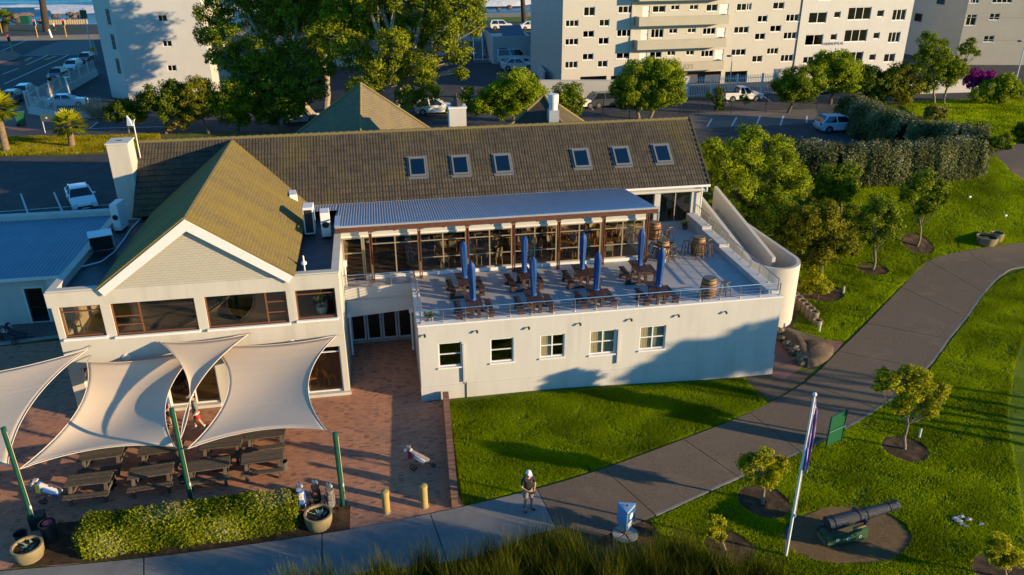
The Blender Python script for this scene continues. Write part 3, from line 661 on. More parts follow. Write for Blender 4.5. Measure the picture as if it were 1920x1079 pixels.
# ---- canopy
CX0, CX1, CYF, CYB, CZF, CZB = -2.2, 13.68, 36.12, EY-.18, 6.80, 6.13
V = []; F = []; n = int((CX1-CX0)/.13)*6
for k in range(n+1):
    x = CX0+(CX1-CX0)*k/n; w = .022*math.sin(k/6*2*math.pi); V += [(x, CYF, CZF+w), (x, CYB, CZB+w)]
    if k: F.append((2*k-2, 2*k, 2*k+1, 2*k-1))
V2 = len(V); n2 = int(1.5/.13)*6
for k in range(n2+1):
    x = -3.75+1.5*k/n2; w = .022*math.sin(k/6*2*math.pi); V += [(x, 40.0, CZB+.20+w), (x, CYB, CZB+w)]
    if k: a = V2+2*k; F.append((a-2, a, a+1, a-1))
MB().add(V, F).build('canopy_roof', mat('corrugated_steel', (.46, .52, .60), .34, (.40, .46, .54), 1.5, metal=.45), club, smooth=False, solid=.006)
mb = MB(); mb.box(CX0, CX1+.1, CYF-.08, CYF+.02, CZF-.30, CZF-.04); mb.build('fascia', RTIM, club)
mb = MB(); mb.box(CX0-.02, CX1+.12, CYF-.14, CYF-.07, CZF-.06, CZF+.03); mb.build('gutter', GALV, club)
mb = MB(); mb.box(CX0-.1, CX0-.01, CYF, CYB, CZB-.35, CZB+.02); mb.box(CX0-.04, CX0+.22, CYF-.1, CYF+1.4, CZF+.03, CZF+.06); mb.build('flashing', GALV, club)
mb = MB(); mb.slab([(CX0, CYF+.1, CZF-.16), (CX1, CYF+.1, CZF-.16), (CX1, CYB+.3, CZB-.14), (CX0, CYB+.3, CZB-.14)], .05); mb.build('ceiling', mat('ceiling_pale', (.50, .46, .38), .9), club)
PXS = [-.62, 1.73, 4.10, 6.42, 8.74, 11.07, 13.39]
for x in PXS:
    mb = MB(); mb.box(x-.075, x-.025, 36.36, 36.5, DZ+.10, CZF-.32); mb.box(x+.025, x+.075, 36.36, 36.5, DZ+.10, CZF-.32); mb.box(x-.025, x+.025, 36.40, 36.46, DZ+.9, CZF-.6); mb.box(x-.09, x+.09, 36.34, 36.52, CZF-.32, CZF-.18)
    p = mb.build('post', RTIM, club)
    mb = MB(); mb.box(x-.085, x+.085, 36.34, 36.52, DZ+.002, DZ+.11); mb.build('post_shoe', RTIM, p)
for i in range(len(PXS)-1):
    x = (PXS[i]+PXS[i+1])/2; mb = MB(); mb.box(x-.06, x+.06, 36.2, 36.8, CZF-.42, CZF-.30); mb.build('rafter_end', RTIM, club)
mb = MB(); mb.box(-2.04, 13.42, GYF-.02, GYF+.12, 6.02, 6.52); mb.build('header', WHITE, club)
mb = MB(); mb.box(-2.04, 13.42, GYF-.05, GYF+.08, 5.93, 6.019); mb.build('header_trim', TRIM, club)
mb = MB(); mb.box(-1.0, 13.42, GYF-.12, GYF+.1, DZ+.002, DZ+.17); mb.build('kerb', TRIM, club)
gb = [-2.02]+PXS[:-1]+[13.36]
for i in range(len(gb)-1):
    a, b_ = gb[i]+.01, gb[i+1]-.01
    if i == 0: window(club, 'y', GYF-.02, a, a+1.0, DZ+.02, 5.92, trans=((0, 5.1),), fm=ALU, fw=.08, name='glazed_door'); a += 1.02
    m_ = (a+b_)/2
    window(club, 'y', GYF-.02, a, b_, DZ+.17, 5.92, mull=(m_,) if i else (), trans=((0, 4.62), (1, 4.62), (0, 5.52), (1, 5.52)) if i > 1 else (((0, 5.52), (1, 5.52)) if i else ()), fm=ALU, fw=.06, name='glazing')
window(club, 'x', 13.36, GYF+.12, EY+.1, DZ+.17, 5.9, mull=(38.5, 40.1), trans=((0, 4.62), (1, 4.62), (2, 4.62)), fm=ALU, name='glazing', u_sign=1)
# hand dryer box and extinguisher on the left pier
mb = MB(); mb.box(-2.2, -2.0, 36.0, 36.5, DZ, 5.9); mb.build('pier', CREAM, club)
mb = MB(); mb.box(-2.03, -1.83, 36.0, 36.2, 4.75, 5.05); mb.build('rainwater_hopper', TRIM, club, bev=.02)
mb = MB(); mb.tube([(-1.93, 36.08, 4.76), (-1.93, 36.08, DZ)], .045, 8); mb.build('downpipe', TRIM, club)
# dining room
mb = MB(); mb.box(-2, 13.35, GYF+.1, 46.6, DZ-.06, DZ+.02); mb.box(13.351, 18.4, EY+.37, 46.6, DZ-.06, DZ+.02); mb.build('floor', FLOORI, club)
mb = MB(); mb.box(-2, 18.4, 46.6, 46.7, DZ, 6); mb.box(-2.04, -1.94, GYF+.1, 46.6, DZ, 6); mb.build('room_wall', mat('dining_wall', (.27, .21, .13), .9, (.22, .17, .11), 1), club)
mb = MB(); mb.box(-2, 13.4, EY+.2, EY+.5, 5.7, 6.0); mb.build('header_beam', WHITE, club)
for x in (-.9, 2.4):
    mb = MB(); mb.tube([(x, EY+.3, DZ), (x, EY+.3, 5.7)], .17, 14); mb.build('column', WHITE, club, smooth=True)
# ---- terrace block
lw = []
for a in (((821, 645), (867, 686)), ((919, 637), (963, 677)), ((1013, 630), (1058, 668)), ((1107, 622), (1153, 662)), ((1201, 614), (1246, 653))):
    p, q = atY(*a[0], TY), atY(*a[1], TY); lw.append((p.x, q.x, q.z, p.z))
mb = MB()
mb.wall('y', TY, TY+.25, TX0, TX1, -.7, 3.78, lw)
mb.wall('x', TX0, TX0+.25, TY+.25, 37.3, -.2, 3.78)
mb.wall('x', TX1-.25, TX1, TY+.25, 42.0, -.7, 3.66)
mb.build('wall', WHITE, club)
mb = MB(); mb.wall('y', TY-.035, TY-.001, TX0-.02, TX1+.03, -.7, .72); mb.box(TX1+.001, TX1+.035, TY-.034, 42, -.7, .72); mb.build('plinth', WHITE, club)
mb = MB(); mb.box(TX0+.25, TX1-.25, TY+.25, 36.73, 3.5, DZ); mb.box(-2.04, TX0+.249, 35.75, 36.73, 3.5, DZ); mb.box(13.42, 18.0, 36.731, EY+.12, 3.5, DZ); mb.build('deck', DECK, club)
mb = MB(); mb.box(TX0-.03, TX1+.03, TY-.04, TY+.32, 3.78, 3.85); mb.build('coping', TRIM, club); mb = MB(); mb.box(TX0-.03, TX0+.32, TY+.321, 35.7, 3.78, 3.85); mb.build('coping', TRIM, club)
for i, (a, b_, z0, z1) in enumerate(lw):
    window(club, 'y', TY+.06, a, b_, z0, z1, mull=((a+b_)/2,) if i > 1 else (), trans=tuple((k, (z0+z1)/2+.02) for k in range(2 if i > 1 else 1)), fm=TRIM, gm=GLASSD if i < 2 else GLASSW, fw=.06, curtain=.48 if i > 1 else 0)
    mb = MB(); mb.box(a-.05, b_+.05, TY-.07, TY+.12, z0-.07, z0-.001); mb.build('sill', TRIM, club)
    if i > 2: mb = MB(); mb.box((a+b_)/2, b_-.05, TY+.2, TY+.22, z0, z1); mb.build('sky_reflection', mat('reflection_blue', (.25, .36, .46), .6), club)  # pale blue sheet paints the sky's reflection into the right half
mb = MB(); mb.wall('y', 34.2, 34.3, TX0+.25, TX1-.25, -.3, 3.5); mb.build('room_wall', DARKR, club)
for a in ((796, 627.5), (894, 619.6), (991, 613), (1087, 605.6), (1182.7, 597.6), (1271, 590), (1360, 583.8)):
    p = atY(*a, TY); mb = MB(); mb.tube([(p.x, TY, p.z), (p.x, TY-.12, p.z-.02)], .025, 8); mb.tube([(p.x, TY-.09, p.z+.02), (p.x, TY-.17, p.z-.06)], .05, 10); mb.build('spotlight', BLACK, club)
for px, y0, y1 in ((868, 645, 715), (1160, 618, 680)):
    p, q = atY(px, y0, TY), atY(px, y1, TY); mb = MB(); mb.box(p.x-.04, p.x+.04, TY-.10, TY-.001, q.z, p.z); mb.build('downpipe', WHITE, club)
p, q = atY(874, 715, TY), atY(873, 748, TY); mb = MB(); mb.tube([(p.x, TY-.06, p.z), (p.x-.01, TY-.06, q.z+.06)], .02, 6); mb.build('cable', BLACK, club)
# recess under the balcony
mb = MB(); mb.slab([(-2.02, 35.7, 3.12), (-2.02, 35.55, 2.25), (1.19, 35.55, 2.45), (1.19, 35.7, 3.2)], .1); mb.box(-2.03, 1.19, 35.6, 35.74, 3.19, 3.78); mb.build('balcony_fascia', WHITE, club)
mb = MB(); mb.box(-2.04, TX0+.02, 35.62, 37.3, 2.55, 2.65); mb.build('soffit', CREAM, club)
xs_ = np.linspace(-2.0, TX0, 5)
for i in range(4): window(club, 'y', 37.15, xs_[i]+.02, xs_[i+1]-.02, .10, 2.45, fm=mat('folding_frame', (.44, .46, .46), .5), gm=GLASSD, fw=.09, name='folding_door')
mb = MB(); mb.box(-2.04, TX0+.02, 37.05, 37.3, .006, .10); mb.build('threshold', CONC, club)
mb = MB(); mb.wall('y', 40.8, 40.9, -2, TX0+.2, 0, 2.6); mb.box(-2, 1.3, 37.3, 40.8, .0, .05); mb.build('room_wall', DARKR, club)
for x in (-1.93, 1.08):
    mb = MB(); mb.box(x-.1, x+.1, 35.3, 35.6, 2.35, 2.5); mb.tube([(x, 35.45, 2.36), (x, 35.45, .4), (x, 35.3, .3)], .055, 8); mb.build('downpipe', TRIM, club)
# stepped parapet on the right
for y0, y1, zt in ((39.4, EY+.1, 4.30), (37.0, 39.399, 4.14), (TY+.33, 36.999, 3.98)):
    mb = MB(); mb.box(17.72, TX1+.02, y0, y1, 3.5, zt); mb.build('parapet', WHITE, club, bev=.01)
# ---- ramp with curved end
RW = mat('ramp_plaster', (.48, .455, .40), .85, (.45, .425, .375), 1.2, bump=.1)
def ribbon(name, pts, tops, bots, th):
    mb = MB(); n = len(pts); Vv = []
    for i, p in enumerate(pts):
        p = Vector((*p, 0)); a = Vector((*pts[max(i-1, 0)], 0)); c = Vector((*pts[min(i+1, n-1)], 0)); d = (c-a).normalized(); q = Vector((d.y, -d.x, 0))*th/2
        Vv += [(p.x-q.x, p.y-q.y, bots[i]), (p.x+q.x, p.y+q.y, bots[i]), (p.x+q.x, p.y+q.y, tops[i]), (p.x-q.x, p.y-q.y, tops[i])]
    Ff = [(0, 1, 2, 3), (4*n-4, 4*n-1, 4*n-2, 4*n-3)]
    for i in range(n-1):
        for k in range(4): Ff.append((4*i+k, 4*i+(k+1) % 4, 4*i+4+(k+1) % 4, 4*i+4+k))
    mb.add(Vv, Ff); return mb.build(name, RW, club, smooth=True)
ramp_y = 44.2; x_in, x_mid, x_out = 19.6, 20.95, 22.2; yc = 36.9; xc = (x_in+x_out)/2; rr = (x_out-x_in)/2
ins = [(x_in, ramp_y-i*(ramp_y-yc)/6) for i in range(7)]
arc = [(xc-rr*math.cos(t), yc-rr*1.1*math.sin(t)) for t in np.linspace(.12, math.pi-.12, 12)]
outs = [(x_out, yc+i*(ramp_y+1.5-yc)/7) for i in range(8)]
pts = ins+arc+outs
zt = [4.45-(4.45-3.15)*i/6 for i in range(7)]+[3.15]*12+[3.15-.25*i/7 for i in range(8)]
ribbon('ramp_wall', pts, zt, [-.6]*len(pts), .2)
mid = [(x_mid, ramp_y+1-i*(ramp_y+1-yc)/6) for i in range(7)]; ribbon('ramp_wall', mid, [4.75-(4.75-3.2)*i/6 for i in range(7)], [-.6]*7, .2)
mb = MB(); mb.add([(x_in, ramp_y, 3.55), (x_mid, ramp_y, 3.55), (x_mid, yc, 1.95), (x_in, yc, 1.95)], [(0, 1, 2, 3)]); mb.add([(x_mid, ramp_y+1.5, .3), (x_out, ramp_y+1.5, .3), (x_out, yc, 1.85), (x_mid, yc, 1.85)], [(0, 1, 2, 3)])
mb.poly([(x_in, yc, 1.9)]+[(a, b_, 1.9) for a, b_ in arc]+[(x_out, yc, 1.9)]); mb.build('ramp_floor', CONC, club)
mb = MB(); mb.box(TX1, x_in, 34.5, ramp_y, -.6, .4); mb.build('ramp_base', RW, club)
# ---- railings
def railing(pts, n, h, wires, z0, label, tilt=0):
    r = thing('railing', label, 'railing', (pts[0][0], pts[0][1], z0))
    P = [Vector(p) for p in pts]; seg = [(P[i+1]-P[i]).length for i in range(len(P)-1)]; tot = sum(seg)
    def pt(s):
        for i, l in enumerate(seg):
            if s <= l or i == len(seg)-1: return P[i].lerp(P[i+1], min(1, s/l))
            s -= l
    for k in range(n):
        p = pt(tot*(k+.0)/(n-1)) if n > 1 else P[0]
        mb = MB(); mb.tube([p, p+Vector((0, 0, h))], .024, 8); mb.tube([p, p+Vector((0, 0, .02))], .05, 10); mb.build('post', STEEL, r, smooth=True)
    mb = MB(); mb.tube([p+Vector((0, 0, h)) for p in P], .028, 8); mb.build('handrail', STEEL, r, smooth=True)
    for w in range(wires):
        mb = MB(); mb.tube([p+Vector((0, 0, h*(w+1)/(wires+1))) for p in P], .010, 6); mb.build('rail', STEEL, r, smooth=True)
    return r
railing([(TX0+.14, TY+.14, 3.85), (TX1-.1, TY+.14, 3.85)], 18, .62, 3, 3.85, 'long steel railing along the front coping of the roof terrace')
railing([(TX1-.1, TY+.35, 3.98), (TX1-.1, 37.0, 3.98), (TX1-.1, 37.01, 4.14), (TX1-.1, 39.4, 4.14), (TX1-.1, 39.41, 4.30), (TX1-.1, EY-.1, 4.30)], 12, .58, 3, 3.98, 'steel railing on the stepped parapet beside the curved ramp')
railing([(TX0+.14, TY+.25, 3.85), (TX0+.14, 35.6, 3.85)], 4, .62, 3, 3.85, 'short steel railing on the terrace edge above the brick courtyard')
railing([(-1.95, 35.67, 3.78), (TX0+.1, 35.67, 3.78)], 4, .65, 3, 3.78, 'steel railing on the balcony over the folding doors')
# ---- chimneys, pavilion roofs
ch = thing('chimney', 'white square chimney block on the left end of the tiled roof', 'chimney', (-13.1, 44.2, 0))
mb = MB(); mb.box(-13.75, -12.72, 43.2, 44.4, 0, 9.5); mb.build('stack', CREAM, ch); mb = MB(); mb.box(-13.8, -12.66, 43.15, 44.45, 9.5, 9.58); mb.build('cap', WHITE, ch); mb = MB(); mb.box(-13.35, -13.1, 43.7, 43.85, 9.57, 9.60); mb.build('flue', BLACK, ch)
ch = thing('chimney', 'white chimney with black pointed cowl behind the main ridge', 'chimney', (5.0, 50, 0))
a = atY(842, 205, 50.); b_ = atY(874, 205, 50.)
mb = MB(); mb.box(a.x, b_.x, 50, 51.0, 0, a.z); mb.build('stack', WHITE, ch); mb = MB(); mb.box(a.x-.05, b_.x+.05, 49.95, 51.05, a.z, a.z+.1); mb.build('cap', TRIM, ch)
mb = MB(); c = Vector(((a.x+b_.x)/2, 50.5, a.z+.1)); mb.lathe([(.40, 0), (.40, .06), (.16, .42), (.16, .5)], c, 8); mb.lathe([(.05, .5), (.05, .7), (.02, .78)], c, 8); mb.build('cowl', BLACK, ch)
def pavilion(label, apex, hd, hh, rot, m, wallz):
    r = thing('pavilion', label, 'building', (apex[0], apex[1], 0))
    C = [Vector((apex[0]+hd*math.cos(rot+k*math.pi/2), apex[1]+hd*math.sin(rot+k*math.pi/2), apex[2]-hh)) for k in range(4)]; A = Vector(apex)
    mb = MB()
    for k in range(4): mb.slab([C[k], C[(k+1) % 4], A], .1)
    mb.build('roof', m, r)
    for k in range(4):
        mb = MB(); mb.tube([A+Vector((0, 0, .02)), C[k]+Vector((0, 0, .02))], .09, 8); mb.build('hip_capping', MATS['ridge_capping'], r)
    w = [Vector((apex[0]+.88*hd*math.cos(rot+k*math.pi/2), apex[1]+.88*hd*math.sin(rot+k*math.pi/2))) for k in range(4)]
    mb = MB(); mb.prism([(p.x, p.y) for p in w], 0, apex[2]-hh+.1); mb.build('wall', WHITE, r); return r
pavilion('square pavilion with a steep pointed shingle roof behind the main ridge', (-.75, 56.5, 9.95), 7.4, 5.3, -math.pi/2-.06, SH_P, 0)
p2 = pavilion('low tiled pavilion roof with a white flue pipe behind the main ridge', (11.9, 55.0, 8.95), 5.2, 3.4, -math.pi/2+.35, TILEM, 0)
d = atY(1037, 235, 53.2); mb = MB(); mb.box(d.x-.35, d.x+.35, 52.9, 53.6, 6.5, 8.3); mb.build('flue_box', GALV, p2); mb = MB(); mb.tube([(d.x, 53.25, 8.3), (d.x, 53.25, 8.75)], .30, 16); mb.tube([(d.x, 53.25, 8.76), (d.x, 53.25, 9.35)], .36, 16); mb.build('flue_pipe', TRIM, p2, smooth=True)
# ---- plant room annex with corrugated roof on the left
an = thing('annex', 'low white annex with corrugated roof beside the gabled wing', 'building', (-24, 46, 0))
A0, A1, AY0, AY1 = -34., -14.2, 42.6, 51.5
grille = [(-19.25, -18.35, .06, 2.05)]; br = [(-17.95, -16.75, 1.15, 2.15)]
mb = MB(); mb.wall('y', AY0, AY0+.2, A0, -15.6, 0, 2.75, grille+br); mb.wall('y', AY1-.2, AY1, A0, A1, 0, 3.5); mb.box(A1-.2, A1-.001, AY0+.2, AY1-.2, 0, 3.3); mb.build('wall', WHITE, an)
V = []; F = []; n = int((A1-A0)/.22)*4
for k in range(n+1):
    x = A0+(A1-A0)*k/n; w = .03*math.sin(k/4*2*math.pi); V += [(x, AY0-.25, 2.80+w), (x, AY1-.55, 3.22+w)]
    if k: F.append((2*k-2, 2*k, 2*k+1, 2*k-1))
MB().add(V, F).build('roof', mat('corrugated_blue', (.17, .29, .36), .5, (.14, .25, .32), .8, metal=.3), an)
mb = MB(); mb.box(A0, A1, AY1-.54, AY1+.05, 3.2, 3.52); mb.build('parapet', WHITE, an); mb = MB(); mb.box(A1-.36, A1+.02, AY0+.1, AY1-.56, 2.9, 3.5); mb.build('parapet', WHITE, an)
mb = MB(); mb.box(A0, -15.5, AY0-.33, AY0-.22, 2.64, 2.80); mb.build('gutter', TRIM, an)
mb = MB(); mb.box(-18.02, -16.68, AY0-.03, AY0-.001, 2.2, 2.5); mb.build('notice_panel', TRIM, an)
gate = MB(); gx0, gx1, gz0, gz1 = grille[0]
for x in np.linspace(gx0+.02, gx1-.02, 9): gate.box(x-.011, x+.011, AY0+.05, AY0+.075, gz0, gz1)
for z in (gz0+.05, .9, gz1-.05): gate.box(gx0, gx1, AY0+.045, AY0+.08, z-.02, z+.02)
gate.build('security_gate', BLACK, an)
mb = MB(); mb.box(gx0-.07, gx0-.001, AY0-.03, AY0+.05, 0, gz1+.06); mb.box(gx1+.001, gx1+.07, AY0-.03, AY0+.05, 0, gz1+.06); mb.box(gx0-.07, gx1+.07, AY0-.03, AY0+.05, gz1+.061, gz1+.12); mb.build('door_frame', TRIM, an)
bx0, bx1, bz0, bz1 = br[0]; nb, nz = 6, 6; blk = None
bw, bh = (bx1-bx0)/nb, (bz1-bz0)/nz
for i in range(nb):
    for j in range(nz):
        if blk is None:
            mb = MB(); mb.wall('y', AY0-.005, AY0+.19, bx0, bx0+bw, bz0, bz0+bh, [(bx0+.035, bx0+bw-.035, bz0+.04, bz0+bh-.04)]); blk = mb.build('breeze_block', TRIM, an)
        else: clone(blk, 'breeze_block', an, (i*bw, 0, j*bh))
mb = MB(); mb.box(A0+.3, -15.7, AY0+2.5, AY0+2.6, 0, 2.7); mb.build('room_wall', DARKR, an)
# pipes on the flat roof and curved hose, vent pole
mb = MB(); pts = [at(x, y, 5.86) for x, y in ((262, 412), (245, 430), (232, 450), (214, 473), (190, 491), (160, 499), (133, 502))]; mb.tube(pts, .035, 8)
tag(mb.build('drain_hose', mat('hose_white', (.6, .6, .58), .5), None, smooth=True), 'curved white drain hose lying across the black flat roof', 'hose')
vp = thing('vent_pipe', 'slender white vent pipe with round cap on the small flat roof', 'vent pipe', at(572, 512, 5.8))
b_ = at(572, 512, 5.8); mb = MB(); mb.tube([b_, b_+Vector((0, 0, .55))], .035, 8); mb.build('pipe', TRIM, vp); mb = MB(); mb.lathe([(.05, .40), (.12, .42), (.12, .52), (.04, .56), (.035, .8), (.02, .82)], b_, 12); mb.build('cap', TRIM, vp)
vn = thing('roof_mast', 'thin mast with a white arrow-shaped aerial beside the square chimney', 'aerial', (-12.6, 44.6, 8.4))
c = Vector((-12.6, 44.6, 8.4)); mb = MB(); mb.tube([c, c+Vector((0, 0, 1.9))], .03, 6); mb.build('pole', TRIM, vn); mb = MB(); mb.slab([c+Vector((-.35, 0, 1.75)), c+Vector((-.05, -.1, 1.75)), c+Vector((.1, 0, 2.1)), c+Vector((-.1, .05, 2.0)), c+Vector((-.3, .1, 2.3))], .05); mb.build('aerial', TRIM, vn)
# ---- air conditioners
def aircon(label, c, w, d, h, rz, group=None, dark=False):
    r = thing('air_conditioner', label, 'air conditioner', c, rz)
    X = XF[r.name]
    def loc(mb): mb.v = [tuple(X @ Vector(v)) for v in mb.v]; return mb
    loc(MB().box(-w/2, w/2, -d/2, d/2, .08, h)).build('casing', TRIM, r, bev=.02)
    if dark: loc(MB().box(-w/2+.06, w/2-.06, -d/2-.012, -d/2-.001, .16, h-.12)).build('coil_grille', BLACK, r)
    g = MB(); g.lathe([(.0, 0), (min(w, h)*.36, 0), (min(w, h)*.36, .03), (min(w, h)*.3, .035)], (0, -d/2-.001, h*.54), 18, Matrix.Rotation(rad(90), 3, 'X'), cap=False); (None if dark else loc(g).build('fan_grille', BLACK, r))
    loc(MB().box(-w/2+.05, -w/2+.15, -d/2, d/2, 0, .081)).build('foot', BLACK, r); loc(MB().box(w/2-.15, w/2-.05, -d/2, d/2, 0, .081)).build('foot', BLACK, r)
    return r
for lab, px, py, w, d, h, rz, dk in (('tall white air conditioner with a black coil face on the small flat roof', 583, 437, .50, .85, 1.45, 0, True), ('white air conditioner beside the corrugated canopy corner', 613, 442, .45, .8, 1.3, .05, False), ('tall white air conditioner at the roof valley of the wing', 553, 398, .40, .9, 1.1, .15, False),
                                 ('tall air conditioner standing at the shaded edge of the wing roof', 229, 430, .38, .95, 1.45, -.1, False)):
    p = at(px, py, 5.82); aircon(lab, p, w, d, h, rz, dark=dk)
p = at(195, 475, 5.82); vt = thing('roof_vent', 'boxy metal roof vent with dark open mouth on the flat roof', 'vent', p, .35); X = XF[vt.name]
mb = MB(); mb.add([tuple(X @ Vector(v)) for v in [(-.5, -.55, .45), (.5, -.55, .45), (.5, .45, .0), (-.5, .45, .0), (-.5, -.55, 1.0), (.5, -.55, 1.0), (.5, .45, 1.0), (-.5, .45, 1.0)]], [(4, 5, 6, 7), (1, 2, 6, 5), (2, 3, 7, 6), (3, 0, 4, 7)]); mb.build('hood', GALV, vt, solid=.03)
mb = MB(); mb.v = []; mb.add([tuple(X @ Vector(v)) for v in [(-.46, .40, .03), (.46, .40, .03), (.46, .40, .95), (-.46, .40, .95)]], [(0, 1, 2, 3)]); mb.build('louvre', BLACK, vt)
# low brick wall beside the courtyard
bwl = thing('brick_wall', 'low brick wall dividing the paved courtyard from the lawn', 'wall', at(845, 850))
a, b_ = at(836, 752), at(853, 953); a.z = b_.z = 0; dr = (b_-a).normalized(); nrm = Vector((-dr.y, dr.x, 0)); L_ = (b_-a).length
BRK = mat('wall_brick', (.25, .125, .075), .85, (.18, .09, .06), 8, bump=.3, objvar=.3)
mb = MB(); mb.beam(a+Vector((0, 0, .19)), b_+Vector((0, 0, .19)), .23, .40); mb.build('core', mat('wall_core', (.17, .10, .065), .9, (.13, .08, .055), 6), bwl)
n = int(L_/.112); ang = math.atan2(dr.y, dr.x); b0 = None
for i in range(n):
    p = a+dr*(.056+i*.112)
    if b0 is None:
        mb = MB(); mb.ob((0, 0, 0), .098, .27, .10); b0 = mb.build('coping_brick', BRK, bwl, bev=.006); o = b0; b0.data.transform(XF[bwl.name])
    else: o = clone(b0, 'coping_brick', bwl)
    o.location = XF[bwl.name].inverted() @ (p+Vector((0, 0, .40+random.uniform(-.004, .004)))); o.rotation_euler = (0, 0, ang+random.uniform(-.015, .015))
# ================================================================ BUILDINGS BEHIND
def lthing(name, label, cat, loc, rz=0, group=None):     # parts are built in the thing's own coordinates
    o = thing(name, label, cat, loc, rz, group); XF[o.name] = Matrix.Identity(4); return o
class Facade:
    def __init__(s, O, phi): s.O = Vector((O[0], O[1], 0)); s.u = Vector((math.cos(phi), math.sin(phi), 0)); s.n = Vector((-math.sin(phi), math.cos(phi), 0)); s.phi = phi
    def uz(s, px, py):
        v = ray(px, py); p = CAM+v*((s.O-CAM).dot(s.n)/v.dot(s.n)); return (p-s.O).dot(s.u), p.z
    def rect(s, x0, y0, x1, y1):
        a = s.uz(x0, (y0+y1)/2); b = s.uz(x1, (y0+y1)/2); t = s.uz((x0+x1)/2, y0)[1]; d = s.uz((x0+x1)/2, y1)[1]; return a[0], b[0], d, t
APC = mat('apartment_cream', (.47, .44, .375), .85, (.50, .47, .40), .5, bump=.1, bsc=30, c3=(.42, .39, .33), sc3=.25, lo3=.55, hi3=.9)
APW = mat('apartment_white', (.52, .505, .465), .85, (.49, .475, .44), .6, c3=(.45, .435, .40), sc3=.3, lo3=.55, hi3=.9)
APG = mat('apartment_grey', (.38, .35, .29), .85, (.355, .325, .27), .6)
APB = mat('apartment_shaded', (.50, .49, .475), .85, (.46, .455, .44), .5)
BAND = mat('parapet_beige', (.41, .38, .29), .85, (.385, .355, .27), 1)
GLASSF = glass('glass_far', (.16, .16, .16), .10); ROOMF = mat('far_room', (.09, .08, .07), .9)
CURT2 = mat('curtain_far', (.50, .49, .45), .9, (.36, .34, .30), 14, stretch=(1, 1, .05)); CURTY = mat('curtain_ochre', (.36, .24, .06), .9)
def facwin(par, r, lights=2, cur=None, fm=TRIM, sill=True):
    u0, u1, z0, z1 = r; fw = .07
    mb = MB(); mb.box(u0, u1, .06, .13, z0, z0+fw); mb.box(u0, u1, .06, .13, z1-fw, z1)
    ms = [u0+(u1-u0)*k/lights for k in range(lights+1)]
    for k, m_ in enumerate(ms): a = m_-(0 if k == 0 else (fw if k == lights else fw/2)); mb.box(a, a+fw, .061, .129, z0+fw, z1-fw)
    if sill: mb.box(u0-.06, u1+.06, -.05, .059, z0-.07, z0-.001)
    w = mb.build('window', fm, par)
    for k in range(lights): mb = MB(); mb.box(ms[k]+.03, ms[k+1]-.03, .085, .10, z0+.03, z1-.03); mb.build('pane', GLASSF, w)
    if cur is not None:
        mb = MB(); a, b, m_ = cur; mb.box(u0+(u1-u0)*a, u0+(u1-u0)*b, .17, .19, z0, z1); mb.build('curtain', m_, w)
    return w
def mapz(rects, x0, y0, s): return [tuple((x0 if k % 2 == 0 else y0)+v/s for k, v in enumerate(r[:4]))+tuple(r[4:]) for r in rects]
C2, CY_ = (0, 1, CURT2), (0, 1, CURTY); CL = (0, .4, CURT2); CRt = (.55, 1, CURT2)
F1 = Facade((21.0, 88.0), rad(3.1))
ap1 = lthing('apartment_block', 'cream apartment block with open gallery balconies and scattered windows', 'building', (21.0, 88, 0), rad(3.1))
z1 = [(318, 55, 408, 130, 2, CRt), (593, 48, 715, 107, 3, None), (172, 160, 276, 216, 3, None), (442, 155, 523, 212, 2, None), (310, 245, 400, 302, 2, None), (583, 237, 703, 295, 3, C2), (168, 308, 273, 363, 3, CL), (434, 300, 517, 357, 2, CL),
      (307, 428, 395, 482, 2, None), (578, 422, 692, 472, 2, None), (167, 491, 268, 548, 3, C2), (428, 484, 508, 540, 2, CL),
      (868, 45, 972, 102, 2, C2), (1015, 40, 1083, 82, 2, None), (1165, 37, 1233, 80, 2, CY_), (1298, 33, 1388, 92, 2, CY_), (855, 232, 955, 305, 3, None), (1000, 228, 1066, 270, 2, None), (1148, 225, 1215, 265, 2, None), (1270, 222, 1370, 278, 3, C2),
      (845, 415, 940, 465, 2, None), (985, 408, 1050, 447, 2, None), (1135, 405, 1200, 443, 2, CL), (1256, 402, 1353, 457, 3, C2), (1542, 27, 1660, 87, 3, None), (1520, 212, 1637, 268, 3, C2), (1497, 392, 1613, 446, 3, C2)]
z2 = [(182, 15, 260, 65, 2, None), (75, 107, 143, 155, 2, None), (273, 98, 360, 150, 3, CL), (162, 175, 238, 222, 2, None), (56, 230, 127, 277, 2, CL), (255, 222, 343, 272, 3, C2), (140, 332, 217, 377, 3, CRt), (37, 385, 107, 432, 2, None), (235, 378, 320, 428, 3, CL), (0, 22, 33, 72, 2, None)]
wl = mapz(z1, 1020, 0, 4.267)+mapz(z2, 1400, 0, 3.692)
dz1 = mapz([(788, 50, 845, 137), (1405, 33, 1475, 122), (775, 235, 832, 322), (1385, 222, 1450, 308), (763, 415, 820, 505), (1367, 398, 1435, 485)], 1020, 0, 4.267)
UE = F1.uz(1497, 60)[0]; TOP = 17.0
rw = [F1.rect(*w[:4]) for w in wl]; rd = [F1.rect(*w[:4]) for w in dz1]
gar = [F1.rect(*w) for w in mapz([(1140, 575, 1415, 640), (1448, 572, 1625, 625), (290, 612, 500, 650), (535, 606, 700, 650)], 1020, 0, 4.267)]; gar = [(a, b, 3.02, d) for a, b, c, d in gar]
mb = MB(); mb.wall('y', 0, .3, 0, UE, 0, TOP, rw+rd+gar); mb.wall('x', 0, .3, .3, 14, 0, TOP, []); mb.build('wall', APC, ap1)
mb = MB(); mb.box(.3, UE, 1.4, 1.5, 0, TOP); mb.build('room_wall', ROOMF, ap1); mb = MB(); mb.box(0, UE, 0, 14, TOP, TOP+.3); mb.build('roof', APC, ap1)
for r, w in zip(rw, wl): facwin(ap1, r, w[4], w[5])
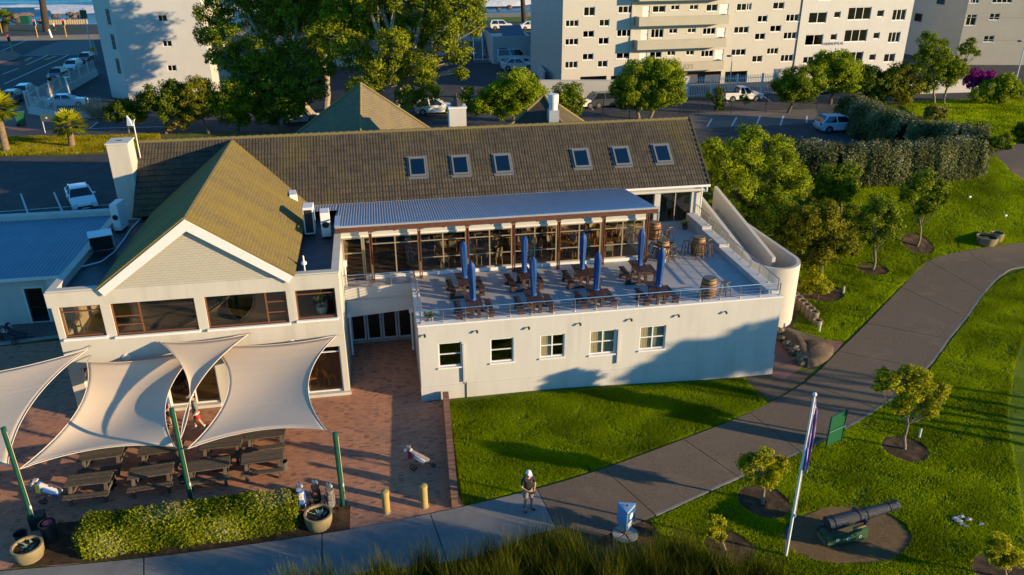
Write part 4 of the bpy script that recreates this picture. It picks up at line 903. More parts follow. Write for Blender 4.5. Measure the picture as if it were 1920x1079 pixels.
for r in rd:
    mb = MB(); mb.box(r[0], r[1], .05, .1, r[2], r[3]); d = mb.build('door', TRIM, ap1); mb = MB(); mb.ball((r[1]-.12, .03, (r[2]+r[3])/2), .04, 6, 4); mb.build('handle', BLACK, d)
for a, b, c, d in ((1199, 32, 1367.6, 49.5), (1196, 76, 1362.5, 93.5), (1193, 119, 1357.5, 136), (1200, -14, 1370, 3)):
    f_ = Facade((21.0+1.3*math.sin(rad(3.1)), 88-1.3*math.cos(rad(3.1))), rad(3.1)); r0 = f_.rect(a, b, c, b+1); z_b = f_.uz((a+c)/2, d-2)[1]; z_t = f_.uz((a+c)/2, b-1.5)[1]
    mb = MB(); mb.box(r0[0], r0[1], -1.3, -1.15, z_b, z_t); mb.box(r0[0], r0[0]+.15, -1.149, 0, z_b, z_t); mb.box(r0[1]-.15, r0[1], -1.149, 0, z_b, z_t); mb.box(r0[0]+.151, r0[1]-.151, -1.149, -.001, z_b, z_b+.18); mb.build('balcony', BAND, ap1)
u_ = F1.uz(1196, 60)[0]; mb = MB(); mb.box(u_-.9, u_-.6, -.12, 0, 5.0, TOP); mb.build('pilaster', APC, ap1)
def text(s, size, mt, name, parent, M, ext=.01):
    cu = bpy.data.curves.new('t', 'FONT'); cu.body = s; cu.size = size; cu.extrude = ext; cu.align_x = 'CENTER'; to = bpy.data.objects.new('t', cu); COL.objects.link(to)
    me = bpy.data.meshes.new_from_object(to.evaluated_get(bpy.context.evaluated_depsgraph_get())); bpy.data.objects.remove(to); me.transform(M); o = bpy.data.objects.new(name, me); COL.objects.link(o); me.materials.append(mt); o.parent = parent; return o
UPR = Matrix.Rotation(rad(90), 4, 'X')
LETT = mat('letter_blue', (.05, .08, .15), .5); LETG = mat('letter_grey', (.25, .23, .19), .6)
f_ = Facade((21.0+1.3*math.sin(rad(3.1)), 88-1.3*math.cos(rad(3.1))), rad(3.1)); q = f_.uz(1290, 129)
text('AYS', .75, LETG, 'lettering', ap1, Matrix.Translation((q[0], -1.31, q[1])) @ UPR)
# white block next to it
ap2 = lthing('apartment_block', 'white apartment block with a blue name on its wall, dappled by tree shade', 'building', F1.O+F1.u*UE, rad(3.1))
F2 = Facade(F1.O+F1.u*UE, rad(3.1)); UE2 = F2.uz(1703, 60)[0]
z3 = [(430, 85, 553, 162, 2, (0, 1, mat('curtain_blue', (.25, .42, .55), .8))), (605, 80, 650, 125, 1, None), (702, 50, 860, 138, 3, None), (903, 70, 950, 118, 1, None), (1010, 65, 1100, 142, 3, None), (405, 240, 527, 315, 2, None), (580, 235, 624, 280, 1, None), (677, 205, 832, 290, 3, None), (877, 225, 920, 270, 1, None), (980, 222, 1060, 295, 3, None),
      (390, 392, 460, 440, 2, C2), (658, 360, 803, 440, 3, CRt), (848, 375, 892, 420, 1, None), (950, 372, 1025, 430, 2, C2), (495, -12, 590, 4, 2, None)]
wl = mapz(z3, 1400, 0, 3.692); rw = [F2.rect(*w[:4]) for w in wl]
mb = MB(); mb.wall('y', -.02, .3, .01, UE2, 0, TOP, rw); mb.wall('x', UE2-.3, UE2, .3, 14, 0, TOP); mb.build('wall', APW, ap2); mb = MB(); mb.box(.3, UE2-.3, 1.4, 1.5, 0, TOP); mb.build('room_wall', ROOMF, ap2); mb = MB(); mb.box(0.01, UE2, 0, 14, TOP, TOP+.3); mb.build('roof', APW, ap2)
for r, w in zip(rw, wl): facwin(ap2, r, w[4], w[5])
q = F2.uz(1561, 84.5); text('THERMOPYLAE', .42, LETT, 'lettering', ap2, Matrix.Translation((q[0], -.04, q[1])) @ UPR)
mb = MB(); mb.box(-.06, .0, -.1, -.021, 3.5, TOP); mb.build('drainpipe', BLACK, ap2)
# grey block at far right
c3 = G(1790, 122); F3 = Facade((c3.x, c3.y), rad(-13)); ap3 = lthing('apartment_block', 'grey-beige apartment block with shaded side behind the willowy trees', 'building', (c3.x, c3.y, 0), rad(-13))
wl = mapz([(1543, -30, 1612, 25, 3, None), (1700, -20, 1840, 22, 4, None), (1513, 100, 1590, 178, 2, None), (1680, 93, 1752, 140, 2, C2), (1640, 247, 1713, 292, 2, C2)], 1400, 0, 3.692); rw = [F3.rect(*w[:4]) for w in wl]
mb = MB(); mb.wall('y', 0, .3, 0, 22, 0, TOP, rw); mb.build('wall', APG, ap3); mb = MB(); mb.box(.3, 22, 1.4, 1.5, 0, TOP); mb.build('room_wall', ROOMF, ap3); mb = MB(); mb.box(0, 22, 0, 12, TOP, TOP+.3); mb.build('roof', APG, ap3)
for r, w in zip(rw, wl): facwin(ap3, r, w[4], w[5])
# side face: runs back along the depth of the plot
mb = MB(); R13 = Matrix.Rotation(rad(13), 3, 'Z')
def sd(y, z, d=0): v = R13 @ Vector((-d, y, 0)); return (v.x, v.y, z)
mb.slab([sd(0, 0), sd(0, TOP), sd(22, TOP), sd(22, 0)], .3); mb.build('side_wall', APG, ap3)
for y0, zz in ((4.5, 10.2), (14, 10.4), (17, 8.0), (14, 7.8), (8.5, 7.6)):
    mb = MB(); mb.slab([sd(y0, zz, .06), sd(y0, zz+1.1, .06), sd(y0+1.6, zz+1.1, .06), sd(y0+1.6, zz, .06)], .05); w = mb.build('window', BROWNF, ap3); mb = MB(); mb.slab([sd(y0+.08, zz+.08, .08), sd(y0+.08, zz+1.02, .08), sd(y0+1.52, zz+1.02, .08), sd(y0+1.52, zz+.08, .08)], .02); mb.build('pane', GLASSF, w)
for z in (6.2, 9.0, 11.8): mb = MB(); mb.box(0, 22, -.04, 0, z, z+.06); mb.build('string_course', APG, ap3)
p = at(1850, 158); gb_ = lthing('garage_block', 'low flat-roofed garage in deep shade below the grey block', 'building', p, rad(-8)); mb = MB(); mb.box(0, 14, 0, 7, 0, 2.6); mb.build('wall', APB, gb_); mb = MB(); mb.box(-.2, 14.2, -.2, 7.2, 2.6, 2.8); mb.build('roof', CONC, gb_); mb = MB(); mb.box(5, 8, -.05, -.005, .05, 2.1); mb.build('door', mat('door_blue', (.10, .15, .2), .6), gb_)
# ---- apartment block at left, in tree shade
c = G(243, 190); FA = Facade((c.x, c.y), 0); apA = lthing('apartment_block', 'plain white apartment tower in tree shade beside the side street', 'building', (c.x, c.y, 0))
wl = [(296, 28, 313, 41, 2, None), (305, 76, 322, 88, 2, None), (314, 122, 331, 134, 2, None)]; rw = [FA.rect(*w[:4]) for w in wl]; ua = FA.uz(398, 150)[0]
mb = MB(); mb.wall('y', 0, .3, 0, ua, 0, 17, rw); mb.box(.31, ua-.01, 1.0, 1.05, 0, 16.9); mb.build('wall', APB, apA)
for r, w in zip(rw, wl): facwin(apA, r, 2, None, sill=False)
mb = MB(); l = G(200, 190)-c; th = math.atan2(3.0, l.x); l2 = Vector((l.x, 3.0, 0)); nn = Vector((l2.y, -l2.x, 0)).normalized()*-1
if nn.y > 0: nn = -nn
mb.slab([(0, 0, 0), (0, 0, 17), (l2.x, l2.y, 17), (l2.x, l2.y, 0)], .3); mb.build('stair_tower', APB, apA)
for py0, py1 in ((18, 47), (66, 94), (112, 140)):
    v0 = ray(217+py0*.215*0+ (py0-18)*.235, py0); t = .28
    for k, (py, h) in enumerate(((py0, 0),)):
        cc = l2*.30; z_t = FA.uz(243-38*.9, py0)[1]; z_b = FA.uz(243-38*.9, py1)[1]
    a_, b_ = l2*.16, l2*.30; mb = MB(); mb.slab([a_+nn*.05+Vector((0, 0, z_b)), b_+nn*.05+Vector((0, 0, z_b)), b_+nn*.05+Vector((0, 0, z_t)), a_+nn*.05+Vector((0, 0, z_t))], .04); w = mb.build('window', BLACK, apA)
    for zz0, zz1 in ((.08, .38), (.44, .72), (.78, .95)):
        h = z_t-z_b; mb = MB(); a2, b2 = l2*.175, l2*.27; mb.slab([a2+nn*.07+Vector((0, 0, z_b+h*zz0)), b2+nn*.07+Vector((0, 0, z_b+h*zz0)), b2+nn*.07+Vector((0, 0, z_b+h*zz1)), a2+nn*.07+Vector((0, 0, z_b+h*zz1))], .02); mb.build('pane', mat('pane_pale', (.34, .38, .42), .3), w)
mb = MB(); mb.box(ua-.3, ua, .3, 15, 0, 17); mb.build('side_wall', APC, apA)
for k in range(4):
    z = 2.9*k+3.2; mb = MB(); mb.box(ua, ua+1.5, 2, 14, z+2.6, z+2.8); mb.box(ua+1.4, ua+1.5, 2, 14, z+2.8, z+3.7); mb.build('balcony', APC, apA)
mb = MB(); mb.box(l2.x, ua, 3, 15, 16.6, 17); mb.build('roof', APC, apA)
# ---- long block behind the gum trees with outside stair
b0 = at(470, 127, 1.7); b1 = at(906, 121, 1.7); phi = math.atan2(b1.y-b0.y, b1.x-b0.x); FB = Facade((b0.x, b0.y), phi)
apB = lthing('apartment_block', 'long pale apartment block half hidden behind the gum trees, with outside stair', 'building', b0, phi); ub = (b1-b0).length
rb = [(u, u+2.2, z+1.0, z+2.4) for z in (3.6, 6.8, 10.0) for u in np.arange(2, ub-3, 4.4)]
mb = MB(); mb.wall('y', 0, .3, 0, ub, 0, 14, rb); mb.wall('x', ub-.3, ub, .3, 16, 0, 14); mb.build('wall', APW, apB); mb = MB(); mb.box(.3, ub-.3, 1.2, 1.3, 0, 14); mb.build('room_wall', ROOMF, apB); mb = MB(); mb.box(0, ub, 0, 16, 14, 14.3); mb.build('roof', APW, apB)
for r in rb: facwin(apB, r, 2, CL if random.random() < .4 else None)
for z in (3.4, 6.6, 9.8):
    mb = MB(); mb.box(0, ub, -1.3, -.001, z, z+.18); mb.build('balcony', APW, apB); mb = MB(); mb.box(0, ub, -1.3, -1.24, z+.95, z+1.02); mb.build('handrail', TRIM, apB)
    for u in np.arange(0, ub, .4): 
        if u > ub-9: mb = MB(); mb.box(u, u+.04, -1.29, -1.25, z+.18, z+.95); mb.build('baluster', TRIM, apB)
s0, s1 = ub-1.5, ub+1.2
for k in range(2):
    mb = MB(); y_ = -1.3; x_ = s0+k*1.25; mb.slab([(x_, -1.3, 3.5), (x_, -5.2, .9), (x_, -5.2, 1.9), (x_, -1.3, 4.5)], .14); mb.build('stair_balustrade', TRIM, apB)
for k in range(12): mb = MB(); mb.box(s0+.01, s0+1.24, -1.3-(k+1)*.325, -1.3-k*.325, 3.3-k*.215-.3, 3.4-k*.215); mb.build('step', CONC, apB)
mb = MB(); mb.box(s0-.1, s0+4.2, -7.4, -5.21, .55, .85); mb.box(s0-.05, s0+.5, -7.2, -6.7, 0, .549); mb.build('landing', APW, apB)
for u in np.arange(s0+.1, s0+4.1, .28): mb = MB(); mb.box(u, u+.05, -7.38, -7.33, .85, 1.75); mb.build('baluster', TRIM, apB)
mb = MB(); mb.box(s0-.1, s0+4.2, -7.4, -7.3, 1.75, 1.83); mb.build('handrail', TRIM, apB)
# low garage in teal shade
p = G(925, 121); tg = lthing('garage_block', 'low flat garage with sloped skylight in shade near the coast road', 'building', p); q = G(997, 121); tw = q.x-p.x
mb = MB(); mb.box(0, tw, 0, 9, 0, 3.0); mb.build('wall', APB, tg); mb = MB(); mb.box(0, tw, 0, .2, 3.0, 3.6); mb.box(tw-.2, tw, .2, 9, 3, 3.6); mb.box(-.001, .2, .2, 9, 3, 3.6); mb.build('parapet', APB, tg)
mb = MB(); mb.slab([(tw*.35, 2, 3.1), (tw*.95, 2, 3.1), (tw*.95, 6, 4.4), (tw*.35, 6, 4.4)], .1); mb.build('skylight', mat('skylight_dark', (.06, .08, .10), .3), tg); mb = MB(); mb.box(.8, 1.8, -.05, -.003, .05, 2.1); mb.build('door', BLACK, tg)
# boundary walls and fences
def bwall(label, pts, h, th=.2, m=APW, z0=0, name='boundary_wall'):
    P = [G(*p) if len(p) == 2 else Vector(p) for p in pts]; r = thing(name, label, 'wall', P[0]); z0 = P[0].z
    for a, b in zip(P[:-1], P[1:]):
        mb = MB(); mb.beam(Vector((a.x, a.y, z0+h/2)), Vector((b.x, b.y, z0+h/2)), th, h); mb.build('wall_panel', m, r)
        mb = MB(); mb.beam(Vector((a.x, a.y, z0+h+.03)), Vector((b.x, b.y, z0+h+.03)), th+.08, .06); mb.build('coping', m, r)
    return r
bwall('white boundary wall below the cream apartment block', [(1010, 193), (1150, 193), (1290, 185)], 2.3)
bwall('short white wall at the end of the white palisade fence', [(1446, 176), (1500, 174)], 2.6)
bwall('low wall sloping beside the parked van', [(1020, 162), (998, 120), (990, 100)], 1.6)
bwall('pale street wall behind the magenta bougainvillea', [(1600, 182), (1730, 176), (1860, 172)], 1.4, m=APB)
def pickets(label, a, b, h, sp, z0=0, posts=3.0, m=TRIM, wallh=0, wm=APB, w=.055, name='palisade_fence'):
    a, b = G(*a), G(*b); d = (b-a); L_ = d.length; d.normalize(); ang = math.atan2(d.y, d.x)
    r = lthing(name, label, 'fence', a, ang)
    if wallh:
        mb = MB(); mb.box(0, L_, -.1, .1, 0, wallh); mb.build('base_wall', wm, r)
    mb = MB(); mb.add([(-w/2, 0, 0), (w/2, 0, 0), (w/2, 0, h-.1), (0, 0, h), (-w/2, 0, h-.1), (-w/2, .02, 0), (w/2, .02, 0), (w/2, .02, h-.1), (0, .02, h), (-w/2, .02, h-.1)], [(0, 1, 2, 3, 4), (9, 8, 7, 6, 5), (0, 5, 6, 1), (1, 6, 7, 2), (2, 7, 8, 3), (3, 8, 9, 4), (4, 9, 5, 0)]); k0 = mb.build('picket', m, r)
    n = int(L_/sp)
    for i in range(n):
        o = k0 if i == 0 else clone(k0, 'picket', r); o.location = (.05+i*sp, 0, wallh)
    for z in (wallh+.2, wallh+h*.82): mb = MB(); mb.box(0, L_, .021, .06, z, z+.05); mb.build('rail', m, r)
    for i in range(int(L_/posts)+1): mb = MB(); x = i*posts; mb.box(x-.09, x+.09, .061, .24, 0, wallh+h+.05); mb.build('post', wm if wallh else m, r)
    return r
pickets('white steel palisade fence in front of the cream apartment block', (1285, 184), (1446, 176), 2.2, .2)
pickets('palisade fence on a low wall along the side street kerb', (58, 214), (183, 142), 1.5, .24, wallh=.9, posts=4, m=mat('fence_pale', (.5, .49, .46), .6))
pickets('palisade fence on a low wall beside the brick pavement corner', (58, 214), (107, 223), 1.3, .2, wallh=.9, posts=3.2, m=MATS['fence_pale'])
pickets('grey palisade fence facing the rear street before the white tower', (107, 223), (200, 221), 1.5, .2, wallh=.8, posts=3.5, m=MATS['fence_pale'])
wf = lthing('wire_fence', 'thin dark wire fence along the rear car park', 'fence', G(1090, 225)); a = G(1090, 225)
for px in (1090, 1130, 1180, 1275, 1309, 1370, 1435, 1530):
    q = G(px, 223 if px < 1200 else 217-(px-1275)*.03)-a; mb = MB(); mb.tube([q, q+Vector((0, 0, 1.8))], .035, 6); mb.build('post', BLACK, wf)
q = G(1530, 210)-a; 
for z in (.6, 1.2, 1.75): mb = MB(); mb.tube([Vector((0, 0, z)), G(1275, 217)-a+Vector((0, 0, z)), q+Vector((0, 0, z))], .012, 5); mb.build('wire', BLACK, wf)

# ================================================================ CARS
def paint(name, c): return mat('car_'+name, c, .28, metal=.0, coat=.6, spec=.5)
CGL = mat('car_glass', (.012, .016, .020), .06, spec=.8); RIM = mat('car_rim', (.45, .46, .47), .3, metal=.8); LAMPW = mat('car_headlamp', (.75, .77, .78), .15); LAMPR = mat('car_taillamp', (.35, .012, .01), .25)
KIND = {  # body side profile (x,z), cabin base/roof (x) and heights, width, wheel x, wheel radius
 'hatch': dict(body=[(-2.0, .42), (-2.08, .62), (-2.02, .92), (1.05, .95), (1.75, .80), (2.08, .62), (2.1, .40), (1.9, .22), (-1.85, .22)], cab=[(-2.0, .9), (1.0, .93), (.28, 1.42), (-1.45, 1.46), (-1.85, 1.30)], w=1.72, wh=(-1.28, 1.30), r=.31),
 'sedan': dict(body=[(-2.18, .45), (-2.25, .68), (-2.15, .98), (-1.4, .98), (1.05, .95), (1.85, .80), (2.22, .62), (2.24, .40), (2.0, .22), (-2.0, .22)], cab=[(-1.75, .95), (1.0, .93), (.25, 1.42), (-1.0, 1.45)], w=1.72, wh=(-1.35, 1.38), r=.31),
 'suv': dict(body=[(-2.0, .45), (-2.1, .75), (-2.05, 1.08), (1.0, 1.08), (1.85, .98), (2.08, .75), (2.1, .48), (1.9, .28), (-1.85, .28)], cab=[(-2.02, 1.05), (1.0, 1.05), (.35, 1.62), (-1.7, 1.66)], w=1.8, wh=(-1.25, 1.28), r=.35),
 'van': dict(body=[(-2.3, .4), (-2.38, .8), (-2.36, 1.15), (1.3, 1.15), (2.1, .95), (2.35, .7), (2.36, .42), (2.1, .24), (-2.1, .24)], cab=[(-2.35, 1.12), (1.45, 1.12), (.75, 1.88), (-2.25, 1.92)], w=1.85, wh=(-1.5, 1.5), r=.33),
 'pickup': dict(body=[(-2.1, .45), (-2.15, .62), (-2.12, .86), (.05, .86), (1.05, .92), (1.8, .82), (2.12, .62), (2.14, .42), (1.95, .24), (-1.95, .24)], cab=[(-.55, .84), (1.0, .90), (.40, 1.42), (-.42, 1.45)], w=1.68, wh=(-1.3, 1.35), r=.31)}
def car(kd, colour, label, px, py, rz, scale=1., z=None, group=None):
    K = KIND[kd]; p = G(px, py); r = lthing('parked_car', label, 'car', (p.x, p.y, p.z+.02), rz, group); r.scale = (scale,)*3
    w = K['w']/2; B = K['body']; cm = paint(*colour); n = len(B)
    mb = MB(); rings = [(-w+.10, .95, .0), (-w, 1, 0), (-w+.02, 1, 0), (0, 1.0, .03), (w-.02, 1, 0), (w, 1, 0), (w-.10, .95, 0)]
    ys = [-w+.07, -w, -w+.0, w, w-.07]; V = []; zc = .6
    for y, k in ((-w+.09, .955), (-w, 1.0), (w, 1.0), (w-.09, .955)):
        pass
    rows = [(-w+.0, .90), (-w+.06, .985), (-w*.5, 1.0), (w*.5, 1.0), (w-.06, .985), (w, .90)]
    for y, k in rows:
        for x, z_ in B: V.append((x*(.985+.015*(k-.9)*10), y, zc+(z_-zc)*k))
    F = [tuple(range(n-1, -1, -1)), tuple(range((len(rows)-1)*n, len(rows)*n))]
    for i in range(len(rows)-1):
        for j in range(n): F.append((i*n+j, i*n+(j+1) % n, (i+1)*n+(j+1) % n, (i+1)*n+j))
    mb.add(V, F); mb.build('body', cm, r, smooth=True)
    Cb = K['cab']; zb = min(z_ for x, z_ in Cb); zt = max(z_ for x, z_ in Cb)
    def ins(z_): return w-.06-(z_-zb)/(zt-zb)*.20
    mb = MB(); m_ = len(Cb); V = [(x, -ins(z_), z_) for x, z_ in Cb]+[(x, ins(z_), z_) for x, z_ in Cb]
    mb.add(V, [tuple(range(m_)), tuple(range(2*m_-1, m_-1, -1))]+[(j, m_+j, m_+(j+1) % m_, (j+1) % m_) for j in range(m_)]); mb.build('windows', CGL, r)
    tops = [q for q in Cb if q[1] > zb+.3]; x0 = min(q[0] for q in tops); x1 = max(q[0] for q in tops); zr = [q[1] for q in tops]
    a0 = min(tops, key=lambda q: q[0]); a1 = max(tops, key=lambda q: q[0]); hi = [q for q in tops if q[1] > zt-.1]; h0 = min(hi, key=lambda q: q[0]); h1 = max(hi, key=lambda q: q[0])
    mb = MB(); wi = w-.24; mb.hexa([(h0[0]-.05, -wi, h0[1]-.03), (h1[0]+.06, -wi, h1[1]-.03), (h1[0]+.06, wi, h1[1]-.03), (h0[0]-.05, wi, h0[1]-.03), (h0[0]+.05, -wi+.08, h0[1]+.035), (h1[0]-.08, -wi+.08, h1[1]+.04), (h1[0]-.08, wi-.08, h1[1]+.04), (h0[0]+.05, wi-.08, h0[1]+.035)]); mb.build('roof', cm, r, bev=.02)
    for s in (-1, 1):
        fr = max(Cb, key=lambda q: q[0]); re = min(Cb, key=lambda q: q[0]); P = lambda q, e=.012: Vector((q[0], s*(ins(q[1])+e), q[1]))
        for q0, q1, ww in ((fr, h1, .09), (re, h0, .16), ((( fr[0]+re[0])/2-.05, zb), ((h0[0]+h1[0])/2-.05, zt), .10)): mb = MB(); mb.beam(P(q0), P(q1), .03, ww, up=(1, 0, 0)); mb.build('pillar', cm, r)
        mb = MB(); mb.ob((fr[0]-.35, s*(w+.06), zb+.02), .12, .16, .12); mb.build('mirror', cm, r)
        for x in K['wh']:
            mb = MB(); M = Matrix.Rotation(rad(90), 3, 'X'); mb.lathe([(K['r']+.05, -.012), (K['r']+.05, .0)], (x, s*(w+.001), K['r']), 20, M); mb.build('wheel_arch', BLACK, r)
            mb = MB(); mb.lathe([(K['r']*.62, -.10), (K['r']*.95, -.10), (K['r'], -.06), (K['r'], .06), (K['r']*.95, .10), (K['r']*.62, .10)], (x, s*(w-.08), K['r']), 20, M); wl_ = mb.build('wheel', RUBBER, r, smooth=True)
            mb = MB(); mb.lathe([(.03, .085 if s < 0 else -.085), (K['r']*.6, .09 if s < 0 else -.09), (K['r']*.63, .103 if s < 0 else -.103)], (x, s*(w-.08), K['r']), 14, M); mb.build('rim', RIM, wl_)
        fx = max(B, key=lambda q: q[0]); bx_ = min(B, key=lambda q: q[0])
        mb = MB(); mb.ob((fx[0]-.14, s*(w-.26), .60), .26, .36, .15); mb.build('headlight', LAMPW, r, bev=.03); mb = MB(); mb.ob((bx_[0]+.07, s*(w-.2), .70), .16, .26, .2); mb.build('taillight', LAMPR, r, bev=.02)
    mb = MB(); fx = max(B, key=lambda q: q[0]); mb.ob((fx[0]-.10, 0, .40), .22, K['w']*.6, .12); mb.build('grille', BLACK, r)
    mb = MB(); mb.ob((fx[0]-.02, 0, .33), .06, .5, .1); mb.build('number_plate', TRIM, r)
    if kd == 'pickup':
        mb = MB(); mb.box(-2.02, -.62, -w+.1, w-.1, .865, .872); mb.build('load_bed', BLACK, r)
        for s in (-1, 1): mb = MB(); mb.box(-2.1, -.5, s*(w-.05)-.03, s*(w-.05)+.03, .86, .96); mb.build('bed_rail', cm, r)
    return r
WHT, SIL, DRK, RED, BLU = ('white', (.72, .72, .70)), ('silver', (.42, .46, .50)), ('dark', (.05, .065, .08)), ('red', (.16, .015, .015)), ('lightblue', (.42, .56, .66))
street_dir = math.atan2((G(183, 142)-G(58, 214)).y, (G(183, 142)-G(58, 214)).x)
car('hatch', SIL, 'silver hatchback parked at the corner of the fenced wall', 45, 182, street_dir+math.pi)
car('hatch', DRK, 'dark blue hatchback parked behind a white car along the fence', 110, 148, street_dir+math.pi)
car('hatch', WHT, 'white hatchback between a dark blue and a red car along the fence', 138, 131, street_dir+math.pi)
car('sedan', RED, 'dark red car parked beside the white tower', 163, 117, street_dir+math.pi)
car('hatch', DRK, 'dark car mostly hidden behind the left palm', 22, 194, street_dir+math.pi)
car('sedan', BLU, 'pale blue car parked behind the grey palisade fence', 128, 200, .1)
car('sedan', WHT, 'white sedan parked on the shaded car park by the annex', 155, 385, math.atan2(*((at(118, 400, ZR)-at(101, 361, ZR)).to_tuple()[1::-1])))
car('suv', WHT, 'white sport utility car on the coast road', 940, 56, -.05)
car('sedan', WHT, 'white sedan on the coast road beside the palm trunk', 997, 56, -.05)
car('van', WHT, 'white passenger van parked against the teal garage', 964, 119, -.05)
car('sedan', WHT, 'white sedan parked in front of the passenger van', 970, 131, -.05)
car('hatch', WHT, 'white car half hidden under the gum tree by the tall chimney', 815, 213, 0.05)
car('hatch', SIL, 'silver car half hidden in shade left of the pointed pavilion', 562, 230, 0.05)
car('sedan', WHT, 'white car partly hidden by the small tree before the boundary wall', 1078, 203, .05)
car('hatch', DRK, 'black car with red taillight behind the round twin trees', 1140, 200, .05)
car('pickup', WHT, 'white pickup truck parked in front of the palisade fence', 1389, 189, -.02)
car('hatch', BLU, 'pale blue hatchback parked alone beside the silver-leaved hedge', 1570, 246, -.03)
car('hatch', WHT, 'white car glimpsed behind the round tree at the hedge end', 1545, 173, .3)
# ================================================================ STREET FURNITURE
YEL = mat('signal_yellow', (.50, .27, .02), .5); SIGR = mat('signal_red', (.5, .01, .01), .4, emit=(1, .02, .02, 2))
def traffic_light(px, py, pt, label):
    b = G(px, py); r = lthing('traffic_light', label, 'traffic light', b, YAW*-1); h = over(px, pt, b).z-b.z
    mb = MB(); mb.tube([(0, 0, 0), (0, 0, h-.5)], .09, 8); mb.build('pole', YEL, r); mb = MB(); mb.box(-.28, .28, -.06, .0, h-1.15, h+.1); mb.build('backboard', TRIM, r); mb = MB(); mb.box(-.22, .22, -.2, -.061, h-1.1, h+.05); mb.build('housing', BLACK, r, bev=.03)
    for k in range(3): mb = MB(); mb.lathe([(.13, 0), (.13, .03)], (0, -.2, h-.13-.36*k), 12, Matrix.Rotation(rad(90), 3, 'X')); mb.build('lens', SIGR if k == 0 else BLACK, r)
traffic_light(24, 101, 66, 'red traffic light on the brick corner island'); traffic_light(71, 71, 38, 'red traffic light before the thick dark palm trunk'); traffic_light(125, 70, 37, 'red traffic light standing near a pedestrian in white'); traffic_light(4, 62, 16, 'traffic light at the coast road junction with its back to the tower')
def lamp_post(px, py, pt, label, arm=1.2, rz=0):
    b = G(px, py); r = lthing('street_lamp', label, 'street lamp', b, rz); h = over(px, pt, b).z-b.z
    mb = MB(); mb.tube([(0, 0, 0), (0, 0, h*.7), (0, 0, h)], [.08, .06, .05], 8); mb.tube([(0, 0, h), (-arm*.5, 0, h+.12), (-arm, 0, h+.1)], .04, 6); mb.build('pole', GALV, r); mb = MB(); mb.ball((-arm, 0, h+.05), .22, 10, 6, (1.5, .8, .5)); mb.build('lamp_head', BLACK, r)
lamp_post(1366, 176, 106, 'slim street lamp rising behind the white palisade fence', .4); lamp_post(1905, 150, 78, 'dark street lamp beside the shaded garage', .8)
b = G(136, 195); sp = lthing('light_pole', 'leaning pale light pole inside the fenced yard', 'pole', b); t = over(122, 146, b)-b; mb = MB(); mb.tube([(0, 0, 0), t], .10, 8); mb.build('pole', TRIM, sp); mb = MB(); mb.ob(t+Vector((.15, 0, 0)), .6, .25, .12); mb.build('lamp_head', TRIM, sp)
b = G(42, 236); wb = lthing('wheelie_bin', 'green wheelie bin on the brick pavement with its lid open', 'bin', b, .2); gm = mat('bin_green', (.015, .10, .045), .5); s_ = 1.5
mb = MB(); mb.hexa([(x*s_, y*s_, z*s_) for x, y, z in [(-.22, -.26, .05), (.22, -.26, .05), (.22, .26, .05), (-.22, .26, .05), (-.29, -.34, 1), (.29, -.34, 1), (.29, .34, 1), (-.29, .34, 1)]]); mb.build('bin', gm, wb); mb = MB(); mb.slab([Vector(v)*s_ for v in [(-.3, -.35, 1.02), (-.3, .35, 1.02), (-.62, .33, 1.45), (-.62, -.33, 1.45)]], .06); mb.build('lid', gm, wb)
for s in (-1, 1): mb = MB(); mb.lathe([(.12*s_, -.04), (.12*s_, .04)], (-.2*s_, s*.3*s_, .12*s_), 12, Matrix.Rotation(rad(90), 3, 'X')); mb.build('wheel', RUBBER, wb)
b = G(180, 118); rs = lthing('road_sign', 'round yellow road sign on a pole beside the white tower', 'sign', b); h = over(172, 93, b).z-b.z; mb = MB(); mb.tube([(0, 0, 0), (0, 0, h)], .05, 6); mb.build('pole', GALV, rs); mb = MB(); mb.lathe([(.40, 0), (.40, .04)], (0, -.06, h), 20, Matrix.Rotation(rad(90), 3, 'X')); mb.build('disc', YEL, rs); mb = MB(); mb.box(-.06, .06, -.12, -.101, h-.18, h+.18); mb.build('symbol', BLACK, rs)
b = G(172, 95); rs = lthing('road_sign', 'tall green road sign seen from behind near the shore', 'sign', b); h = over(161, 27, b).z-b.z; mb = MB(); mb.tube([(0, 0, 0), (0, 0, h+1)], .08, 6); mb.build('pole', GALV, rs); mb = MB(); mb.box(-.6, .5, -.12, -.08, h-.7, h+.7); mb.build('panel', GREENP, rs)
b = G(50, 45); kb = lthing('kiosk', 'small green kiosk hut on the promenade edge', 'kiosk', b); mb = MB(); mb.box(-.9, .9, -.8, .8, 0, 1.9); mb.build('wall', GREENP, kb); mb = MB(); mb.slab([(-1.0, -.9, 1.9), (1.0, -.9, 1.9), (1.0, .9, 2.3), (-1.0, .9, 2.3)], .1); mb.build('roof', mat('kiosk_roof', (.3, .17, .10), .8), kb)
bp_ = thing('promenade_railing', 'pale balustrade posts along the sea promenade', 'railing', G(130, 47))
for k in range(18): q = G(90+k*4.3, 46.5-k*.06); mb = MB(); mb.ob(q, .35, .35, 1.0); mb.build('baluster', mat('promenade_post', (.5, .38, .2), .8), bp_)
b = G(85, 250); rs = lthing('notice_board', 'small dark notice board on posts by the verge palms', 'sign', b); 
mb = MB(); mb.tube([(0, 0, 0), (0, 0, 1.9)], .04, 6); mb.build('post', GALV, rs); mb = MB(); mb.box(-.1, 1.0, -.04, .0, 1.2, 1.9); mb.build('panel', mat('notice_panel_dark', (.05, .07, .07), .5), rs); mb = MB(); mb.box(.4, .55, -.06, -.041, 1.5, 1.65); mb.build('label_patch', TRIM, rs)
b = G(98, 58); rs = lthing('marker_post', 'short white marker post beside the crossing', 'post', G(97, 71)); mb = MB(); mb.tube([(0, 0, 0), (-.2, 0, 1.6)], [.22, .18], 8); mb.build('post', TRIM, rs)
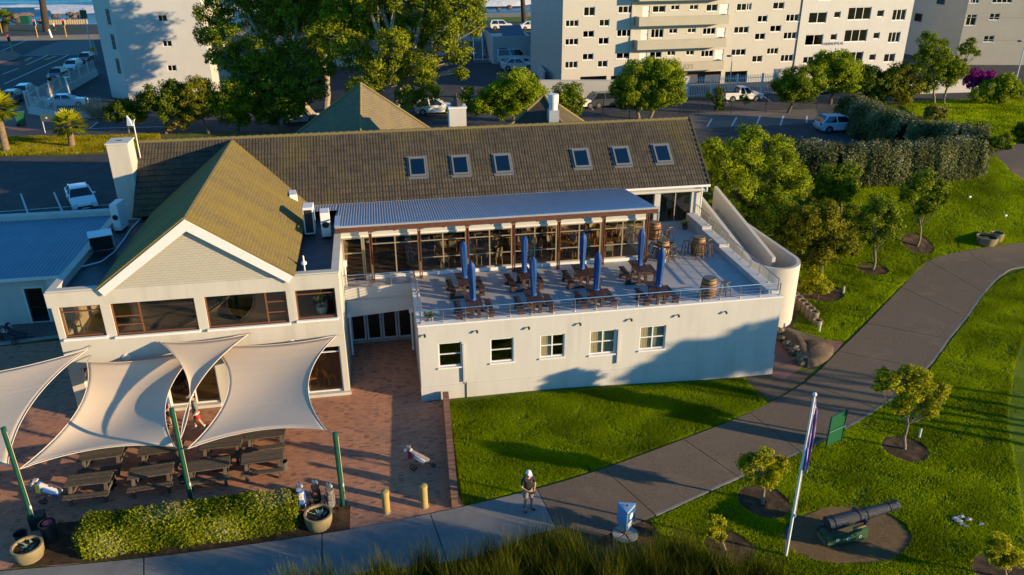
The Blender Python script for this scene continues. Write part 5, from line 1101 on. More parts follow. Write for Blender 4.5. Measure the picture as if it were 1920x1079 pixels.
# ================================================================ TERRACE FURNITURE
def proto(name, label, cat, group=None): return lthing(name, label, cat, (0, 0, 0), 0, group)
def plankset(par, m, specs, name='plank'):
    for (x0, x1, y0, y1, z0, z1) in specs: mb = MB(); mb.box(x0, x1, y0, y1, z0, z1); mb.build(name, m, par, bev=.006)
GT = 'timber picnic tables on the roof terrace'
pt = proto('picnic_table', 'dark timber picnic table with separate planks on the roof terrace', 'table', GT)
plankset(pt, PTIM, [(-.37+k*.15, -.235+k*.15, -.78, .78, .70, .74) for k in range(5)])
for s in (-1, 1): plankset(pt, PTIM, [(s*.70-.145+k*.15, s*.70-.01+k*.15, -.78, .78, .42, .46) for k in range(2)], 'bench_plank')
for y in (-.5, .5):
    for x in (-.16, .16): mb = MB(); mb.box(x-.07, x+.07, y-.05, y+.05, .08, .70); mb.build('leg', PTIM, pt)
    for x in (-.70, .70): mb = MB(); mb.box(x-.12, x+.12, y-.05, y+.05, .08, .42); mb.build('leg', PTIM, pt)
    mb = MB(); mb.box(-.85, .85, y-.05, y+.05, .0, .08); mb.build('foot_beam', PTIM, pt)
GU = 'closed blue umbrellas on the roof terrace'
um = proto('closed_umbrella', 'furled umbrella in a bright blue cover standing through a timber table', 'umbrella', GU)
mb = MB(); mb.tube([(0, 0, .05), (0, 0, 2.55)], .022, 8); mb.build('pole', STEEL, um)
mb = MB(); mb.lathe([(.22, .0), (.22, .05), (.05, .07), (.04, .3)], (0, 0, 0), 14); mb.build('base', mat('umbrella_base', (.5, .48, .45), .6), um)
n = 20; prof = [(.10, .78), (.135, .82), (.115, .90), (.125, 1.2), (.15, 1.8), (.165, 2.3), (.15, 2.5), (.085, 2.62), (.02, 2.70)]; V = []; F = []
for i, (r, z) in enumerate(prof):
    for j in range(n):
        t = 2*math.pi*j/n; k = r*(1+.10*math.cos(5*t+z*1.2)+.05*math.cos(9*t)); V.append((k*math.cos(t), k*math.sin(t), z+.012*math.cos(3*t)))
for i in range(len(prof)-1):
    for j in range(n): F.append((i*n+j, i*n+(j+1) % n, (i+1)*n+(j+1) % n, (i+1)*n+j))
F.append(tuple(range((len(prof)-1)*n, len(prof)*n))); mb = MB(); mb.add(V, F); cv = mb.build('cover', BLUECL, um, smooth=True)
mb = MB(); mb.lathe([(.14, .86), (.15, .88), (.14, .90)], (0, 0, 0), 16, cap=False); mb.build('tie', mat('umbrella_tie', (.02, .12, .45), .5), cv)
ut, uu = [], []
for px, py in ((872, 523), (983, 512), (1091, 506), (1199.5, 499), (888, 565), (1002, 556), (1117, 546), (1233, 540)):
    k = len(ut); w_ = ('at the end nearest the gabled wing', 'second from the gabled wing', 'third from the gabled wing', 'at the end nearest the barrels')[k % 4]; rw_ = 'glass-front row' if k < 4 else 'railing row'
    p = at(px, py, DZ+.74); p.z = DZ; place(pt, ut, p, random.uniform(-.05, .05)+.04, 'dark timber picnic table in the %s, %s' % (rw_, w_)); place(um, uu, p, random.uniform(0, 3), 'furled bright blue umbrella in the %s, %s' % (rw_, w_), scale=random.uniform(.97, 1.02)); uu[-1].rotation_euler.x = rad(random.uniform(-1.6, 1.6)); uu[-1].rotation_euler.y = rad(random.uniform(-1.6, 1.6)); uu[-1].scale.x = random.uniform(.88, 1.12)
OAK = mat('barrel_oak', (.36, .185, .06), .6, (.25, .12, .04), 4, stretch=(6, 6, .6)); HOOP = mat('barrel_hoop', (.06, .058, .055), .5, metal=.6)
GB = 'oak barrels used as bar tables'
br = proto('barrel', 'upright oak barrel with dark hoops used as a bar table', 'barrel', GB)
prof = [(.30, 0), (.335, .15), (.365, .35), (.375, .5), (.365, .65), (.335, .85), (.30, 1.0)]
mb = MB(); mb.lathe(prof, (0, 0, 0), 24); mb.build('staves', OAK, br, smooth=True)
for z, r in ((.06, .317), (.24, .352), (.38, .372), (.62, .372), (.76, .352), (.94, .317)): mb = MB(); mb.lathe([(r, z-.025), (r+.006, z-.02), (r+.006, z+.02), (r, z+.025)], (0, 0, 0), 24, cap=False); mb.build('hoop', HOOP, br)
mb = MB(); mb.lathe([(.285, 1.001), (.285, 1.006)], (0, 0, 0), 24); mb.build('lid', mat('barrel_lid', (.10, .09, .07), .35), br)
ub_ = []; BP = [at(px, py, DZ) for px, py in ((1327, 557), (1241, 484), (1308, 477), (1226, 448))]
for p, l in zip(BP, ('lone oak barrel with a single stool beside it on the shaded deck', 'oak barrel ringed by metal stools tipped against it', 'oak barrel ringed by upright metal stools near the right parapet', 'oak barrel beside the glazed end of the dining room')): place(br, ub_, p, random.uniform(0, 6), l, GB)
STL = mat('stool_metal', (.17, .125, .085), .45, (.11, .085, .06), 8, metal=.4)
st = proto('bar_stool', 'tall dark metal bar stool with splayed legs standing by a barrel', 'stool', 'upright bar stools')
mb = MB(); mb.ob((0, 0, .735), .30, .30, .025); mb.build('seat', STL, st, bev=.01)
for a, b in ((-1, -1), (1, -1), (1, 1), (-1, 1)): mb = MB(); mb.beam((a*.21, b*.21, 0), (a*.13, b*.13, .735), .045, .03); mb.build('leg', STL, st)
mb = MB(); q = .175
for a, b in (((-q, -q), (q, -q)), ((q, -q), (q, q)), ((q, q), (-q, q)), ((-q, q), (-q, -q))): mb.beam((*a, .30), (*b, .30), .02, .015)
mb.build('footrest', STL, st); us = []
c = BP[2]
for t in (.3, 1.6, 3.0, 4.4, 5.3): place(st, us, c+Vector((.62*math.cos(t), .62*math.sin(t), 0)), t+.2)
place(st, us, BP[3]+Vector((.75, -.25, 0)), .3); place(st, us, BP[3]+Vector((.45, -.6, 0)), .6); place(st, us, at(1358, 556, DZ), .5, 'single dark metal bar stool on the empty shaded deck'); us[-1]['label'] = 'single dark metal bar stool beside the lone barrel'
place(st, us, at(1318, 566, DZ), .2, 'dark metal bar stool between the lone barrel and the front railing'); c = BP[1]
for t in (.2, .75, 2.6, 3.3, 4.3, 5.3):
    o = place(st, us, c+Vector((.78*math.cos(t), .78*math.sin(t), .06)), 0, 'dark metal bar stool tipped so that its seat leans on the barrel', 'tipped bar stools')
    o.rotation_euler = (Matrix.Rotation(t, 4, 'Z') @ Matrix.Rotation(rad(-22), 4, 'Y')).to_euler()
# dining room chairs and tables behind the glass
BENT = mat('bentwood', (.62, .34, .10), .45); PAD = mat('chair_pad', (.30, .29, .27), .8); SEATM = mat('chair_seat', (.03, .03, .035), .7); TTOP = mat('dining_top', (.36, .22, .09), .45, (.28, .17, .07), 5)
ch_ = proto('dining_chair', 'bentwood dining chair with grey padded back inside the dining room', 'chair', 'dining chairs behind the glazing')
mb = MB(); mb.ob((0, 0, .43), .42, .42, .05); mb.build('seat', SEATM, ch_, bev=.02); mb = MB(); mb.slab([(-.17, .20, .52), (.17, .20, .52), (.17, .27, .95), (-.17, .27, .95)], .03); mb.build('backrest', PAD, ch_)
for s in (-1, 1):
    mb = MB(); mb.tube([(s*.19, -.19, 0), (s*.19, -.19, .44)], .018, 6); mb.build('leg', BENT, ch_); mb = MB(); mb.tube([(s*.2, .26, 0), (s*.2, .19, .45), (s*.2, .24, .8), (s*.16, .29, 1.0)], .02, 6); mb.build('leg', BENT, ch_); mb = MB(); mb.tube([(s*.21, .2, .66), (s*.22, -.1, .66), (s*.2, -.18, .45)], .018, 6); mb.build('armrest', BENT, ch_)
mb = MB(); mb.tube([(-.16, .29, 1.0), (0, .30, 1.03), (.16, .29, 1.0)], .02, 6); mb.build('top_rail', BENT, ch_)
tb = proto('dining_table', 'square wooden dining table inside the glazed dining room', 'table', 'dining tables behind the glazing')
mb = MB(); mb.ob((0, 0, .72), .85, .85, .035); mb.build('tabletop', TTOP, tb, bev=.01); mb = MB(); mb.tube([(0, 0, .02), (0, 0, .72)], .04, 8); mb.build('pedestal', BLACK, tb); mb = MB(); mb.ob((0, 0, 0), .5, .5, .025, .78); mb.build('foot', BLACK, tb)
uc, utb = [], []
for j, y in enumerate((37.95, 39.7, 41.2)):
    for i in range(5):
        x = 3.0+i*2.15+(.6 if j == 1 else 0)
        if x > 12.6: continue
        rz = random.choice((0, .78)); place(tb, utb, (x, y, DZ+.022), rz)
        for k in range(4):
            t = rz+k*math.pi/2; d = .66+random.uniform(-.04, .12)
            if j == 0 and math.sin(t) < -.8: continue
            place(ch_, uc, (x-d*math.sin(t)*-1, y-d*math.cos(t)*-1, DZ+.022), -t+random.uniform(-.25, .25))
place(ch_, uc, (17.2, 42.8, DZ+.022), .4)
o = proto('side_chair', 'orange chair at the window of the lower lounge', 'chair', 'orange chairs in the lower lounge'); OR = mat('chair_orange', (.55, .22, .03), .4)
mb = MB(); mb.ob((0, 0, .43), .42, .42, .03); mb.build('seat', OR, o, bev=.02); mb = MB(); mb.slab([(-.2, .19, .5), (.2, .19, .5), (.2, .26, .88), (-.2, .26, .88)], .03); mb.build('backrest', OR, o, bev=.01)
for a, b in ((-1, -1), (1, -1), (1, 1), (-1, 1)): mb = MB(); mb.tube([(a*.2, b*.2, 0), (a*.17, b*.17, .43)], .015, 6); mb.build('leg', STEEL, o)
u_ = []; place(o, u_, (-2.95, 32.95, .142), 2.2); place(o, u_, (-3.75, 32.95, .142), -1.2); place(o, u_, (-3.3, 34.2, .142), .2)
rt = lthing('round_table', 'round wooden table between the orange chairs in the lower lounge', 'table', (-3.35, 33.35, .142)); mb = MB(); mb.lathe([(.42, .70), (.45, .72), (.42, .735)], (0, 0, 0), 24); mb.build('tabletop', TTOP, rt); mb = MB(); mb.tube([(0, 0, 0), (0, 0, .70)], .035, 8); mb.build('pedestal', BLACK, rt)
for p, l in ((at(708, 512, DZ+.02), 'white door handle plate'),): pass
# ================================================================ SHADE SAILS
SAIL = mat('sail_cloth', (.80, .645, .47), .85, (.76, .61, .445), 14, bump=.25, bsc=5, stretch=(.25, 2.5, 1), c3=(.68, .56, .44), sc3=.35, lo3=.5, hi3=.9)
def catn(m, transl):
    nt = m.node_tree; b = nt.nodes['Principled BSDF']; out = [n for n in nt.nodes if n.type == 'OUTPUT_MATERIAL'][0]
    t = nt.nodes.new('ShaderNodeBsdfTranslucent'); t.inputs[0].default_value = (.62, .52, .40, 1); x = nt.nodes.new('ShaderNodeMixShader'); x.inputs[0].default_value = transl
    nt.links.new(b.outputs[0], x.inputs[1]); nt.links.new(t.outputs[0], x.inputs[2]); nt.links.new(x.outputs[0], out.inputs[0])
catn(SAIL, .25)
HEM = mat('sail_hem', (.66, .56, .45), .8); ROPE = mat('steel_cable', (.3, .3, .3), .4, metal=.7)
def sail(label, C, sag, anchors, N=24, sagz=.12):
    C = [Vector(c) for c in C]; cen = sum(C, Vector())/len(C); r = thing('shade_sail', label, 'shade sail', (cen.x, cen.y, 0), 0, None)
    def edge(a, b, s):
        L_ = (b-a).length; m_ = (a+b)/2; d = (cen-m_); dd = (b-a).normalized(); d = (d-dd*d.dot(dd)).normalized()
        return lambda t: a.lerp(b, t)+d*(L_*s*4*t*(1-t))
    if len(C) == 4: bl, br_, tr, tl = C
    else: bl = br_ = C[0]; tr, tl = C[1], C[2]
    Bf = edge(bl, br_, sag[0]) if bl != br_ else (lambda t: bl.copy()); Rf = edge(br_, tr, sag[1]); Tf = edge(tl, tr, sag[2]); Lf = edge(bl, tl, sag[3]); V = []; F = []
    for j in range(N+1):
        v = j/N
        for i in range(N+1):
            u = i/N; p = Bf(u)*(1-v)+Tf(u)*v+Lf(v)*(1-u)+Rf(v)*u-(bl*(1-u)*(1-v)+br_*u*(1-v)+tl*(1-u)*v+tr*u*v); p.z -= sagz*16*u*(1-u)*v*(1-v); V.append(p)
    for j in range(N):
        for i in range(N): k = j*(N+1)+i; F.append((k, k+1, k+N+2, k+N+1))
    mb = MB(); mb.add(V, F); o = mb.build('cloth', SAIL, r, smooth=True, solid=.012)
    for f in ([Bf] if bl != br_ else [])+[Rf, Tf, Lf]: mb = MB(); mb.tube([f(t/20)+Vector((0, 0, .006)) for t in range(21)], .016, 6); mb.build('hem', HEM, r)
    for v in ((.33, .68) if len(C) == 4 else (.5,)):
        j = int(v*N); mb = MB(); mb.tube([V[j*(N+1)+i]+Vector((0, 0, .002)) for i in range(N+1)], .007, 5); mb.build('seam', mat('sail_seam', (.60, .48, .35), .9), r)
    for c, a in zip(C, anchors):
        if a is not None: mb = MB(); mb.tube([c, Vector(a)], .018, 6); mb.build('tension_cable', ROPE, r)
    return r
PZ = 2.62
P1, P2, P3 = Vector((-13.11, 24.96, 0)), Vector((-7.79, 25.3, 0)), Vector((-2.22, 24.26, 0)); wy = WY-.05
sail('triangular beige shade sail stretched high over the two square sails', [at(339, 822, 2.95), atY(466, 627, wy-.15), atY(300, 642, wy-.15)], (.0, .10, .07, .10), (P2+Vector((0, 0, 2.7)), (-6.0, wy, 3.52), (-9.85, wy, 3.49)))
sail('square beige shade sail by the lounge window with orange chairs', [at(352, 842, PZ), at(612, 807, 2.95), atY(631, 630, wy-.15), Vector((-7.75, wy-.2, 3.22))], (.11, .13, .07, .16), (P2+Vector((0, 0, 2.5)), P3+Vector((0, 0, 3.1)), (-2.3, wy, 3.1), (-7.7, wy, 3.3)))
sail('square beige shade sail striped by the shadow of the triangular sail', [at(37, 880, 2.35), at(328, 838, 2.35), Vector((-8.3, wy-.2, 2.95)), Vector((-12.75, wy-.3, 2.95))], (.10, .12, .07, .12), (P1+Vector((0, 0, 2.45)), P2+Vector((0, 0, 2.45)), (-8.2, wy, 3.1), (-12.6, wy, 3.1)), sagz=.38)
sail('beige shade sail running off beyond the wing corner', [Vector((-19.5, 25.2, 2.7)), at(15, 872, PZ), atY(165, 655, wy-.15), Vector((-19.5, 30.6, 3.3))], (.08, .10, .07, .1), (Vector((-19.8, 25, 2.9)), P1+Vector((0, 0, 2.6)), (-12.5, wy, 3.57), Vector((-19.8, 30.8, 3.5))))
def gpost(b, h, label):
    r = lthing('sail_post', label, 'post', b); mb = MB(); mb.tube([(0, 0, 0), (0, 0, h)], .085, 14); mb.build('post', GREENP, r, smooth=True); mb = MB(); mb.lathe([(.13, 0), (.13, .03)], (0, 0, 0), 12); mb.build('base_plate', BLACK, r); mb = MB(); mb.lathe([(.09, h), (.09, h+.02), (.03, h+.05)], (0, 0, 0), 12); mb.build('cap', GREENP, r)
    mb = MB(); mb.tube([(.1, -.06, h-.1), (.105, -.06, .3)], .012, 5); mb.build('rope', mat('rope_pale', (.5, .42, .25), .8), r); mb = MB(); mb.ob((.1, -.07, .9), .05, .05, .14); mb.build('cleat', TRIM, r)
gpost(P1, 4.27, 'green steel post at the end of the hedge by a stone tub'); gpost(P2, 4.2, 'green steel post rising behind the middle of the hedge'); gpost(P3, 3.2, 'green steel post beside the three standing golf bags')
gpost(Vector((-19.8, 25, 0)), 3.6, 'green steel post at the far corner of the end sail'); gpost(Vector((-19.8, 30.8, 0)), 3.7, 'green steel post on the grass past the wing corner')
# ================================================================ COURTYARD
GL = 'weathered picnic tables under the sails'
lt = proto('picnic_table', 'weathered grey-brown picnic table with fixed benches under the shade sails', 'table', GL)
plankset(lt, WTIM, [(-.80, .80, -.36+k*.122, -.245+k*.122, .70, .745) for k in range(6)])
for s in (-1, 1): plankset(lt, WTIM, [(-.80, .80, s*.62-.13+k*.135, s*.62-.005+k*.135, .41, .455) for k in range(2)], 'bench_plank')
for x in (-.62, .62):
    for s in (-1, 1): mb = MB(); mb.beam((x, s*.58, 0), (x, s*.18, .70), .07, .11, up=(1, 0, 0)); mb.build('leg', WTIM, lt)
    mb = MB(); mb.box(x+.036, x+.086, -.74, .74, .30, .409); mb.build('crossbeam', WTIM, lt); mb = MB(); mb.box(x-.035, x+.035, -.35, .35, .62, .699); mb.build('crossbeam', WTIM, lt)
ul = []
LT = [(167, 898), (283, 883), (390, 871), (492, 856), (190, 850), (300, 840), (415, 830), (497, 812)]
for k, (px, py) in enumerate(LT): p = at(px, py, .74); p.z = .006; place(lt, ul, p, rad(3)+random.uniform(-.05, .05), 'weathered picnic table in the row %s, %s' % ('nearer the hedge' if k < 4 else 'under the sails', ('beside the golf trolley' if k == 0 else 'at the end by the wing corner', 'second from the trolley end', 'third from the trolley end', 'at the end by the open paving')[k % 4]))
TERRA = mat('tub_stone', (.27, .215, .11), .9, (.18, .14, .075), 3, bump=.4, bsc=20)
def tub(px, py, r, h, label, plants=True, z=.01):
    b = G(px, py); o = lthing('stone_tub', label, 'planter', b+Vector((0, 0, z)))
    mb = MB(); mb.lathe([(r*.82, 0), (r*.95, h*.4), (r, h), (r*.86, h), (r*.84, h*.82)], (0, 0, 0), 26, cap=False); mb.build('tub', TERRA, o, smooth=True); mb = MB(); mb.lathe([(r*.845, h*.80), (r*.3, h*.84), (.01, h*.85)], (0, 0, 0), 20); mb.build('soil', MULCH, o)
    if plants:
        mb = MB()
        for k in range(14): t = random.uniform(0, 6.3); a = Vector((math.cos(t), math.sin(t), 0))*random.uniform(0, r*.55); d = Vector((math.cos(t+1), math.sin(t+1), .5))*.16; s = d.cross(Vector((0, 0, 1))).normalized()*.05; q = a+Vector((0, 0, h*.86)); mb.add([q-s, q+s, q+d], [(0, 1, 2)])
        mb.build('leaf_litter', mat('tub_leaves', (.12, .22, .20), .6), o)
    return o
tub(599, 985, .50, .55, 'round stone tub beside the flowering hedge and golf bags'); tub(57, 1045, .50, .52, 'round stone tub with a few leaves at the hedge corner')
tub(1848, 458, .68, .55, 'wide empty stone tub on the lawn beside the curving path', False); tub(1867, 452, .42, .6, 'smaller stone tub behind the wide tub on the lawn', False)
for px, py, l in ((725, 961, 'yellow bollard standing further from the brick wall'), (796, 950, 'yellow bollard standing closer to the low brick wall')):
    b = at(px, py, 0.); o = lthing('bollard', l, 'bollard', b); mb = MB(); mb.lathe([(.14, 0), (.14, .88), (.155, .885), (.155, .93), (.14, .97), (.08, .99), (.01, 1.0)], (0, 0, 0), 20); mb.build('post', mat('bollard_yellow', (.40, .29, .085), .7, (.32, .23, .07), 5), o, smooth=True)
    mb = MB(); mb.lathe([(.17, 0), (.15, .02)], (0, 0, 0), 20); mb.build('collar', CONC, o)
# bins, buckets
def bucket(p, r, h, label, m): o = lthing('bucket', label, 'bucket', p); mb = MB(); mb.lathe([(r*.75, 0), (r, h), (r*.92, h), (r*.7, .03)], (0, 0, 0), 18, cap=False); mb.lathe([(r*.75, .01), (.01, .02)], (0, 0, 0), 18); mb.build('pail', m, o, smooth=True); mb = MB(); mb.lathe([(r, h-.02), (r+.015, h), (r, h+.012)], (0, 0, 0), 18, cap=False); mb.build('rim', m, o)
DG = mat('bucket_grey', (.075, .075, .07), .6)
bucket(at(533, 878, .0), .16, .32, 'grey bucket at the bench end of the table by the green post', DG); bucket(at(343, 905, .0), .15, .3, 'grey bucket on the paving behind the middle green post', DG)
bucket(at(212, 915, .0), .17, .3, 'black bucket beside the table with the golf trolley', BLACK); bucket(at(42, 1015, .0), .22, .35, 'black bucket between the stone tub and the end post', BLACK)
b = at(97, 1012, 0.); o = lthing('litter_bin', 'black litter bin with red rubbish showing at the hedge end', 'bin', b); mb = MB(); mb.lathe([(.22, 0), (.28, .75), (.25, .75), (.24, .6)], (0, 0, 0), 18, cap=False); mb.build('bin', BLACK, o, smooth=True); mb = MB(); mb.ball((0, .05, .68), .2, 8, 5, (1, 1, .5)); mb.build('rubbish', mat('rubbish_red', (.25, .03, .05), .6), o)
b = at(62, 1000, 0.); o = lthing('storage_box', 'black box standing at the foot of the end post', 'box', b+Vector((.1, .35, 0)), .2); mb = MB(); mb.ob((0, 0, 0), .5, .42, .5); mb.build('body', BLACK, o, bev=.02); mb = MB(); mb.ob((0, 0, .501), .54, .46, .06); mb.build('lid', BLACK, o, bev=.02)
# ---- golf bags
CLUB = mat('club_steel', (.6, .6, .6), .25, metal=.9); NAVY = mat('bag_navy', (.02, .03, .08), .6); STONE = mat('bag_stone', (.24, .21, .19), .7, (.17, .15, .14), 6); BWH = mat('bag_white', (.47, .45, .44), .6); BLUB = mat('bag_blue', (.04, .13, .42), .5); KHA = mat('bag_khaki', (.20, .17, .12), .7, (.15, .13, .09), 6)
def bagparts(r, M, mA, mB, heads=8, L_=.88):
    T = lambda v: M @ Vector(v)
    def put(mb, n, m, par=r, **k): mb.v = [tuple(T(v)) for v in mb.v]; return mb.build(n, m, par, **k)
    put(MB().lathe([(.10, 0), (.135, .03), (.14, .3), (.125, .6), (.13, L_), (.115, L_)], (0, 0, 0), 16), 'bag', mA, smooth=True)
    put(MB().lathe([(.133, L_-.07), (.15, L_-.06), (.15, L_+.01), (.133, L_+.015)], (0, 0, 0), 16, cap=False), 'collar', mB)
    put(MB().ob((0, -.15, .10), .20, .10, .34), 'pocket', mB, bev=.03); put(MB().ob((0, -.14, .50), .17, .08, .22), 'pocket', mA, bev=.03); put(MB().ob((.13, 0, .15), .07, .16, .5), 'pocket', mB, bev=.02)
    for k in range(heads):
        t = k*2.4; x, y = .07*math.cos(t), .07*math.sin(t); h = L_+.14+.16*((k*37) % 10)/10; wood = k % 3 == 0
        put(MB().tube([(x*.8, y*.8, L_-.3), (x*1.2, y*1.2, h)], .007, 5), 'club_shaft', CLUB)
        if wood: put(MB().ball((x*1.2, y*1.2-.03, h+.03), .055, 8, 5, (.9, 1.2, .8)), 'head_cover', (BWH, BLUB, NAVY)[k % 3])
        else: put(MB().ob((x*1.2, y*1.2-.03, h), .02, .085, .055), 'club_head', CLUB)
    for k in range(2): put(MB().tube([(-.13, -.02, .55+.2*k), (-.19, -.02, .5+.15*k), (-.14, 0, .3)], .015, 5), 'strap', NAVY)
def wheel(r, c, R_, ax): 
    M = Matrix.Rotation(rad(90), 3, 'X'); mb = MB(); n = 18; mb.lathe([(R_*.86, -.018), (R_, -.012), (R_, .012), (R_*.86, .018)], c, n, Matrix.Rotation(ax, 3, 'Z') @ M, cap=False); w = mb.build('wheel', RUBBER, r, smooth=True, solid=.01)
    mb = MB(); 
    for k in range(5): t = 2*math.pi*k/5; d = Matrix.Rotation(ax, 3, 'Z') @ Vector((math.cos(t), 0, math.sin(t)))*R_*.88; mb.beam(c, Vector(c)+d, .02, .02, up=(.1, 1, .1))
    mb.build('spokes', BLACK, w)
def trolley(b, rz, label, mA, mB, towel=None, sc=1.):
    r = lthing('golf_trolley', label, 'golf trolley', b, rz); r.scale = (sc,)*3
    M = Matrix.Translation((.36, 0, .24)) @ Matrix.Rotation(rad(-62), 4, 'Y') @ Matrix.Rotation(rad(-90), 4, 'Z')
    bagparts(r, M, mA, mB)
    for s in (-1, 1): wheel(r, (-.18, s*.32, .15), .15, 0); mb = MB(); mb.tube([(0, 0, .38), (-.18, s*.31, .15)], .016, 6); mb.build('axle_arm', BLACK, r)
    wheel(r, (.55, 0, .10), .10, 0); mb = MB(); mb.tube([(.55, 0, .12), (.35, 0, .2), (-.1, 0, .45), (-.5, 0, .85)], .018, 6); mb.build('frame', BLACK, r); mb = MB(); mb.tube([(-.5, -.14, .86), (-.56, 0, .92), (-.5, .14, .86)], .018, 6); mb.build('handle', BLACK, r)
    mb = MB(); mb.ob((-.46, 0, .84), .18, .16, .06); mb.build('console', mA, r)
    if towel: mb = MB(); mb.slab([(-.42, -.16, .80), (-.26, -.17, .74), (-.28, -.2, .42), (-.42, -.2, .46)], .02); mb.build('towel', towel, r)
    return r
trolley(at(788, 874, .0), -.35, 'three-wheeled golf trolley with a beige bag standing alone on the paving', STONE, BWH, mat('towel_red', (.45, .02, .04), .8))
trolley(at(100, 935, .0), -.12, 'golf trolley with a white and blue bag and green towel by the picnic tables', BWH, BLUB, mat('towel_green', (.06, .12, .02), .8))
trolley(at(38, 640, .0), .2, 'black golf trolley in the shade beside the annex', BLACK, NAVY); trolley(at(10, 632, .0), 2.6, 'second dark golf trolley left on the grey pavement by the annex', NAVY, BLACK)
for px, py, l, a, b_, zz in ((568, 958, 'white and blue golf bag standing at the hedge end', BWH, BLUB, 0), (596, 952, 'red-brown golf cart with irons standing between two golf bags', mat('bag_maroon', (.16, .05, .04), .6), BLACK, 0), (622, 958, 'khaki golf bag with white head cover next to the green post', KHA, STONE, 0)):
    p = at(px, py, 0.); r = lthing('golf_bag', l, 'golf bag', p, .1); M = Matrix.Translation((0, 0, .22)) @ Matrix.Rotation(rad(9), 4, 'X'); bagparts(r, M, a, b_, 9)
    for s in (-1, 1): wheel(r, (s*.26, .06, .14), .14, rad(90)); mb = MB(); mb.tube([(s*.04, 0, .4), (s*.25, .05, .14)], .014, 6); mb.build('axle_arm', BLACK, r)
    mb = MB(); mb.tube([(-.1, -.2, .02), (0, -.12, .22), (0, -.05, 1.2), (0, -.1, 1.38)], .016, 6); mb.tube([(.1, -.2, .02), (0, -.12, .22)], .014, 6); mb.build('frame', BLACK, r)
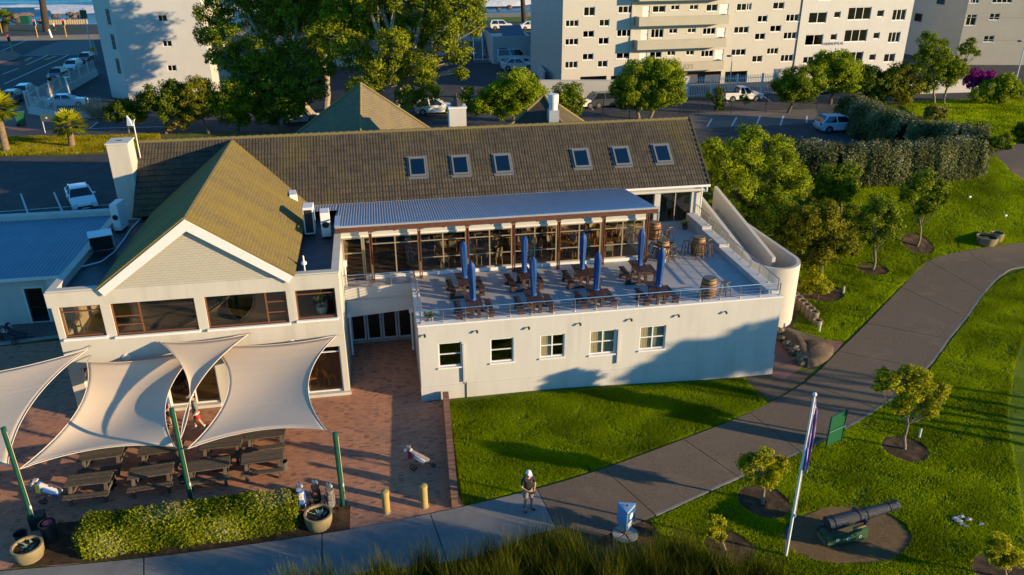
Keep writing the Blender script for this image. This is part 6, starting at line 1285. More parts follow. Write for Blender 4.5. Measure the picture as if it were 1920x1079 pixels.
# ================================================================ PEOPLE
SKIN = mat('skin', (.42, .23, .15), .55)
def skinmesh(name, pts, edges, m, parent, root=0, sub=2):
    me = bpy.data.meshes.new(name); me.from_pydata([p[:3] for p in pts], edges, []); o = bpy.data.objects.new(name, me); COL.objects.link(o); me.materials.append(m); o.parent = parent
    o.modifiers.new('skin', 'SKIN').use_smooth_shade = True
    for i, p in enumerate(pts):
        r = p[3] if hasattr(p[3], '__len__') else (p[3], p[3]); me.skin_vertices[0].data[i].radius = r; me.skin_vertices[0].data[i].use_root = (i == root)
    s = o.modifiers.new('sub', 'SUBSURF'); s.levels = s.render_levels = sub; return o
def person(loc, rz, label, arms, legs, head, shirt, shorts, cap, shoes, sleeve=.5, shortlen=.75, held=None, sc=1., hem=None, capm=None):
    r = lthing('person', label, 'person', loc, rz); r.scale = (sc,)*3
    # facing -Y ; head = (x,y) lean and pitch
    hx, hy = head; pel = (0, 0, .95); 
    P = [(*pel, (.15, .11)), (0, .0, 1.10, (.145, .105)), (0, .01, 1.28, (.165, .115)), (0, .01, 1.41, (.14, .10)), (hx*.4, hy*.4, 1.50, (.058, .062)), (hx*.8, hy*.8, 1.57, (.075, .085)), (hx, hy, 1.66, (.082, .098)), (hx*1.05, hy*1.05, 1.735, (.055, .065))]
    E = [(i, i+1) for i in range(7)]
    for s in (0, 1):
        sh, el, wr = arms[s]; n = len(P); sx = -1 if s == 0 else 1
        P += [(sx*.17, .01, 1.42, .062), (*sh, .055), (*el, .042), (*wr, .030)]; E += [(3, n), (n, n+1), (n+1, n+2), (n+2, n+3)]
        w = Vector(wr); d = (w-Vector(el)).normalized(); q = w+d*.07; P.append((*q, (.036, .020))); E.append((n+3, n+4)); a = d.cross(Vector((0, 0, 1))).normalized()
        for k in range(4): f = q+d*(.055+.012*(1.5-abs(k-1.5)))+a*(k-1.5)*.019; f2 = f+d*.02+Vector((0, 0, -.022)); m_ = len(P); P += [(*f, .009), (*f2, .008)]; E += [(n+4, m_), (m_, m_+1)]
        m_ = len(P); th = w+d*.05-a*sx*.045; P += [(*th, .010), (*(th+d*.03), .009)]; E += [(n+3, m_), (m_, m_+1)]
    for s in (0, 1):
        hp, kn, an, to = legs[s]; n = len(P); P += [(*hp, .092), (*(Vector(hp).lerp(Vector(kn), .5)), .075), (*kn, .056), (*(Vector(kn).lerp(Vector(an), .4)), .056), (*an, .038), (*to, (.036, .03))]; E += [(0, n)]+[(n+i, n+i+1) for i in range(5)]
    skinmesh('body', P, E, SKIN, r)
    # shirt
    Q = [(0, 0, .87, (.185, .145)), (0, 0, 1.08, (.172, .130)), (0, .01, 1.28, (.182, .132)), (0, .01, 1.40, (.155, .115)), (hx*.3, hy*.3, 1.475, (.075, .075))]; E2 = [(0, 1), (1, 2), (2, 3), (3, 4)]
    for s in (0, 1):
        sh, el, wr = arms[s]; sx = -1 if s == 0 else 1; n = len(Q); e = Vector(sh).lerp(Vector(el), min(1, sleeve*1.0)); Q += [(sx*.17, .01, 1.42, .078), (*sh, .074), (*e, .064)]; E2 += [(3, n), (n, n+1), (n+1, n+2)]
        if sleeve > 1: Q.append((*Vector(el).lerp(Vector(wr), .92), .045)); E2.append((n+2, n+3))
    o = skinmesh('shirt', Q, E2, shirt, r)
    if hem: mb = MB(); mb.lathe([(.19, .82), (.192, .87), (.186, .89)], (0, 0, 0), 18, Matrix.Diagonal((1, .78, 1)), cap=False); mb.build('undershirt', hem, r)
    Q = [(0, 0, 1.03, (.165, .125)), (0, 0, .90, (.178, .140))]; E2 = [(0, 1)]
    for s in (0, 1):
        hp, kn, an, to = legs[s]; n = len(Q); Q += [(*hp, .122), (*Vector(hp).lerp(Vector(kn), .5), .115), (*Vector(hp).lerp(Vector(kn), shortlen*1.15), .108)]; E2 += [(1, n), (n, n+1), (n+1, n+2)]
    skinmesh('shorts', Q, E2, shorts, r)
    for s in (0, 1):
        hp, kn, an, to = legs[s]; a, t = Vector(an), Vector(to); skinmesh('shoe', [(*(a+Vector((0, 0, .0))), .05), (*(a.lerp(t, .15)+Vector((0, 0, -.035))), (.048, .042)), (*(t+Vector((0, 0, .0))), (.046, .036)), (*(t+(t-a).normalized()*.05*Vector((1, 1, 0)).length), (.036, .026))], [(0, 1), (1, 2), (2, 3)], shoes, r, sub=1)
        mb = MB(); mb.tube([a+Vector((0, 0, .03)), a+Vector((0, 0, .09))], [.046, .044], 10); mb.build('sock', shoes if cap else TRIM, r)
    # head details
    hc = Vector((hx, hy, 1.66)); fw = Vector((0, -1, -.25)).normalized()
    for s in (-1, 1):
        mb = MB(); mb.ball(hc+Vector((s*.030, -.088, .005)), .012, 8, 5); mb.build('eye', BLACK, r); mb = MB(); mb.ball(hc+Vector((s*.083, .0, -.01)), .028, 8, 5, (.4, .7, 1)); mb.build('ear', SKIN, r)
    mb = MB(); mb.ball(hc+Vector((0, -.104, -.025)), .017, 8, 5, (.8, 1, 1.4)); mb.build('nose', SKIN, r); mb = MB(); mb.ball(hc+Vector((0, -.092, -.065)), .022, 8, 5, (1.3, .4, .35)); mb.build('mouth', mat('lips', (.30, .10, .08), .5), r)
    mb = MB(); mb.ball(hc+Vector((0, .022, .01)), .094, 12, 8, (1, 1.02, 1.0)); mb.build('hair', mat('hair_dark', (.05, .035, .025), .7), r)
    if cap:
        n = 16; V = []; F = []
        for i in range(6):
            a = math.pi/2*i/5
            for j in range(n): t = 2*math.pi*j/n; V.append(hc+Vector((.104*math.cos(a)*math.cos(t), .012+.118*math.cos(a)*math.sin(t), .035+.095*math.sin(a))))
        for i in range(5):
            for j in range(n): F.append((i*n+j, i*n+(j+1) % n, (i+1)*n+(j+1) % n, (i+1)*n+j))
        mb = MB(); mb.add(V, F); c = mb.build('cap', capm, r, smooth=True); mb = MB(); mb.slab([hc+Vector(v) for v in ((-.09, -.08, .035), (.09, -.08, .035), (.07, -.18, .005), (0, -.205, .0), (-.07, -.18, .005))], .012); mb.build('peak', capm, c)
    if held: held(r)
    return r
NV = mat('polo_black', (.011, .010, .014), .8); GSH = mat('shorts_grey', (.19, .16, .135), .85); CAPW = mat('cap_white', (.70, .71, .74), .8); SHB = mat('shoe_black', (.015, .015, .018), .6)
def remote(r):
    mb = MB(); mb.ob((0, -.40, 1.02), .17, .10, .05); c = mb.build('remote_control', BLACK, r, bev=.01); mb = MB(); mb.slab([(-.08, -.44, 1.08), (.08, -.44, 1.08), (.08, -.47, 1.15), (-.08, -.47, 1.15)], .01); mb.build('screen', mat('screen_dark', (.03, .03, .04), .1), c)
    mb = MB(); mb.ball((.07, -.115, 1.33), .014, 6, 4); mb.build('shirt_emblem', TRIM, r)
b = G(990, 957, .036)
person(b, rad(14), 'man in black polo, grey shorts and white cap looking down at a remote control', [((-.21, .01, 1.36), (-.27, -.02, 1.10), (-.11, -.27, 1.03)), ((.21, .01, 1.36), (.27, -.02, 1.10), (.11, -.27, 1.03))],
       [((-.09, 0, .90), (-.115, -.02, .50), (-.14, .03, .09), (-.155, -.13, .04)), ((.09, 0, .90), (.12, -.03, .50), (.15, .02, .09), (.19, -.12, .04))], (0, -.05), NV, GSH, True, SHB, sleeve=.75, held=remote, capm=CAPW, sc=1.0)
b = at(373, 805, .004)
person(b, rad(-75), 'man in grey jumper, red shorts and white cap walking under the shade sails', [((-.21, .01, 1.36), (-.25, .05, 1.10), (-.23, -.12, .90)), ((.21, .01, 1.36), (.25, .06, 1.10), (.23, -.10, .88))],
       [((-.09, 0, .90), (-.10, -.10, .50), (-.10, -.10, .09), (-.10, -.26, .04)), ((.09, 0, .90), (.10, .08, .50), (.10, .24, .14), (.10, .12, .05))], (0, -.06), mat('jumper_grey', (.17, .155, .135), .9), mat('shorts_red', (.45, .025, .02), .8), True, mat('shoe_white', (.6, .6, .58), .6), sleeve=1.2, hem=TRIM, capm=CAPW)
b = G(103, 58); person(b, rad(100), 'distant pedestrian in a white top walking on the promenade', [((-.21, .01, 1.36), (-.25, .05, 1.10), (-.23, -.08, .88)), ((.21, .01, 1.36), (.25, .06, 1.10), (.23, -.06, .88))],
       [((-.09, 0, .90), (-.10, -.05, .50), (-.10, -.05, .09), (-.10, -.2, .04)), ((.09, 0, .90), (.10, .06, .50), (.10, .16, .12), (.10, .04, .05))], (0, -.03), mat('top_white', (.7, .7, .7), .8), SHB, False, SHB, shortlen=1.6)
b = at(322, 800, .004); person(b, rad(-60), 'person in a blue top and cap half hidden under the sail edge', [((-.21, .01, 1.36), (-.25, .0, 1.10), (-.2, -.15, .95)), ((.21, .01, 1.36), (.25, .0, 1.10), (.2, -.15, .95))],
       [((-.09, 0, .90), (-.10, -.02, .50), (-.10, .0, .09), (-.10, -.15, .04)), ((.09, 0, .90), (.10, -.02, .50), (.10, .0, .09), (.10, -.15, .04))], (0, -.03), mat('top_blue', (.03, .10, .32), .8), SHB, True, SHB, capm=mat('cap_blue', (.03, .15, .45), .7))
# ================================================================ LAWN THINGS
IRON = mat('cannon_iron', (.040, .050, .066), .38, (.028, .035, .048), 14, bump=1.0, bsc=26, metal=.35)
cb = G(1583, 1004); cn = thing('cannon', 'old black iron cannon on a green timber carriage in a bare earth bed', 'cannon', cb)
p0 = at(1551, 984, .72+cb.z); p1 = at(1684, 946, 1.12+cb.z); ax = (p1-p0); CLn = ax.length; Mx = ax.to_track_quat('Z', 'Y').to_matrix()
prof = [(.0, -.34), (.05, -.34), (.085, -.27), (.085, -.22), (.05, -.17), (.05, -.12), (.16, -.08), (.26, -.02), (.285, 0), (.285, .05), (.265, .06), (.265, .20), (.28, .21), (.28, .26), (.258, .27), (.235, CLn*.42), (.25, CLn*.422), (.25, CLn*.445), (.225, CLn*.447), (.215, CLn*.53), (.228, CLn*.532), (.228, CLn*.55), (.205, CLn*.552), (.165, CLn*.86), (.18, CLn*.862), (.18, CLn*.88), (.160, CLn*.882), (.175, CLn*.95), (.19, CLn*.985), (.175, CLn), (.085, CLn), (.08, CLn-.25), (.0, CLn-.25)]
prof = [(r*1.02, z) for r, z in prof]; mb = MB(); mb.lathe(prof, p0, 28, Mx, cap=False); brl = mb.build('barrel', IRON, cn, smooth=True)
side = Vector((ax.y, -ax.x, 0)).normalized(); tr = p0+ax*.47; mb = MB(); mb.tube([tr-side*.42+Vector((0, 0, -.06)), tr+side*.42+Vector((0, 0, -.06))], .085, 14); mb.build('trunnion', IRON, brl)
hd = Vector((ax.x, ax.y, 0)).normalized(); CG = mat('carriage_green', (.035, .10, .04), .6, (.028, .08, .034), 6); zb = cb.z
for s in (-1, 1):
    o_ = p0+side*s*.36; mb = MB(); P = [(-.15, .16), (1.4, .16), (1.4, .60), (1.12, .66), (.55, .44), (.1, .34), (-.15, .34)]
    A = [o_+hd*x-side*.06 for x, z in P]; B_ = [o_+hd*x+side*.06 for x, z in P]; k = len(P); V = [(a.x, a.y, zb+P[i][1]) for i, a in enumerate(A)]+[(a.x, a.y, zb+P[i][1]) for i, a in enumerate(B_)]
    mb.add(V, [tuple(range(k)), tuple(range(2*k-1, k-1, -1))]+[(i, (i+1) % k, k+(i+1) % k, k+i) for i in range(k)]); ck = mb.build('cheek', CG, cn)
    for x in (.2, .62, 1.1): c = o_+hd*x+side*s*.065; c.z = zb+.33; mb = MB(); mb.lathe([(.035, -.012), (.06, -.012), (.06, .012), (.035, .012)], c, 12, side.to_track_quat('Z', 'Y').to_matrix(), cap=False); mb.build('ring_bolt', TRIM, ck)
mb = MB(); c = p0+hd*.6; mb.ob((c.x, c.y, zb), 1.5, .56, .20, math.atan2(hd.y, hd.x)); mb.build('plinth', mat('plinth_timber', (.16, .13, .09), .9), cn)
mb = MB(); c = p0+hd*.15+Vector((0, 0, 0)); mb.ob((c.x, c.y, zb+.2), .5, .54, .16, math.atan2(hd.y, hd.x)); mb.build('bed', CG, cn)
mb = MB(); a = p0+ax*.33+side*.30+Vector((0, 0, -.22)); mb.beam(a-hd*.05, a+hd*.5+Vector((0, 0, .10)), .09, .08); mb.build('quoin', mat('quoin_wood', (.22, .17, .08), .8), cn)
# flagpole
fb = G(1473, 1043); fp = lthing('flagpole', 'tall white flagpole with ball finial standing on the lawn', 'flagpole', fb); fh = over(1518, 742, fb).z-fb.z
mb = MB(); mb.tube([(0, 0, 0), (0, 0, fh*.5), (0, 0, fh)], [.055, .045, .034], 12); mb.build('pole', TRIM, fp, smooth=True); mb = MB(); mb.ball((0, 0, fh+.04), .07, 12, 8); mb.build('finial', TRIM, fp, smooth=True); mb = MB(); mb.ob((.05, -.05, 1.75), .05, .05, .12); mb.build('cleat', GALV, fp); mb = MB(); mb.tube([(.06, -.03, 1.8), (.05, -.02, fh-.1)], .008, 5); mb.build('halyard', TRIM, fp)
mb = MB(); V = []; F = []; nz = 14; na = 13
for i in range(nz+1):
    z = fh-.25-i*(2.55/nz)
    for j in range(na):
        t = j/(na-1); w = .06+.36*t*(.35+.65*min(1, i/6)); V.append((.04+w*.55+.05*math.sin(t*9+i*.35), .02+.13*math.sin(t*11+i*.25)*(.3+.7*i/nz), z-.22*t*t-.1*t))
for i in range(nz):
    for j in range(na-1): k = i*na+j; F.append((k, k+1, k+na+1, k+na)); mb.mi = 0
mb.add(V, F); mb.m = [(1 if (k % (na-1)) in (0, 1, 6) else (2 if (k % (na-1)) in (4, 9) else 0)) for k in range(len(F))]
fl = mb.build('flag', [mat('flag_purple', (.30, .20, .46), .75), mat('flag_blue', (.04, .07, .30), .75), mat('flag_pale', (.55, .45, .58), .75)], fp, smooth=True, solid=.006)
# three-sided sign
sb = G(1172, 1003); sg = lthing('direction_sign', 'blue and white three-sided sign on a short post beside the path', 'sign', sb, -YAW+.0); s_t = over(1177, 950, sb).z-sb.z; s_b = s_t-.80; Rr = .36
T3 = [Vector((Rr*math.cos(t), Rr*math.sin(t), 0)) for t in (rad(-96), rad(24), rad(144))]; SBL = mat('sign_blue', (.02, .09, .22), .4); SPL = mat('sign_pale', (.16, .32, .55), .5)
for k in range(3):
    a, b = T3[k], T3[(k+1) % 3]; mb = MB(); mb.slab([a+Vector((0, 0, s_b)), b+Vector((0, 0, s_b)), b+Vector((0, 0, s_t)), a+Vector((0, 0, s_t))], .02); pn = mb.build('panel', SBL if k == 0 else SPL, sg)
    n = (b-a).cross(Vector((0, 0, 1))).normalized()*.006
    if k == 0:
        def pq(u, z): return a.lerp(b, u)+Vector((0, 0, s_b+(s_t-s_b)*z))+n
        mb = MB(); c = pq(.52, .58)
        mb.poly([c+(b-a).normalized()*.12*math.cos(t)+Vector((0, 0, .13*math.sin(t))) for t in np.linspace(0, 6.28, 17)[:-1]]); mb.build('emblem', TRIM, pn)
        for u0, u1, z0, z1 in ((.15, .85, .24, .31), (.2, .8, .13, .18), (.08, .92, .93, .97), (.08, .92, .03, .055)): mb = MB(); mb.poly([pq(u0, z0), pq(u1, z0), pq(u1, z1), pq(u0, z1)]); mb.build('print_line', TRIM, pn)
mb = MB(); mb.prism([(p.x, p.y) for p in T3], s_t, s_t+.02); mb.build('top_plate', SPL, sg); mb = MB(); mb.lathe([(.13, s_t+.021), (.13, s_t+.026)], (0, 0, 0), 18); mb.build('cap_disc', GALV, sg); mb = MB(); mb.lathe([(.03, s_t+.02), (.03, s_t+.08), (.01, s_t+.1)], (0, 0, 0), 8); mb.build('bolt', BLACK, sg)
mb = MB(); mb.tube([(0, 0, 0), (0, 0, s_t)], .035, 10); mb.build('post', mat('post_olive', (.14, .16, .03), .6), sg)
for k in range(5):
    t0, t1 = 2*math.pi*k/5+.03, 2*math.pi*(k+1)/5-.03; mb = MB(); mb.prism([(.06*math.cos((t0+t1)/2), .06*math.sin((t0+t1)/2))]+[(.45*math.cos(t), .45*math.sin(t)) for t in np.linspace(t0, t1, 7)], .014, .05); mb.build('base_stone', CONC, sg)
# green board
a, b = G(1548, 842), G(1577, 829); bd = thing('notice_board', 'dark green board on two posts at the lawn edge by the path', 'sign', (a+b)/2); zt = over(1558, 783, a).z; zt2 = over(1586, 768, b).z
for q, z in ((a, zt), (b, zt2)): mb = MB(); mb.tube([q, Vector((q.x, q.y, z))], .035, 8); mb.build('post', GREENP, bd)
mb = MB(); zb0 = a.z+.14; mb.slab([Vector((a.x, a.y, zb0)), Vector((b.x, b.y, zb0)), Vector((b.x, b.y, zt2-.01)), Vector((a.x, a.y, zt-.01))], .04); mb.build('panel', mat('board_green', (.010, .085, .04), .35), bd)
mb = MB(); zm = zb0+(zt-zb0)*.5; nn = Vector((b.y-a.y, -(b.x-a.x), 0)).normalized(); nn = nn if nn.y < 0 else -nn; mb.beam(Vector((a.x, a.y, zm))+nn*.05, Vector((b.x, b.y, zm))+nn*.05, .01, .04); mb.build('trim_line', mat('board_line', (.10, .22, .22), .4), bd)
for px, py, pt_ in ((1536, 623, 605), (1581, 551, 538), (1838, 329, 317), (1608, 350, 340), (1723, 822, 805)):
    b = G(px, py); o = lthing('marker_post', 'short white marker post in the grass', 'post', b, 0, 'white marker posts on the lawns'); h = over(px, pt_, b).z-b.z; mb = MB(); mb.tube([(0, 0, 0), (0, 0, h)], .045, 8); mb.build('stake', TRIM, o); mb = MB(); mb.lathe([(.045, h), (.02, h+.02)], (0, 0, 0), 8); mb.build('cap', TRIM, o)
for px, py in ((1818, 371), (1885, 406)):
    o = lthing('tee_marker', 'small white tee marker block on the mown lawn', 'marker', G(px, py), .3, 'white tee markers'); mb = MB(); mb.ob((0, 0, 0), .22, .14, .12); mb.build('block', TRIM, o, bev=.02)
for px, py, r in ((1792, 974, .09), (1797, 979, .09), (1801, 971, .09), (1803, 984, .06), (1816, 976, .09), (1841, 985, .07), (1810, 988, .06)):
    b = G(px, py); mb = MB(); mb.ball((b.x, b.y, b.z+r*.45), r, 10, 6, (1.6, .8, .4)); mb.v = [tuple(Vector(v)+Vector((random.uniform(-.04, .04), random.uniform(-.04, .04), random.uniform(-.02, .03)))) for v in mb.v]; o = mb.build('cloth_scrap', BWH, None); tag(o, 'crumpled white scrap lying on the grass right of the cannon bed', 'cloth', 'white scraps on the grass')
# ring-block retaining wall by the ramp
RB = mat('ring_block', (.26, .20, .13), .9, (.19, .145, .095), 5, bump=.4)
rb0 = None
for i in range(7):
    t = i/6; px, py = 1488+t*44, 562+t*42
    for lay in range(2 if i < 6 else 1):
        b = G(px, py+6)
        if rb0 is None:
            rb0 = lthing('planter_block', 'round hollow concrete planter block in the low wall below the ramp', 'planter block', b, 0, 'ring planter blocks below the ramp'); mb = MB(); mb.lathe([(.24, 0), (.26, .3), (.19, .3), (.18, .12)], (0, 0, 0), 16, cap=False); mb.build('ring', RB, rb0, smooth=True); mb = MB(); mb.lathe([(.185, .2), (.01, .22)], (0, 0, 0), 12); mb.build('soil', MULCH, rb0); o = rb0
        else: o = ctree(rb0)
        o.location = b+Vector((0, 0, .02+.31*lay)); o.rotation_euler = (0, 0, random.random()*6)
# bank of earth edged by rough stone between the brick path and the slabs
bk = [(1455, 622), (1478, 622), (1500, 626), (1540, 640), (1572, 652), (1556, 678), (1520, 692), (1508, 690), (1490, 668), (1466, 640)]
P = [G(*p) for p in bk]; cen = sum(P, Vector())/len(P); V = []; F = []; n = len(P); rings = [(1, 0), (.93, .22), (.75, .36), (.4, .42), (.05, .40)]
for k, h in rings:
    for p in P: q = cen+(p-cen)*k; V.append((q.x+random.uniform(-.12, .12)*(h > 0), q.y+random.uniform(-.12, .12)*(h > 0), p.z+h+random.uniform(-.12, .1)*(h > 0)))
for i in range(len(rings)-1):
    for j in range(n): F.append((i*n+j, i*n+(j+1) % n, (i+1)*n+(j+1) % n, (i+1)*n+j))
mb = MB(); mb.add(V, F); o = mb.build('soil_mound', DIRT, None, sub=1); struct(o)
ST = mat('bank_stone', (.20, .15, .09), .9, (.12, .09, .06), 3, bump=.7, bsc=8)
for k in range(26):
    t = random.random(); a, b = (P[-1], P[-3]) if k % 3 else (P[0], P[-1]); p = a.lerp(b, t)+Vector((random.uniform(-.1, .2), random.uniform(-.1, .15), random.uniform(.05, .3)))
    mb = MB(); rockmesh(mb, p, random.uniform(.13, .26), (1.2, 1, .8)); tag(mb.build('bank_stone', ST), 'rough brown stone in the edging of the soil bank by the ramp', 'stone', 'edging stones of the soil bank')
# ================================================================ VEGETATION
BARK = mat('bark', (.13, .10, .07), .9, (.08, .06, .045), 6, bump=.6, bsc=12)
GUMB = mat('gum_bark', (.36, .30, .22), .8, (.20, .165, .125), 3, bump=.4, bsc=8)
PALEB = mat('pale_bark', (.26, .21, .13), .9, (.19, .15, .10), 6, bump=.4)
LM = dict(gum=leafmat('leaf_gum', (.034, .056, .010), (.135, .160, .018), .3), gum2=leafmat('leaf_gum2', (.028, .050, .012), (.115, .145, .020), .3),
          dark=leafmat('leaf_dark', (.016, .034, .008), (.060, .085, .012), .22), mid=leafmat('leaf_mid', (.034, .062, .010), (.115, .150, .016), .3),
          bright=leafmat('leaf_bright', (.05, .085, .010), (.16, .20, .015), .35), yellow=leafmat('leaf_yellow', (.07, .09, .010), (.24, .24, .020), .4),
          olive=leafmat('leaf_olive', (.042, .052, .010), (.13, .135, .016), .3, (.19, .13, .03)), silver=leafmat('leaf_silver', (.026, .034, .026), (.085, .095, .085), .2, (.34, .32, .20)),
          hedge=leafmat('leaf_hedge', (.024, .042, .005), (.125, .145, .012), .3, (.34, .31, .14)), magenta=leafmat('leaf_magenta', (.08, .006, .16), (.20, .008, .38), .35), pink=leafmat('leaf_pink', (.05, .06, .015), (.11, .13, .03), .3, (.55, .25, .28)),
          reed=leafmat('leaf_reed', (.018, .026, .005), (.075, .085, .012), .25, (.17, .10, .035)), grass=leafmat('leaf_grass', (.065, .105, .004), (.155, .222, .006), .5), grass2=leafmat('leaf_grass2', (.078, .120, .004), (.180, .245, .006), .5), verge=leafmat('leaf_verge', (.10, .10, .008), (.21, .19, .02), .4, (.26, .20, .06)), palm=leafmat('leaf_palm', (.06, .09, .010), (.22, .23, .02), .35), dry=leafmat('leaf_dry', (.10, .08, .045), (.22, .17, .09), .2))
def leafmesh(name, C, size, tint, m, parent, aspect=.5, up=.25, out=None, clip=True):
    C = np.asarray(C); n = len(C)
    if clip:
        k = C[:, 2] > -.3; C, tint = C[k], tint[k]; out = out[k] if out is not None else None; size = size[k] if hasattr(size, '__len__') else size; n = len(C)
    nr = rng.normal(size=(n, 3))
    if out is not None: nr = nr*.7+out*1.3
    nr[:, 2] += up; nr /= np.linalg.norm(nr, axis=1)[:, None]
    t = np.cross(nr, rng.normal(size=(n, 3))); t /= np.linalg.norm(t, axis=1)[:, None]+1e-9; b = np.cross(nr, t)
    s = (size*rng.uniform(.7, 1.3, n))[:, None]; V = np.empty((n, 4, 3)); V[:, 0] = C-t*s; V[:, 1] = C-b*s*aspect+t*s*.1; V[:, 2] = C+t*s+nr*s*.15; V[:, 3] = C+b*s*aspect+t*s*.1
    me = bpy.data.meshes.new(name); setmesh(me, V.reshape(-1, 3), np.arange(4*n).reshape(n, 4))
    a = me.attributes.new('tint', 'FLOAT', 'POINT'); a.data.foreach_set('value', np.repeat(tint, 4).astype(np.float32))
    return fin(me, name, m, parent)
def cloud(blobs, clump, leaf, dens, hollow=.45, flat=.85):
    # blobs: (centre, R) -> leaf centres grouped in clumps, tints, outward vectors
    CC, TT, OO = [], [], []
    for c, R in blobs:
        c = np.array(c); cr = max(R*clump, leaf*2.2); nc = max(7, int(4.2*(R/cr)**2)); nl = max(12, int(dens*1.38*(R/leaf)**2*4/nc))
        d = rng.normal(size=(nc, 3)); d /= np.linalg.norm(d, axis=1)[:, None]; rr = R*(hollow+(1-hollow)*rng.random(nc)**.6)*(1-cr/R*.5); cc = c+d*rr[:, None]*np.array([1, 1, flat]); ct = rng.random(nc)*.6
        for k in range(nc):
            g = rng.normal(size=(nl, 3)); g /= np.linalg.norm(g, axis=1)[:, None]; q = cr*rng.uniform(.75, 1.25)*rng.random(nl)**.42
            p = cc[k]+g*q[:, None]*np.array([1, 1, .75]); CC.append(p); TT.append(np.clip(ct[k]+rng.random(nl)*.42, 0, 1)); OO.append(g*.6+d[k]*.4)
    return np.concatenate(CC), np.concatenate(TT), np.concatenate(OO)
def limb(mb, a, b, r0, r1, wob=.12, n=6, seg=7):
    a, b = Vector(a), Vector(b); L_ = (b-a).length; pts = []; rs = []; w = Vector((random.uniform(-1, 1), random.uniform(-1, 1), random.uniform(-.3, .5)))*L_*wob
    for i in range(n): t = i/(n-1); pts.append(a.lerp(b, t)+w*math.sin(math.pi*t)+Vector((random.uniform(-1, 1), random.uniform(-1, 1), 0))*L_*.015*(0 < i < n-1)); rs.append(r0+(r1-r0)*t)
    mb.tube(pts, rs, seg); return pts
def tree(label, base, blobs, lm, lpx=2.5, dens=3.0, tr=.12, bark=BARK, clump=.32, hollow=.45, fork=.45, name='tree', cat='tree', twigs=3, aspect=.5, flat=.85, lean=None, group=None, world=False, multi=1):
    b = G(*base) if not world else Vector(base); r = thing(name, label, cat, b, 0, group); BL = []
    for q in blobs:
        if world: c = Vector(q[:3]); R = q[3]
        else: c = over(q[0], q[1], b)+FH*(q[3] if len(q) > 3 else 0); R = q[2]*1.18*dist(c)/FPX
        BL.append((c, R))
    D = dist(sum((c for c, R in BL), Vector())/len(BL)) if not world else 45.; leaf = max(.035, lpx*.86*D/789*.5)
    cen = sum((c for c, R in BL), Vector())/len(BL); zlow = min(c.z-R for c, R in BL); fz = max(.3, (b.z+(cen.z-b.z)*fork)); mb = MB()
    for k in range(multi):
        o = Vector((random.uniform(-.3, .3), random.uniform(-.3, .3), 0))*(k > 0); f = b.lerp(cen, fork) if lean is None else Vector((*(b.lerp(over(*lean, b), 1)).to_tuple()[:3],)); f = f+o*1.5
        limb(mb, b+o-Vector((0, 0, .1)), f, tr, tr*.72, .06, 7, 9)
        for i, (c, R) in enumerate(BL):
            if multi > 1 and i % multi != k: continue
            e = limb(mb, f, c, tr*.55, tr*.16, .12, 7, 6)
            for j in range(twigs):
                d = Vector(rng.normal(size=3)).normalized(); limb(mb, e[random.randint(2, 5)], c+d*R*.85, tr*.17, tr*.05, .12, 5, 5)
    mb.build('trunk', bark, r, smooth=True)
    C, T, O = cloud(BL, clump, leaf, dens, hollow, flat); leafmesh('crown', C, leaf, T, lm, r, aspect, out=O); return r
# ---- gum trees behind the club house
tree('tall gum tree with a pale forked trunk rising behind the pointed pavilion', (738, 222), [(842, 38, 42, -1), (800, 20, 40), (772, 62, 42, 1), (700, 38, 50, 2), (655, 92, 42, -1), (722, 118, 44, -2), (792, 118, 36, -2), (858, 98, 26), (640, 28, 42, 2), (752, -8, 48), (690, 160, 36, -3), (775, 172, 28, -3), (886, 45, 26), (606, 62, 36, 1), (840, -20, 46), (690, -25, 50), (810, 160, 24, -3), (880, 5, 34), (745, 70, 34, -3), (835, 75, 22, -2), (868, 130, 16, -2), (700, -80, 55, 1), (800, -70, 55)], LM['gum'], 2.9, 1.9, .50, GUMB, .24, .35, .42, twigs=3)
tree('broad gum tree with dark leaning limbs beside the white tower', (596, 226), [(540, 30, 44), (482, 30, 42, 1), (432, 62, 36, -1), (400, 24, 34), (502, 92, 42, -2), (560, 100, 40, -2), (440, 112, 30, -1), (592, 150, 34, -3), (530, 145, 34, -3), (385, 66, 22), (560, -20, 48), (450, -20, 46), (405, 105, 18, -1), (475, 135, 28, -2), (590, 15, 40, 1), (560, 185, 30, -4), (610, 115, 30, -3)], LM['gum2'], 2.9, 1.9, .45, GUMB, .24, .35, .40, twigs=3)
tree('gum tree added behind the other two to shade the white tower', (612, 206), [(600, -48, 50), (562, 0, 46), (640, 0, 46), (600, 42, 42), (540, 42, 36), (660, 50, 36), (680, -40, 46), (520, -15, 40), (590, 95, 34)], LM['gum2'], 3.6, 1.7, .4, GUMB, .26, .3, .5, twigs=2)  # extra crown hidden in the canopy, placed to shade the tower
# trees along the rear street
tree('dark glossy round tree in front of the white tower', (312, 252), [(300, 182, 30), (327, 172, 24), (275, 190, 22), (318, 205, 26), (340, 190, 20)], LM['dark'], 2.5, 3, .16)
tree('low dark bush tree beside the bare twiggy shrub', (242, 250), [(235, 205, 24), (215, 212, 20), (255, 215, 20)], LM['dark'], 2.4, 3, .12)
tree('olive green tree between two darker street trees', (392, 252), [(372, 168, 28), (350, 188, 22), (385, 195, 26), (360, 212, 20)], LM['olive'], 2.4, 3, .15)
tree('loose yellow-green tree with twin stems behind the gable ridge', (446, 252), [(440, 172, 30), (425, 205, 28), (466, 195, 26), (410, 188, 22), (450, 225, 18), (490, 215, 14)], LM['mid'], 2.4, 2.8, .16, multi=2)
tree('shaded thick tree left of the pointed pavilion', (522, 250), [(520, 185, 32), (500, 215, 24), (545, 205, 26), (560, 175, 26), (480, 175, 24)], LM['dark'], 2.5, 3, .18)
